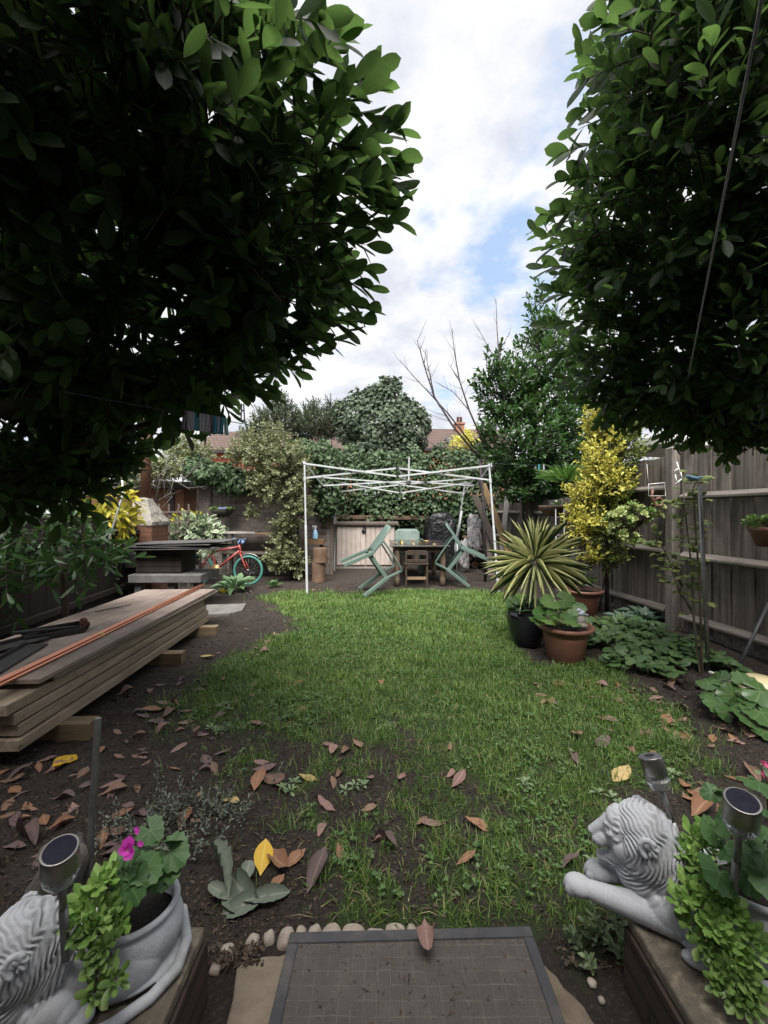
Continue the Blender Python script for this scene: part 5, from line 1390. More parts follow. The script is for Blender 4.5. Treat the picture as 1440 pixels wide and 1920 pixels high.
sub = o.modifiers.new('s', 'SUBSURF'); sub.subdivision_type = 'SIMPLE'; sub.levels = 4; sub.render_levels = 4
tx = bpy.data.textures.new('rough', 'CLOUDS'); tx.noise_scale = .12
dm = o.modifiers.new('d', 'DISPLACE'); dm.texture = tx; dm.strength = .035; dm.mid_level = .5
mb = MB(); mb.tube([(.02, 0, 1.46), (.02, 0, 2.9)], .072, 18); mb.lathe([(.078, 0), (.078, .04)], 18, (.02, 0, 2.2)); mb.build('flue_pipe', G['rust'], ov)
be = thing('concrete_bench', 'dirty grey concrete bench slab on legs beside the brick oven', 'bench', (-2.95, 5.75, 0))
mb = MB(); mb.box((0, 0, .40), (.98, .62, .11)); mb.build('slab', G['concrete_dark'], be, bevel=.01)
for x in (-.4, .05, .4):
    mb = MB(); mb.box((x, -.18, .17), (.09, .12, .345)); mb.build('leg', G['concrete_dark'], be, bevel=.006)
mb = MB()
for i in range(4): mb.box((0, -.2, .045 + i * .082), (.62, .02, .075))
mb.box((0, .02, .17), (.62, .42, .33)); o = mb.build('dark_crate', G['fence_dark'], bevel=.004); o.location = (-3.1, 5.78, .46); tag(o, 'dark boarded crate standing on the concrete bench', 'crate')
mb = MB(); mb.box((0, 0, .1), (.36, .3, .2)); o = mb.build('block', G['concrete_dark'], bevel=.008); o.location = (-3.55, 5.95, .5); tag(o, 'grey concrete block at the left of the dark crate', 'concrete block')
for k in range(4):
    mb = MB(); w_ = (1.2, 1.24, 1.16, 1.3)[k]; mb.box((0, 0, 0), (w_, .62, .014), (.0, (-.01, .012, -.015, -.028)[k], 0))
    o = mb.build('roofing_sheet', G['felt'], bevel=.003); o.location = (-2.86 + (0, .03, -.03, .06)[k], 5.72, .80 + k * .027); o.rotation_euler = (0, 0, (0, .03, -.04, .02)[k])
    tag(o, ('lowest', 'second', 'third', 'topmost pale edged')[k] + ' dark warped roofing sheet stacked on the crate by the oven', 'roofing sheet', 'roofing sheets stacked by the oven')
# low rubble wall left of the bench
mb = MB(); mb.box((0, 0, .33), (.6, .22, .66)); o = mb.build('rubble_wall', brickmat('dark rubble', (.07, .06, .055), (.05, .043, .04), (.03, .027, .025), .3, .11, .015), bevel=.01); o.location = (-4.15, 6.05, 0); tag(o, 'low dark rubble wall left of the brick oven', 'wall')

# ------------------------------------------------------------------ bicycle
bk = thing('bicycle', 'red bicycle with teal tyres and blue handlebars leaning by the shed', 'bicycle', (-2.42, 7.2, 0), rad(176), rot=(rad(-4), 0, rad(-7)))
R_ = .262
def wheel(x, yaw=0):
    M_ = Matrix.Translation((x, 0, R_)) @ Matrix.Rotation(yaw, 4, 'Z')
    pts = [M_ @ Vector((R_ * .93 * math.cos(a), 0, R_ * .93 * math.sin(a))) for a in np.linspace(0, 2 * math.pi, 40, endpoint=False)]
    mb = MB(); mb.tube(pts, .021, 10, closed=True); tyre = mb.build('wheel', G['teal'], bk)
    pr = [M_ @ Vector((R_ * .84 * math.cos(a), 0, R_ * .84 * math.sin(a))) for a in np.linspace(0, 2 * math.pi, 40, endpoint=False)]
    mb = MB(); mb.tube(pr, .009, 6, closed=True); mb.build('rim', G['rubber'], tyre)
    mb = MB()
    for k in range(20):
        a = 2 * math.pi * k / 20; mb.tube([M_ @ Vector((0, .02 * (-1) ** k, 0)), M_ @ Vector((R_ * .84 * math.cos(a), 0, R_ * .84 * math.sin(a)))], .0018, 4)
    mb.tube([M_ @ Vector((0, -.04, 0)), M_ @ Vector((0, .04, 0))], .02, 10); mb.build('spokes', G['steel_dull'], tyre)
wheel(0, rad(8)); wheel(-.92)
bb, hd0, hd1, seat_, ra = Vector((-.60, 0, .27)), Vector((-.155, 0, .60)), Vector((-.19, 0, .71)), Vector((-.70, 0, .60)), Vector((-.92, 0, R_))
mb = MB(); mb.tube([bb, hd0 + Vector((.01, 0, .03))], .02, 10); mb.tube([seat_ - Vector((0, 0, .02)), hd1 - Vector((-.01, 0, .03))], .018, 10); mb.tube([bb, seat_ + Vector((-.01, 0, .05))], .017, 10)
mb.tube([hd0, hd1], .023, 12)
for s in (-.035, .035): mb.tube([bb + Vector((0, s * .6, 0)), ra + Vector((0, s, 0))], .010, 8); mb.tube([seat_ + Vector((0, s * .5, -.03)), ra + Vector((0, s, 0))], .009, 8)
mb.build('frame', G['red_paint'], bk)
mb = MB(); M_ = Matrix.Rotation(rad(8), 4, 'Z')
mb.tube([hd0 + Vector((.0, 0, -.005)), (-.14, 0, .56)], .022, 10)
for s in (-.05, .05): mb.tube([(-.15, s * .6, .565), (-.12, s, .52), (-.05, s, .36), (0, s, R_)], [.013, .014, .013, .009], 10)
mb.bar((-.15, -.05, .56), (-.15, .05, .56), .03, .03); mb.build('fork', G['red_paint'], bk)
mb = MB(); mb.tube([hd1, hd1 + Vector((-.015, 0, .05)), (-.16, 0, .80)], .014, 8); mb.tube([(-.17, -.28, .83), (-.15, -.12, .81), (-.145, 0, .80), (-.15, .12, .81), (-.17, .28, .83)], .011, 8); hb = mb.build('handlebar', G['blue_paint'], bk)
mb = MB()
for s in (-1, 1): mb.tube([(-.167, s * .19, .82), (-.178, s * .3, .832)], .017, 8)
mb.build('grips', G['rubber'], hb)
mb = MB(); mb.tube([(-.13, 0, .76), (-.10, 0, .75)], .035, 10); mb.build('front_reflector', G['blue_paint'], bk)
mb = MB(); mb.tube([bb + Vector((0, -.05, 0)), bb + Vector((0, -.043, 0))], .095, 28); ch = mb.build('chainring', G['chain_gold'], bk)
mb = MB(); mb.bar(bb + Vector((0, -.062, 0)), bb + Vector((.05, -.065, -.15)), .02, .014); mb.box(bb + Vector((.05, -.1, -.15)), (.09, .07, .02)); mb.bar(bb + Vector((0, .062, 0)), bb + Vector((-.05, .065, .15)), .02, .014); mb.build('crank', G['rubber'], bk)
mb = MB(); mb.tube([seat_ + Vector((-.01, 0, .04)), (-.73, 0, .74)], .012, 8); mb.build('seat_post', G['steel_dull'], bk)
me = blobmesh('saddle', [((-.77, 0, .76), (.09, .075, .03), (0, 0, 0)), ((-.67, 0, .76), (.09, .03, .022), (0, 0, 0))], [], voxel=.008); me.polygons.foreach_set('use_smooth', np.ones(len(me.polygons), bool)); link('saddle', me, G['rubber'], bk)
mb = MB(); mb.tube([(R_ * 1.12 * math.cos(a), 0, R_ + R_ * 1.12 * math.sin(a)) for a in np.linspace(.9, 2.2, 10)], .012, 6); mb.build('mudguard', G['steel_dull'], bk)

# ------------------------------------------------------------------ dark shed with work bench
sh = thing('garden_shed', 'dark brown boarded garden shed under the ivy, behind the bicycle', 'shed', (-2.35, 8.45, 0))
mb = MB()
for k in range(16):
    z = k * .135; mb.box((0, .0, z + .066), (2.5, .022, .145), (rad(10), 0, 0))
mb.build('front_boards', G['shed'], sh, bevel=.003)
mb = MB(); mb.box((0, .82, 1.04), (2.46, 1.6, 2.08)); mb.build('side_walls', G['shed'], sh)
for x in (-1.26, 1.26):
    mb = MB(); mb.box((x, -.005, 1.08), (.07, .06, 2.16)); mb.build('corner_trim', G['board_grey'], sh, bevel=.004)
mb = MB(); mb.box((0, .78, 2.22), (2.75, 1.95, .06), (rad(7), 0, 0)); mb.build('roof', G['felt'], sh, bevel=.005)
wb = thing('work_bench', 'rough bench of planks with pale edges against the dark shed', 'bench', (-2.35, 8.05, 0))
for x, w_, z, m_, nm in ((-.45, .62, .90, 'board_white', 'top_board'), (.2, .7, .885, 'board_pale', 'top_board'), (-.05, 1.5, .50, 'board_grey', 'shelf')):
    mb = MB(); mb.box((x, 0, z), (w_, .45, .035)); mb.build(nm, G['board_grey'] if nm == 'shelf' else G['shed'], wb, bevel=.004)
    mb = MB(); mb.box((x, -.231, z), (w_, .012, .03)); mb.build('edge_strip', G[m_], wb)
for x in (-.75, .7):
    for y in (-.18, .18):
        mb = MB(); mb.box((x, y, .44), (.07, .06, .865)); mb.build('leg', G['shed'], wb, bevel=.003)
mb = MB(); mb.bar((0, 0, 0), (.16, 0, .85), .05, .03); o = mb.build('slanted_batten', G['board_grey'], bevel=.003); o.location = at(400, 990, 8.2) - Vector((0, 0, .35)); tag(o, 'slanted grey batten against the left end of the dark shed', 'batten')
hb_ = thing('hanging_basket', 'dark hanging basket with green and blue plants on the shed wall', 'hanging basket', at(418, 958, 8.1))
mb = MB(); mb.lathe([(0, -.13), (.1, -.12), (.18, -.05), (.21, .02), (.2, .03), (.17, .0), (0, .0)], 20, jit=.04); mb.build('basket', G['basket'], hb_)
la = Leaves()
for k in range(14): rosette(la, (random.uniform(-.2, .2), random.uniform(-.14, .1), .03), (random.uniform(-.4, .4), -.4, 1), 9, .09, .02, .3, 1.4)
la.build('leaves', T_ELL, G['sedum_dark'], hb_)
la = Leaves()
for k in range(8): rosette(la, (random.uniform(-.02, .16), -.16, .04), (0, -.6, 1), 6, .035, .014, .5, 1.3)
la.build('flowers', T_ROUND, mat('lilac blue flower', (.2, .25, .6), (.25, .3, .65), .6, 20, bump=0), hb_)
mb = MB()
for a in (0, 2.1, 4.2): mb.tube([(.2 * math.cos(a), .2 * math.sin(a), .02), (0, .1, .55)], .004, 5)
mb.build('chains', G['black_metal'], hb_)

# ------------------------------------------------------------------ houses and walls beyond the garden
bo = thing('brick_outbuilding', 'low brick outbuilding with a flat dark roof behind the oven', 'outbuilding', (-6.0, 10.4, 0))
mb = MB(); mb.box((0, 1, .95), (3.4, 2, 1.9)); mb.build('wall', G['brick_far'], bo)
mb = MB(); mb.box((0, .95, 1.98), (3.7, 2.5, .16)); mb.build('roof', G['felt'], bo, bevel=.01)
for x, m_, w_ in ((.55, 'felt', .16), (1.05, 'rust', .34), (1.45, 'shed', .5)):
    mb = MB(); mb.box((x, -.012, .95), (w_, .05, 1.9)); mb.build('door' if w_ > .3 else 'door_frame', G[m_], bo, bevel=.004)
def far_house(label, c, w_, d_, eave, ridge, wall_m, roof_m, rz=0, chim=(), gable=True, name='house', win=()):
    r = thing(name, label, 'house', c, rz)
    mb = MB(); mb.add([(-w_ / 2, 0, 0), (w_ / 2, 0, 0), (w_ / 2, d_, 0), (-w_ / 2, d_, 0), (-w_ / 2, 0, eave), (w_ / 2, 0, eave), (w_ / 2, d_, eave), (-w_ / 2, d_, eave), (-w_ / 2, d_ / 2, ridge), (w_ / 2, d_ / 2, ridge)],
                      [(0, 1, 5, 4), (2, 3, 7, 6), (1, 2, 6, 9, 5), (3, 0, 4, 8, 7), (0, 3, 2, 1), (4, 5, 9, 8), (6, 7, 8, 9)]); mb.build('wall', wall_m, r)
    e = .3
    for s in (0, 1):
        ya, yb = (-e, d_ / 2) if s == 0 else (d_ + e, d_ / 2); za = eave - e * (ridge - eave) / (d_ / 2) + .05
        mb = MB(); mb.add([(-w_ / 2 - e, ya, za), (w_ / 2 + e, ya, za), (w_ / 2 + e, yb, ridge + .06), (-w_ / 2 - e, yb, ridge + .06), (-w_ / 2 - e, ya, za + .12), (w_ / 2 + e, ya, za + .12), (w_ / 2 + e, yb, ridge + .18), (-w_ / 2 - e, yb, ridge + .18)],
                          [(0, 1, 2, 3), (4, 5, 6, 7), (0, 1, 5, 4), (1, 2, 6, 5), (3, 0, 4, 7)]); mb.build('roof', roof_m, r)
    mb = MB(); mb.box((0, -e - .03, eave - .12), (w_ + .5, .1, .14)); mb.build('gutter', G['black_metal'], r)
    for x, y, h, cw in chim:
        mb = MB(); mb.box((x, y, h - .7), (cw, cw * .8, 1.9)); mb.box((x, y, h + .22), (cw + .12, cw * .8 + .12, .12)); c_ = mb.build('chimney', wall_m, r)
        for dx_ in (-.18, .18):
            mb = MB(); mb.lathe([(.1, 0), (.085, .4), (.1, .42), (0, .42)], 12, (x + dx_ * cw, y, h + .28)); mb.build('chimney_pot', G['terracotta'], c_)
    for x, z in win:
        mb = MB(); mb.box((x, -.02, z), (1.1, .06, 1.2)); f_ = mb.build('window', G['white_metal'], r)
        mb = MB(); mb.box((x, -.052, z), (.95, .02, 1.05)); mb.build('pane', G['window'], f_)
    return r
h = far_house('orange brick house with brown tiled roof right of the ivy tree', (5.2, 26, 0), 6.2, 6, 5.35, 7.05, G['brick_far'], G['tile_roof'], rad(4), ((.3, 2.6, 7.3, .6),), win=((.3, 4.3),))
mb = MB(); mb.box((-.75, .85, 5.98), (.42, .06, 1.3), (rad(-60), 0, 0)); mb.build('skylight', G['window'], h)
far_house('red brick house with a grey brown roof at the far left behind the shed', (-7.9, 22, 0), 4.4, 5, 4.65, 6.0, G['render_red'], G['tile_roof'], rad(-3))
far_house('distant house whose brick chimney rises above the left shrubs', (-5.2, 30, 0), 7, 6, 5.6, 7.4, G['brick_far'], G['tile_roof'], 0, ((.6, 3, 8.6, .7),), win=((-1.5, 4.2),))
nb = thing('neighbour_roof', 'white flat canopy roof showing above the right fence', 'roof', (4.3, 5.9, 0))
mb = MB(); mb.box((.5, 0, 2.2), (2.6, 1.8, .12), (rad(4), rad(3), 0)); mb.build('roof_panel', G['white_roof'], nb, bevel=.01)
for x in (-.6, 1.6):
    for y in (-.8, .8):
        mb = MB(); mb.box((x, y, 1.07), (.08, .08, 2.14)); mb.build('post', G['white_roof'], nb)
# ------------------------------------------------------------------ trees and shrubs
def shrub(name, label, cat, blobs, n, T, m, mode='twig', leaves=8, tl=.25, Lr=(.08, .12), Wf=.19, up=.5, ang=.9, inner=.3, root=None, stems=None, twigs=False, rnd=.35, tr=.0025, group=None, extra=None, sprays=()):
    r = thing(name, label, cat, root if root is not None else (0, 0, 0), group=group)
    rv = np.array(r.location)
    acc = Leaves(); tw = MB()
    for part in (extra or [(blobs, n, m, leaves, tl)]):
        blobs_, n_, m_, lv_, tl_ = part
        a_ = Leaves()
        P, Nn, rr = shell(blobs_, n_, inner)
        if mode == 'twig':
            D = nrmz(Nn + up * UP + RNG.normal(0, rnd, P.shape))
            twig_leaves(a_, P - rv - D * tl_ * .5, D, lv_, tl_, Lr, Wf, ang, twigs=tw if twigs else None, tr=tr)
            for (x0, y0, x1, y1, Y) in sprays:
                p0, p1 = np.array(at(x0, y0, Y + .06)), np.array(at(x1, y1, Y)); q = (p1 - p0)[None]
                twig_leaves(a_, (p0 - rv)[None], q, 11, float(np.linalg.norm(q)), (.115, .155), Wf, .62, twigs=tw, tr=tr)
        else:
            D = nrmz(Nn * .35 + np.array([0, 0, -.55]) + RNG.normal(0, .5, P.shape))
            k = len(P); L = RNG.uniform(*Lr, k)
            a_.add(P - rv, D, Nn + .35 * UP + RNG.normal(0, .3, P.shape), L, L * Wf)
        a_.build('crown', T, m_, r)
    for pts, rads in (stems or []):
        tw.tube([Vector(p) - r.location for p in pts], rads, 8)
    if tw.v: tw.build('trunk', G['bark'], r)
    return r

# the two big cherry laurels that frame the view
SPL = [(560, 190, 735, 225, 1.5), (540, 250, 690, 165, 1.45), (590, 330, 735, 325, 1.55), (590, 400, 735, 385, 1.6), (580, 430, 690, 460, 1.65), (570, 470, 690, 510, 1.7), (560, 540, 690, 580, 1.75), (520, 590, 680, 605, 1.8), (540, 110, 640, 70, 1.35), (600, 260, 745, 300, 1.5), (560, 360, 700, 345, 1.5), (520, 30, 600, 40, 1.2), (480, 620, 640, 640, 1.9), (440, 660, 560, 690, 2.0), (420, 720, 510, 745, 2.2), (570, 300, 745, 245, 1.5), (560, 210, 700, 130, 1.45), (570, 420, 745, 415, 1.6), (560, 500, 690, 540, 1.72), (530, 560, 655, 620, 1.85), (500, 140, 600, 95, 1.3), (610, 350, 720, 360, 1.52), (480, 640, 600, 655, 1.95), (600, 280, 750, 345, 1.55)]
SPR = [(1190, 110, 1095, 150, 1.75), (1180, 180, 1090, 210, 1.8), (1150, 260, 1055, 285, 1.9), (1140, 330, 1060, 335, 1.95), (1130, 380, 1030, 405, 2.0), (1120, 440, 1025, 465, 2.1), (1120, 500, 1020, 500, 2.2), (1120, 560, 1035, 545, 2.3), (1120, 600, 1020, 610, 2.5), (1110, 650, 1020, 670, 2.6), (1200, 60, 1130, 40, 1.7)]
lb = [blob(400, 215, 1.5, 168, 190, .55), blob(480, 430, 1.75, 150, 150, .5), blob(150, 80, 1.35, 310, 360, .5, 1.2), blob(200, 480, 1.9, 320, 300, .7, 1.2),
      blob(445, 590, 1.95, 142, 85, .4), blob(315, 680, 2.35, 150, 90, .5), blob(50, 760, 2.4, 160, 145, .6), blob(105, 850, 2.7, 55, 65, .5), blob(260, -220, 1.5, 240, 240, .6),
      blob(20, 880, 2.3, 120, 80, .5), blob(200, 815, 2.6, 55, 55, .45), (-2.3, 1.9, 3.0, .9, 1.1, 1.0, .5)]
tr_ = Vector((-2.45, 2.1, 0))
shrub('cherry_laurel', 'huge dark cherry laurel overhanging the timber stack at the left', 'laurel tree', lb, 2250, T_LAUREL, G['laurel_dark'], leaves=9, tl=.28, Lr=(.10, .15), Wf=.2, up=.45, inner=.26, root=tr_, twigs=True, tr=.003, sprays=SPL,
      stems=[([tr_, (-2.35, 2.05, .9), (-2.1, 1.95, 1.7), (-1.6, 1.8, 2.5), (-1.2, 1.7, 3.1)], [.09, .075, .06, .04, .02]), ([(-2.35, 2.05, .9), (-2.5, 2.2, 1.8), (-2.4, 2.2, 2.9)], [.06, .05, .03]), ([(-2.1, 1.95, 1.7), (-1.5, 2.0, 1.95), (-.8, 1.95, 2.15)], [.045, .03, .012]), ([(-2.2, 2, 1.3), (-1.7, 2.3, 1.7), (-1.1, 2.4, 1.9)], [.04, .025, .01])])
rb = [blob(1310, 140, 1.95, 165, 230, .5), blob(1255, 420, 2.3, 175, 200, .6), blob(1190, 640, 2.9, 120, 110, .5), blob(1350, 650, 2.6, 185, 150, .7, 1.2), blob(1430, 300, 2.2, 200, 330, .7, 1.2),
      blob(1360, -140, 1.95, 190, 190, .55), blob(1340, 772, 3.0, 130, 42, .4), blob(1440, 800, 2.9, 110, 42, .4), blob(1170, 735, 3.1, 55, 42, .3)]
tr_ = Vector((3.1, 2.7, 0))
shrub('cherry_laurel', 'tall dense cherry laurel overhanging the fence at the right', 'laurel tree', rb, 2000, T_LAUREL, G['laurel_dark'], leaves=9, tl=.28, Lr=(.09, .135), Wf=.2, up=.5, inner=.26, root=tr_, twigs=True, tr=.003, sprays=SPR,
      stems=[([tr_, (3.05, 2.7, 1.2), (2.7, 2.6, 2.1), (2.1, 2.4, 2.9), (1.8, 2.3, 3.6)], [.09, .08, .06, .04, .02]), ([(2.95, 2.7, 1.6), (2.3, 2.8, 2.0), (1.8, 2.9, 2.4)], [.045, .03, .012])])
# laurel beyond, right of the gazebo
bb_ = [blob(985, 838, 7.5, 92, 75, .7), blob(955, 740, 7.5, 58, 62, .5), blob(1015, 690, 7.7, 52, 80, .5), blob(1060, 790, 7.7, 70, 110, .7), blob(1010, 590, 7.7, 16, 52, .15, .7), blob(925, 700, 7.4, 26, 40, .25), blob(1040, 640, 7.7, 30, 60, .3), blob(1080, 860, 7.7, 60, 60, .6)  , blob(1000, 900, 7.6, 70, 40, .5), blob(1050, 915, 7.8, 50, 30, .5)]
tr_ = Vector((2.85, 7.8, 0))
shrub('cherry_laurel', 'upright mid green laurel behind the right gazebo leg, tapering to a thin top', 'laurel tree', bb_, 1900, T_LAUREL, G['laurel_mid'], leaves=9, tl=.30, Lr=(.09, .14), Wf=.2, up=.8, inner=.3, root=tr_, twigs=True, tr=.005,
      stems=[([tr_, (2.8, 7.8, 1.0), (2.75, 7.7, 2.0), (2.9, 7.7, 3.6), (2.95, 7.7, 5.0)], [.09, .08, .06, .035, .01])])
# shaded laurel leaves low at the left
tr_ = Vector((-2.75, 3.5, 0))
shrub('laurel_bush', 'low shaded laurel branch with pale lit leaves behind the timber stack', 'shrub', [blob(120, 1020, 3.6, 80, 42, .4), blob(160, 1055, 3.5, 50, 35, .3), blob(60, 1010, 3.4, 70, 40, .4), blob(20, 1080, 3.2, 40, 60, .4)], 105, T_LAUREL, G['laurel_mid'], leaves=7, tl=.34, Lr=(.11, .17), Wf=.13, up=-.35, root=tr_, twigs=True,
      stems=[([tr_, (-2.75, 3.5, .5), (-2.8, 3.5, 1.0)], [.03, .025, .015])])
# yellow leafed shrub
tr_ = Vector((-3.75, 5.6, 0))
shrub('yellow_shrub', 'thin shrub with drooping yellow autumn leaves left of the brick oven', 'shrub', [blob(195, 945, 5.5, 30, 32, .3), blob(220, 975, 5.5, 26, 28, .25), blob(172, 985, 5.5, 20, 25, .2), blob(240, 935, 5.6, 12, 16, .15), blob(205, 1000, 5.5, 14, 12, .1)], 130, T_LAUREL, G['yellow'], leaves=5, tl=.22, Lr=(.09, .15), Wf=.15, up=-.6, ang=.6, root=tr_, twigs=True,
      stems=[([tr_, (-3.75, 5.6, .6), (-3.8, 5.5, 1.5)], [.02, .016, .008]), ([tr_, (-3.6, 5.6, .7), (-3.55, 5.5, 1.35)], [.015, .012, .006])])
tr_ = Vector((-3.9, 6.4, 0))
shrub('yellow_shrub', 'sparse yellow leaves beside the white pole and brick oven', 'shrub', [blob(350, 972, 7.4, 26, 9, .2), blob(240, 985, 6.3, 10, 22, .12)], 40, T_LAUREL, G['yellow'], leaves=5, tl=.16, Lr=(.07, .1), Wf=.2, up=0, root=tr_)
# pale variegated broad leaves behind the oven
tr_ = at(375, 1000, 7.3); tr_.z = 0
shrub('variegated_plant', 'mound of pale variegated broad leaves between the oven and the shed', 'shrub', [blob(360, 992, 7.3, 34, 17, .3), blob(335, 1000, 7.3, 16, 12, .2), blob(392, 1000, 7.3, 16, 12, .2)], 110, T_LAUREL, G['hosta'], leaves=6, tl=.2, Lr=(.14, .2), Wf=.24, up=.2, ang=1.1, root=tr_, stems=[([tr_, tr_ + Vector((0, 0, .9))], [.03, .02])])
tr_ = at(395, 1025, 6.4)
shrub('variegated_plant', 'small pale leafed sprig at the right end of the roofing sheets', 'plant', [blob(397, 1022, 6.4, 15, 9, .1), blob(388, 1035, 6.4, 9, 9, .1)], 26, T_LAUREL, G['hosta'], leaves=5, tl=.1, Lr=(.06, .09), Wf=.24, up=.2, root=tr_)
# dock plant in front of the bicycle
p = gr(441, 1107); r = thing('dock_plant', 'broad leaved dock plant in front of the bicycle wheel', 'plant', p); la = Leaves(); rosette(la, (0, 0, .01), (0, -.15, 1), 22, .42, .062, .15, 1.25); la.build('leaves', T_LEAF_B if 'T_LEAF_B' in globals() else T_leaf(6, .6, .6, .4, .25, .12, .02), G['dock'], r)
p = gr(512, 1102); tuft('small green weed left of the gazebo leg', p, (0, 0, 1), 10, .2, .05, G['ground_cover'], T_ROUND, 'weed', 'weed')
p = gr(418, 1112); tuft('small yellow leaves beside the dock plant', p, (0, 0, 1), 8, .12, .03, G['yellow'], T_ROUND, 'weed', 'weed')
# variegated shrub centre left
tr_ = Vector((-1.65, 7.7, 0))
shrub('variegated_shrub', 'tall cream and green variegated shrub left of the gazebo', 'shrub', [blob(500, 850, 7.7, 52, 42, .5), blob(455, 845, 7.8, 32, 28, .35), blob(540, 880, 7.6, 45, 60, .45), blob(505, 905, 7.6, 38, 40, .4), blob(555, 945, 7.6, 32, 45, .35), blob(530, 1000, 7.6, 24, 40, .25), blob(520, 1045, 7.5, 22, 26, .2), blob(555, 1050, 7.6, 20, 34, .2), blob(470, 960, 7.7, 14, 10, .1), blob(515, 810, 7.8, 22, 16, .2)],
      1500, T_ELL, G['varieg'], leaves=9, tl=.2, Lr=(.045, .075), Wf=.27, up=.35, inner=.35, root=tr_, twigs=True, tr=.003,
      stems=[([tr_ + Vector((dx, 0, 0)), tr_ + Vector((dx * 1.2 + .02, 0, 1.0)), tr_ + Vector((dx * 2.5 - .1, .05, 2.1))], [.03, .025, .01]) for dx in (-.12, 0, .12)])
# ivy over the shed and hedge
tr_ = Vector((-2.6, 8.6, 0))
shrub('ivy', 'dark green ivy covering the roof of the shed', 'ivy', [blob(410, 888, 8.2, 48, 22, .5), blob(375, 880, 8.5, 26, 26, .4), blob(445, 905, 8.1, 40, 22, .3), blob(590, 860, 8.4, 55, 34, .5), blob(615, 920, 8.3, 26, 55, .3), blob(560, 850, 8.5, 40, 26, .5)], 7000, T_IVY, G['ivy'], 'skin', Lr=(.06, .1), Wf=.5, inner=.22, root=tr_,
      stems=[([tr_, tr_ + Vector((0, 0, 2.1))], [.04, .03]), ([(-1.25, 8.62, 0), (-1.2, 8.62, 1.4)], [.03, .02])])
tr_ = Vector((.6, 9.9, 0))
shrub('ivy_hedge', 'thick wall of ivy behind the storage box and table', 'ivy hedge', [(x, 9.95, z, .62, .32, .58, 1) for x, z in ((-1.0, 1.9), (-.2, 1.75), (.6, 1.8), (1.4, 1.85), (2.2, 1.8), (2.9, 1.7), (-.9, 2.35), (-.1, 2.25), (.7, 2.3), (1.5, 2.4), (2.2, 2.3), (3.0, 2.2), (-1.2, 1.4), (0, 1.25), (1, 1.3), (2, 1.3), (2.8, 1.2))],
      20000, T_IVY, G['ivy'], 'skin', Lr=(.06, .105), Wf=.5, inner=.2, root=tr_, stems=[([(x, 9.95, 0), (x + .1, 9.9, 1.2), (x, 9.9, 2.0)], [.05, .04, .02]) for x in (-1, -.2, .6, 1.4, 2.2, 3)])
mb = MB()
for k in range(44): mb.box((-1.6 + k * .125, random.uniform(-.004, .004), .8), (.12, .02, 1.6 + random.uniform(-.02, .02)))
o = mb.build('back_fence', G['fence_dark'], bevel=.002, seg=1); o.location = (0, 10.05, 0); tag(o, 'dark board fence at the end of the garden under the ivy', 'fence')
tr_ = Vector((0, 12.0, 0))
shrub('ivy_tree', 'big rounded tree smothered in grey green ivy behind the gazebo', 'tree', [blob(715, 810, 12, 68, 62, 1.0), blob(720, 745, 12, 34, 26, .5), blob(665, 790, 12, 38, 46, .7), blob(765, 805, 12, 42, 48, .7), blob(690, 760, 12, 28, 26, .5), blob(750, 770, 12, 30, 28, .5), blob(715, 860, 12, 80, 40, 1.0), blob(638, 775, 12, 16, 26, .3), blob(738, 722, 12, 15, 14, .25), blob(790, 790, 12, 14, 26, .3), blob(698, 735, 12, 14, 14, .2), blob(672, 748, 12, 13, 18, .2), blob(722, 714, 12, 9, 10, .15)],
      15000, T_IVY, G['ivy_tree'], 'skin', Lr=(.08, .13), Wf=.5, inner=.2, root=tr_, stems=[([tr_, tr_ + Vector((0, 0, 2)), tr_ + Vector((0, 0, 4))], [.2, .16, .08])])
tr_ = Vector((-3.2, 13.5, 0))
shrub('loose_tree', 'feathery grey green bush with an upright top behind the shed', 'tree', [blob(525, 790, 13.5, 42, 30, .7), blob(526, 755, 13.5, 9, 24, .2), blob(500, 800, 13.5, 30, 24, .5), blob(535, 775, 13.5, 15, 22, .3), blob(480, 820, 13.5, 30, 20, .5)],
      850, T_ELL, G['feather'], leaves=9, tl=.4, Lr=(.07, .12), Wf=.2, up=1.0, ang=.6, root=tr_, twigs=True, tr=.006, stems=[([tr_, tr_ + Vector((0, 0, 2)), tr_ + Vector((-.1, 0, 4.6))], [.1, .08, .02])])
tr_ = Vector((-2.0, 14, 0))
shrub('loose_tree', 'thin leafed tree beside the distant chimney left of the ivy tree', 'tree', [blob(595, 800, 14, 48, 26, .8), blob(590, 768, 14, 9, 18, .2), blob(620, 765, 14, 8, 16, .2), blob(575, 785, 14, 18, 20, .4), blob(625, 790, 14, 20, 24, .4)],
      800, T_ELL, G['feather'], leaves=9, tl=.4, Lr=(.07, .12), Wf=.2, up=1.0, ang=.6, root=tr_, twigs=True, tr=.006, stems=[([tr_, tr_ + Vector((-.1, 0, 2.4)), tr_ + Vector((-.2, 0, 4.2))], [.1, .08, .02])])
tr_ = Vector((-4.6, 10, 0))
shrub('shaded_bush', 'grey green bush behind the bare branches at the left', 'shrub', [blob(330, 870, 9.6, 40, 24, .5), blob(290, 885, 9.6, 40, 20, .5), blob(375, 850, 9.8, 22, 18, .3), blob(250, 900, 9.6, 30, 16, .4), blob(345, 835, 9.9, 30, 22, .4)], 760, T_ELL, G['varieg'], leaves=8, tl=.25, Lr=(.06, .1), Wf=.25, up=.3, root=tr_, stems=[([tr_, tr_ + Vector((0, 0, 2.2))], [.05, .02])])
tr_ = Vector((5.4, 20, 0))
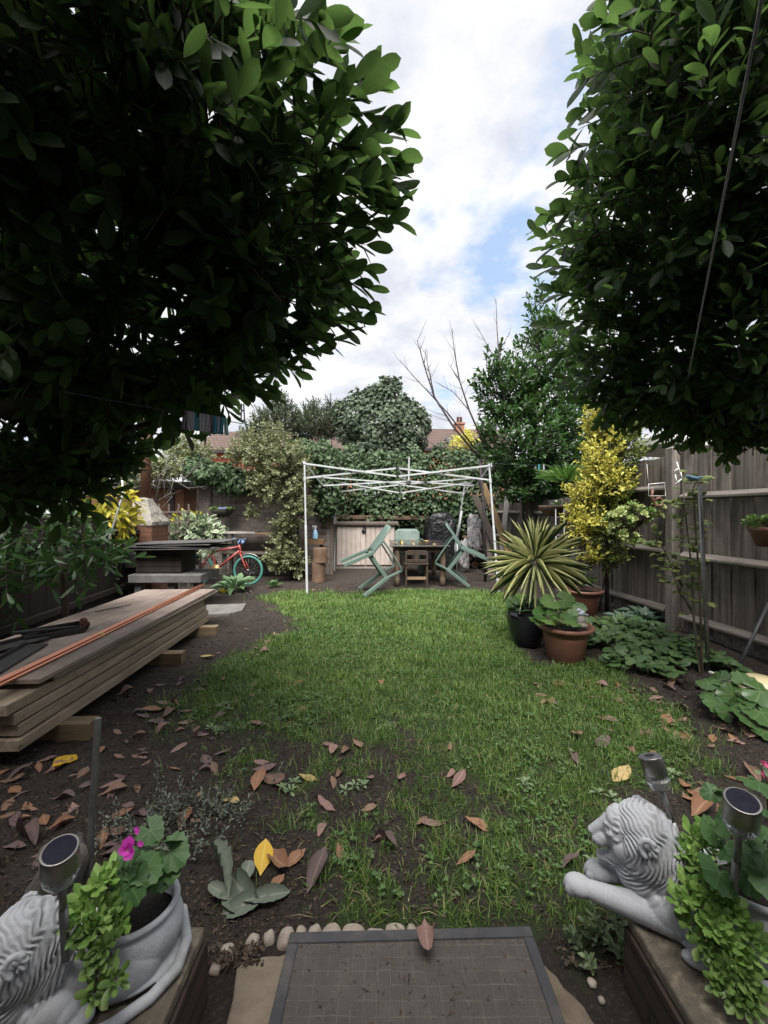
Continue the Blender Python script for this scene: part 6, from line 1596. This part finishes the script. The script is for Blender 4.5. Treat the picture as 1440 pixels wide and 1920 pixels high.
shrub('autumn_tree', 'small orange yellow autumn tree against the brick house gable', 'tree', [blob(875, 825, 20, 24, 16, .5), blob(860, 835, 20, 20, 12, .5)], 130, T_ELL, G['gold'], leaves=7, tl=.35, Lr=(.1, .16), Wf=.3, up=.3, root=Vector((4.0, 20, 0)), stems=[([(4.0, 20, 0), (4.0, 20, 4.4)], [.1, .03])])
tr_ = Vector((5.2, 9.5, 0))
shrub('neighbour_hedge', 'dark hedge beyond the far low fence panels', 'hedge', [(4.4, 9.0, 1.2, .7, .6, .9, 1), (5.2, 9.5, 1.5, .9, .7, 1.1, 1), (4.2, 10.2, 1.5, .7, .6, 1.0, 1), (6.2, 9, 1.5, .8, .7, 1.1, 1)], 3500, T_IVY, G['ivy'], 'skin', Lr=(.08, .12), Wf=.5, inner=.2, root=tr_, stems=[([tr_, tr_ + Vector((0, 0, 1.5))], [.06, .03])])
tr_ = Vector((-6.0, 6.2, 0))
shrub('neighbour_hedge', 'dark shaded hedge beyond the left fence', 'hedge', [(-5.4, 5.2, 1.1, .8, .8, 1.0, 1), (-6.2, 6.4, 1.3, .9, .8, 1.15, 1), (-4.6, 3.4, 1.0, .8, .9, .9, 1), (-4.9, 4.4, 1.1, .7, .8, 1.0, 1), (-7.4, 7.6, 1.5, 1.0, .8, 1.3, 1)], 4500, T_IVY, G['ivy'], 'skin', Lr=(.08, .12), Wf=.5, inner=.2, root=tr_, stems=[([tr_, tr_ + Vector((0, 0, 1.5))], [.06, .03])])
# golden shrub
tr_ = gr(1138, 1146)
gl = [blob(1095, 930, 5.15, 30, 24, .2), blob(1120, 880, 5.15, 26, 40, .25), blob(1135, 820, 5.2, 30, 40, .25), blob(1118, 785, 5.2, 16, 34, .15), blob(1150, 770, 5.25, 20, 26, .2), blob(1100, 970, 5.1, 34, 22, .22), blob(1150, 905, 5.05, 30, 26, .2), blob(1085, 990, 5.1, 20, 16, .15), blob(1110, 1045, 5.05, 18, 12, .12), blob(1090, 1010, 5.1, 14, 12, .1), blob(1130, 850, 5.1, 20, 30, .2)]
gg = [blob(1150, 940, 5.25, 50, 50, .3), blob(1165, 860, 5.3, 40, 50, .3), blob(1130, 990, 5.2, 40, 38, .25), blob(1165, 810, 5.35, 30, 30, .25), blob(1140, 1045, 5.15, 30, 18, .15)]
shrub('golden_shrub', 'tall golden variegated shrub on a thin trunk in front of the fence', 'shrub', None, 0, T_ELL, None, Lr=(.042, .07), Wf=.24, up=.75, ang=.7, inner=.34, root=tr_, twigs=True, tr=.003,
      extra=[(gl, 520, G['gold'], 9, .24), (gg, 640, G['gold_green'], 9, .22)], stems=[([tr_, tr_ + Vector((0, 0, .7)), tr_ + Vector((.02, 0, 1.6)), tr_ + Vector((-.05, 0, 2.4))], [.028, .024, .018, .008]), ([tr_ + Vector((-.1, 0, .0)), tr_ + Vector((-.02, 0, .5))], [.012, .01])])
# green yucca on a trunk behind
yb = Vector((2.95, 6.2, 0)); r = thing('yucca', 'plain green yucca on a tall bare trunk behind the golden shrub', 'yucca', yb)
mb = MB(); mb.tube([(0, 0, 0), (.02, 0, .7), (-.03, -.1, 1.35), at(1062, 905, 6.1) - yb], [.04, .036, .032, .03], 10); mb.build('trunk', G['bark_grey'], r)
la = Leaves(); rosette(la, at(1062, 905, 6.1) - yb, (.0, -.15, 1), 60, .5, .028, .05, 1.5); la.build('leaves', T_SWORD, G['sword_green'], r)
# bare branching saplings
def bare_tree(label, base, lines, m, r0, name='bare_tree'):
    r = thing(name, label, 'bare tree', base); mb = MB(); rng = np.random.default_rng(3)
    for pts, a, b_ in lines:
        P = [Vector(p) - Vector(base) for p in pts]; n = len(P)
        mb.tube(P, [a + (b_ - a) * k / (n - 1) for k in range(n)], 7)
        for i in range(n - 1):
            for q in range(4):
                f = rng.random(); p = P[i].lerp(P[i + 1], f); d = (P[i + 1] - P[i]).normalized() + Vector(rng.normal(0, .6, 3)) + Vector((0, 0, .2)); L = rng.uniform(.08, .3) * (a / r0 + .5)
                mb.tube([p, p + d.normalized() * L * .5, p + d.normalized() * L + Vector((0, 0, .03))], [b_ * .8, b_ * .6, b_ * .35], 4)
    mb.build('branches', m, r); return r
B_ = lambda *l: [at(x, y, Y) for x, y, Y in l]
bt = Vector((1.9, 7.6, 0))
bare_tree('leafless dark branches rising over the right of the gazebo', bt, [([bt, (1.85, 7.5, 1.3)] + B_((900, 860, 7.4)), .03, .024), (B_((900, 860, 7.4), (850, 800, 7.3), (815, 745, 7.2), (800, 700, 7.2), (790, 665, 7.2), (782, 638, 7.2)), .022, .006), (B_((890, 840, 7.4), (840, 775, 7.3), (808, 740, 7.3), (775, 705, 7.3), (755, 682, 7.3)), .016, .005), (B_((815, 745, 7.2), (803, 690, 7.25), (797, 655, 7.3)), .010, .005),
                                                                (B_((915, 850, 7.4), (880, 770, 7.4), (862, 715, 7.4), (852, 660, 7.4), (848, 620, 7.4)), .02, .005), (B_((862, 715, 7.4), (840, 680, 7.4)), .008, .004), (B_((880, 770, 7.4), (850, 735, 7.4), (815, 715, 7.4)), .009, .004), (B_((950, 780, 7.2), (938, 690, 7.2), (932, 620, 7.2), (930, 560, 7.2)), .016, .004), (B_((938, 690, 7.2), (915, 650, 7.2), (898, 618, 7.2)), .008, .004), (B_((935, 660, 7.2), (955, 625, 7.2)), .007, .004),
                                                                (B_((900, 848, 7.4), (860, 838, 7.4), (820, 838, 7.4), (790, 820, 7.4), (770, 800, 7.4)), .012, .004)], mat('dark twig', (.085, .065, .07), (.05, .04, .042), .7, 20), .022)
bl_ = Vector((-4.3, 7.6, 0))
bare_tree('pale leafless branches around the oven flue at the left', bl_, [([bl_, (-4.25, 7.6, 1.0)] + B_((292, 945, 7.5)), .03, .02), (B_((292, 945, 7.5), (300, 900, 7.5), (340, 905, 7.5), (372, 870, 7.5), (388, 845, 7.5)), .018, .006), (B_((296, 940, 7.5), (320, 925, 7.5), (325, 900, 7.5)), .014, .007), (B_((300, 915, 7.5), (275, 905, 7.5), (248, 895, 7.5)), .014, .006), (B_((275, 905, 7.5), (255, 915, 7.5), (243, 908, 7.5)), .01, .005), (B_((290, 920, 7.5), (300, 890, 7.5), (312, 880, 7.5)), .014, .008), (B_((330, 903, 7.5), (352, 915, 7.5), (385, 912, 7.5)), .008, .004)], G['bark_grey'], .02)
# succulent bush hanging on the fence and its neighbours
def sprawl(label, blobs, n, rr, root, name='succulent_bush', m='sedum', stems=(), cat='succulent'):
    r = thing(name, label, cat, root); la, lb_ = Leaves(), Leaves(); P, Nn, q = shell(blobs, n, .2)
    for p, nn in zip(P, Nn): rosette(la if RNG.random() < .7 else lb_, p - np.array(root), nrmz(nn + np.array([0, -.3, .8])), 14, rr * RNG.uniform(.7, 1.1), rr * .3, .15, 1.4)
    la.build('leaves', T_SUC, G[m], r); lb_.build('leaves', T_SUC, G['sedum_dark'], r); mb = MB()
    for s_ in stems: mb.tube([Vector(p) - Vector(root) for p in s_], .008, 6)
    for p in P: mb.tube([p - np.array(root), (p - np.array(root)) * .5, (0, 0, -.02)], .004, 5)
    mb.build('stems', G['twig'], r); return r
c_ = at(1195, 985, 4.65)
sprawl('bush of pale green succulent rosettes hanging on the fence left of the tall post', [blob(1190, 965, 4.6, 48, 18, .14), blob(1165, 980, 4.6, 24, 22, .12), blob(1225, 955, 4.6, 25, 12, .1), blob(1180, 1005, 4.6, 22, 10, .08), (c_.x - .02, c_.y, c_.z - .16, .08, .06, .06, .4)], 110, .055, c_, m='sedum_pale', stems=[B_((1195, 985, 4.65), (1200, 1000, 4.6), (1180, 1012, 4.6), (1190, 1025, 4.6))])
wp = thing('wall_pot', 'brown wall pot with pale succulents on the nearest fence panel', 'wall pot', at(1436, 995, 3.3))
mb = MB(); mb.lathe([(0, -.13), (.06, -.13), (.1, -.02), (.115, 0), (.115, .03), (.1, .03), (.09, 0), (0, .0)], 22); mb.build('pot_body', G['terracotta'], wp, smooth=True)
sprawl('pale green succulents growing in the wall pot on the nearest fence panel', [(wp.location.x, wp.location.y, wp.location.z + .06, .13, .1, .06, 1)], 26, .05, wp.location + Vector((0, 0, .02)), 'succulent_plant')
wp = thing('wall_pot', 'wide brown wall pot on the far fence behind the striped yucca', 'wall pot', at(1035, 950, 6.7))
mb = MB(); mb.lathe([(0, -.16), (.12, -.15), (.2, -.03), (.215, .0), (.2, .02), (.17, 0), (0, 0)], 22); mb.build('pot_body', mat('brown pot', (.13, .075, .055), (.1, .06, .045), .7, 10), wp, smooth=True)
tuft('small green weed in the wide wall pot behind the striped yucca', wp.location + Vector((.08, 0, .0)), (0, 0, 1), 9, .16, .04, G['dock'], T_ROUND)
# climbing rose with its pole
rb_ = gr(1312, 1262); r = thing('climbing_rose', 'thin climbing rose with sparse leaves tied to the grey pole', 'climbing rose', rb_); mb = MB(); la = Leaves()
ST = [B_((1306, 1240, 3.55), (1300, 1150, 3.6), (1296, 1060, 3.7), (1285, 960, 3.8), (1280, 905, 3.85)), B_((1306, 1200, 3.55), (1312, 1100, 3.55), (1305, 1000, 3.6), (1300, 915, 3.65), (1312, 890, 3.6)), B_((1280, 1100, 3.8), (1262, 1070, 3.9), (1245, 1030, 3.95), (1228, 1010, 4.0)), B_((1300, 1150, 3.6), (1275, 1110, 3.8), (1255, 1060, 3.9))]
ST[0][0] = rb_.copy(); ST[1][0] = rb_ + Vector((.02, 0, 0))
for s_ in ST:
    P = [p - rb_ for p in s_]; mb.tube(P, [.011 - .007 * k / (len(P) - 1) for k in range(len(P))], 7)
    for a, b_ in zip(P[1:], P[2:] if len(P) > 2 else P[1:]):
        for k in range(11):
            p = a.lerp(b_, random.random()); d = Vector(RNG.normal(0, 1, 3)); d.z *= .4; d.normalize(); e = p + d * random.uniform(.04, .12)
            mb.tube([p, e], .002, 4)
            for q in (-.9, 0, .9):
                dd = Matrix.Rotation(q, 3, 'Z') @ d; la.add(np.array(e), np.array(dd), (RNG.normal(0, .3), -.4, .9), RNG.uniform(.05, .085), .025)
mb.build('canes', mat('rose cane', (.085, .06, .045), (.05, .055, .025), .7, 20), r); la.build('leaves', T_leaf(4, .5, .7, .4, .2, .08), G['rose'], r)
mb = MB(); mb.tube([gr(1329, 1258) - Vector((0, 0, .1)), at(1312, 912, 3.42)], .016, 12); tag(mb.build('grey_pole', G['steel_dull']), 'grey metal pole tied to the climbing rose', 'pole')
mb = MB(); mb.tube([gr(1377, 1266), at(1442, 1130, 3.3)], .013, 10); tag(mb.build('black_rod', mat('dark grey rod', (.06, .065, .07), None, .5, 10)), 'dark rod leaning on the nearest fence panel', 'rod')
mb = MB(); a_, b_ = gr(1330, 1260, .05), gr(1450, 1306, .05); mb.bar(a_, b_, .022, .018); tag(mb.build('white_batten', G['white_wood'], bevel=.003), 'off white batten lying on the bed below the nearest fence panel', 'batten')
pl = thing('cream_pot', 'upturned cream plastic bowl beside the white batten', 'bowl', gr(1425, 1290)); mb = MB(); mb.lathe([(.14, 0), (.145, .012), (.13, .02), (.115, .055), (.08, .08), (0, .088)], 28); mb.build('bowl', G['cream'], pl)
crumple('dark_sack', 'dark rounded clump of earth by the broad leaved plant', 'soil clump', gr(1295, 1290) + Vector((0, 0, .03)), (.07, .06, .06), G['soil'], 4, .4, 2, 1)
# ground cover bed and bergenia
tr_ = gr(1230, 1220)
r = thing('ground_cover', 'bed of green ground cover leaves below the fence, right of the pots', 'ground cover', tr_, group=None); la = Leaves(); lc = MB()
PP = np.c_[RNG.uniform(1.62, 2.85, 1100), RNG.uniform(3.05, 4.5, 1100)]; keep = (PP[:, 0] < 3.12 - .1 * (PP[:, 1] - 4.5) - .05) & (PP[:, 0] > 1.95 - .25 * np.clip(PP[:, 1] - 3.5, 0, 1) + .12 * np.sin(PP[:, 1] * 9)) & (PP[:, 1] > 3.2 + .12 * np.sin(PP[:, 0] * 8))
PP = PP[keep]; hh = .05 + .12 * RNG.random(len(PP)) * (.5 + .5 * np.clip((PP[:, 1] - 3) / 1.2, 0, 1))
th = RNG.random(len(PP)) * 6.28; D = np.c_[np.cos(th), np.sin(th), RNG.normal(0, .2, len(PP))]
la.add(np.c_[PP, hh] - np.array(tr_), D, np.c_[RNG.normal(0, .3, len(PP)), -.35 + RNG.normal(0, .3, len(PP)), np.ones(len(PP))], RNG.uniform(.05, .09, len(PP)), RNG.uniform(.026, .046, len(PP)))
la.build('leaves', T_SCALLOP, G['ground_cover'], r)
for (x, y), h in list(zip(PP, hh))[::3]: lc.tube([(x - tr_.x, y - tr_.y, h), (x - tr_.x + .02, y - tr_.y + .02, 0)], .0025, 4)
lc.build('stems', G['twig'], r)
for px, py, n, L, d in ((1170, 1172, 22, .26, 'blue green leafy clump at the foot of the golden shrub'), (1205, 1166, 22, .28, 'blue green leafy clump below the bottom rail of the fence'), (1145, 1185, 16, .2, 'blue green leafy clump nearest the rear terracotta pot'), (1180, 1200, 18, .2, 'front blue green leafy clump of the bed')):
    tuft(d, gr(px, py), (0, -.2, 1), n, L, L * .18, G['comfrey'], T_leaf(5, .6, .6, .4, .3, .1), 'leafy_clump', 'plant', .2, 1.3, group='blue green leafy clumps')
round_leaf_plant('broad leaved glossy plant on the bed at the right edge', gr(1400, 1350), [(1325, 1280, 2.75, 20), (1345, 1275, 2.75, 22), (1335, 1300, 2.65, 24), (1370, 1302, 2.6, 24), (1345, 1322, 2.55, 26), (1385, 1320, 2.5, 24), (1410, 1290, 2.6, 34), (1435, 1300, 2.5, 34), (1405, 1350, 2.4, 30), (1430, 1340, 2.4, 34), (1360, 1335, 2.5, 20), (1440, 1375, 2.3, 26), (1415, 1322, 2.5, 28)], (), G['bergenia'], 'broad_leaf_plant')

# ------------------------------------------------------------------ washing lines and small hung things
def line(label, pts, r, m, sag=0.0, name='washing_line'):
    mb = MB(); P = []
    for a, b_ in zip(pts, pts[1:]):
        a, b_ = Vector(a), Vector(b_)
        for k in range(16):
            f = k / 16; P.append(a.lerp(b_, f) - Vector((0, 0, sag * 4 * f * (1 - f))))
    P.append(Vector(pts[-1])); mb.tube(P, r, 6); o = mb.build(name, m); return tag(o, label, 'washing line')
pt = Vector((fence_x(4.5) - .05, 4.48, 1.98))
line('grey washing line running from overhead down to the tall fence post', [at(1436, -40, .62), pt], .003, G['rope'], .012)
gt = PTS['fr'][1] + Vector((0, 0, .03))
w0 = at(120, 735, 1.5); w1 = gt
line('thin dark washing line with a row of pegs running to the right gazebo corner', [w0, w1], .0022, G['cable'], .02)
line('thin dark line between the right gazebo corner and the tall fence post', [gt, (fence_x(4.5) - .1, 4.45, 1.83)], .002, G['cable'], .03)
def peg(label, p, m, ang=0, s=1.0, group='pegs on the washing lines', tiltx=0):
    r = thing('clothes_peg', label, 'clothes peg', p, group=group, rot=(tiltx, 0, ang)); r.scale = (s,) * 3
    for sgn in (-1, 1):
        mb = MB(); mb.bar((sgn * .004, 0, .012), (sgn * .0075, 0, -.062), .006, .012, up=(0, 1, 0)); mb.build('arm', m, r, bevel=.002)
    mb = MB(); mb.tube([(-.008, 0, -.018), (.008, 0, -.018)], .0035, 8); mb.build('spring', G['steel_dull'], r)
    return r
names = ['peg_dark', 'peg_grey', 'peg_white', 'peg_blue', 'peg_grey', 'peg_white', 'peg_grey', 'peg_dark', 'peg_blue', 'peg_white', 'peg_blue', 'peg_teal']
cn = {'peg_dark': 'dark plum', 'peg_grey': 'grey', 'peg_white': 'pale lilac', 'peg_blue': 'dark blue', 'peg_teal': 'pale teal'}
order = ['first', 'second', 'third', 'fourth', 'fifth', 'sixth', 'seventh', 'eighth', 'ninth', 'tenth', 'eleventh', 'last']
for k, m_ in enumerate(names):
    px = 347 + k * 6.9
    d_ = w1 - w0; t_ = ((px - 720) / FPX * w0.y - w0.x) / (d_.x - (px - 720) / FPX * d_.y)
    f = t_; p = w0 + d_ * f - Vector((0, 0, .02 * 4 * f * (1 - f)))
    peg(f'{cn[m_]} clothes peg, {order[k]} from the left in the row under the laurel', p, G[m_], rad(82) + random.uniform(-.3, .3), 1.2, tiltx=random.uniform(-.1, .1))
for q, m_, f, d in ((0, 'peg_white', .02, 'white clothes peg beside the right gazebo corner'), (1, 'peg_blue', .36, 'blue clothes peg in front of the far laurel'), (2, 'peg_white', .39, 'pale clothes peg next to the blue peg on the far line')):
    a_, b_ = gt, Vector((fence_x(4.5) - .1, 4.45, 1.83)); p = a_.lerp(b_, f) - Vector((0, 0, .03 * 4 * f * (1 - f))); peg(d, p, G[m_], .4)
peg('grey clothes peg caught high in the left laurel leaves', at(455, 762, 1.75), G['peg_white'], .3, tiltx=.3)
# white wire hangers, terracotta hanging ornament and blue bird at the post
wh = thing('wire_hanger', 'white wire rectangle hanging left of the tall fence post', 'wire hanger', at(1232, 918, 4.5)); mb = MB()
a_, b_, c_, d_ = (at(x, y, 4.45) - wh.location for x, y in ((1216, 908), (1246, 905), (1248, 930), (1216, 930)))
mb.tube([a_, b_, c_, d_], .005, 6, closed=True); mb.tube([a_, at(1213, 870, 4.5) - wh.location], .002, 4); mb.build('wire_frame', G['white_wire'], wh)
wh = thing('wire_hanger', 'tilted white wire frame hooked on the right of the tall fence post', 'wire hanger', at(1275, 885, 4.35)); mb = MB()
for l in (((1269, 866), (1278, 898)), ((1276, 885), (1280, 900)), ((1266, 890), (1270, 908)), ((1266, 908), (1278, 898)), ((1264, 884), (1272, 878))): mb.tube([at(x, y, 4.3) - wh.location for x, y in l], .006, 6)
mb.build('wire_frame', G['white_wire'], wh)
orn = thing('hanging_ornament', 'terracotta loop ornament hanging on the fence above the succulents', 'ornament', at(1230, 935, 4.55)); mb = MB()
mb.tube([at(x, y, 4.5) - orn.location for x, y in ((1224, 918), (1222, 930), (1228, 948), (1240, 948), (1244, 940), (1236, 933), (1228, 938))], .014, 8); mb.build('loop', G['terracotta'], orn)
bd = thing('bird_ornament', 'small blue bird ornament on top of the climbing rose pole', 'ornament', at(1300, 897, 3.55))
me = blobmesh('bird_body', [((0, 0, 0), (.05, .022, .022), (0, .2, 0)), ((-.045, 0, .015), (.018, .016, .016), (0, 0, 0))], [((.03, 0, .005), (.085, 0, .012), .012, .005), ((-.06, 0, .015), (-.078, 0, .012), .005, .002)], voxel=.004); me.polygons.foreach_set('use_smooth', np.ones(len(me.polygons), bool)); link('bird_body', me, G['blue_bird'], bd)
ar = thing('clothes_airer', 'white folding clothes airer leaning on the fence behind the striped yucca', 'clothes airer', Vector((2.72, 6.3, 0))); mb = MB()
for x in (-.05, .08): mb.tube([(x - .03, -.1, 0), (x + .02, .05, 1.35)], .009, 6)
for k in range(9): mb.tube([(-.07 + .006 * k, -.09 + .018 * k, .1 + .14 * k), (.06 + .006 * k, -.09 + .018 * k, .1 + .14 * k)], .005, 5)
mb.build('rails', G['white_wire'], ar)
mb = MB(); mb.tube([Vector((-3.82, 5.2, 0)), at(231, 925, 5.2), at(229, 900, 5.2)], .012, 8); tag(mb.build('white_pole', G['white_metal']), 'thin white pole left of the brick oven among yellow leaves', 'pole')
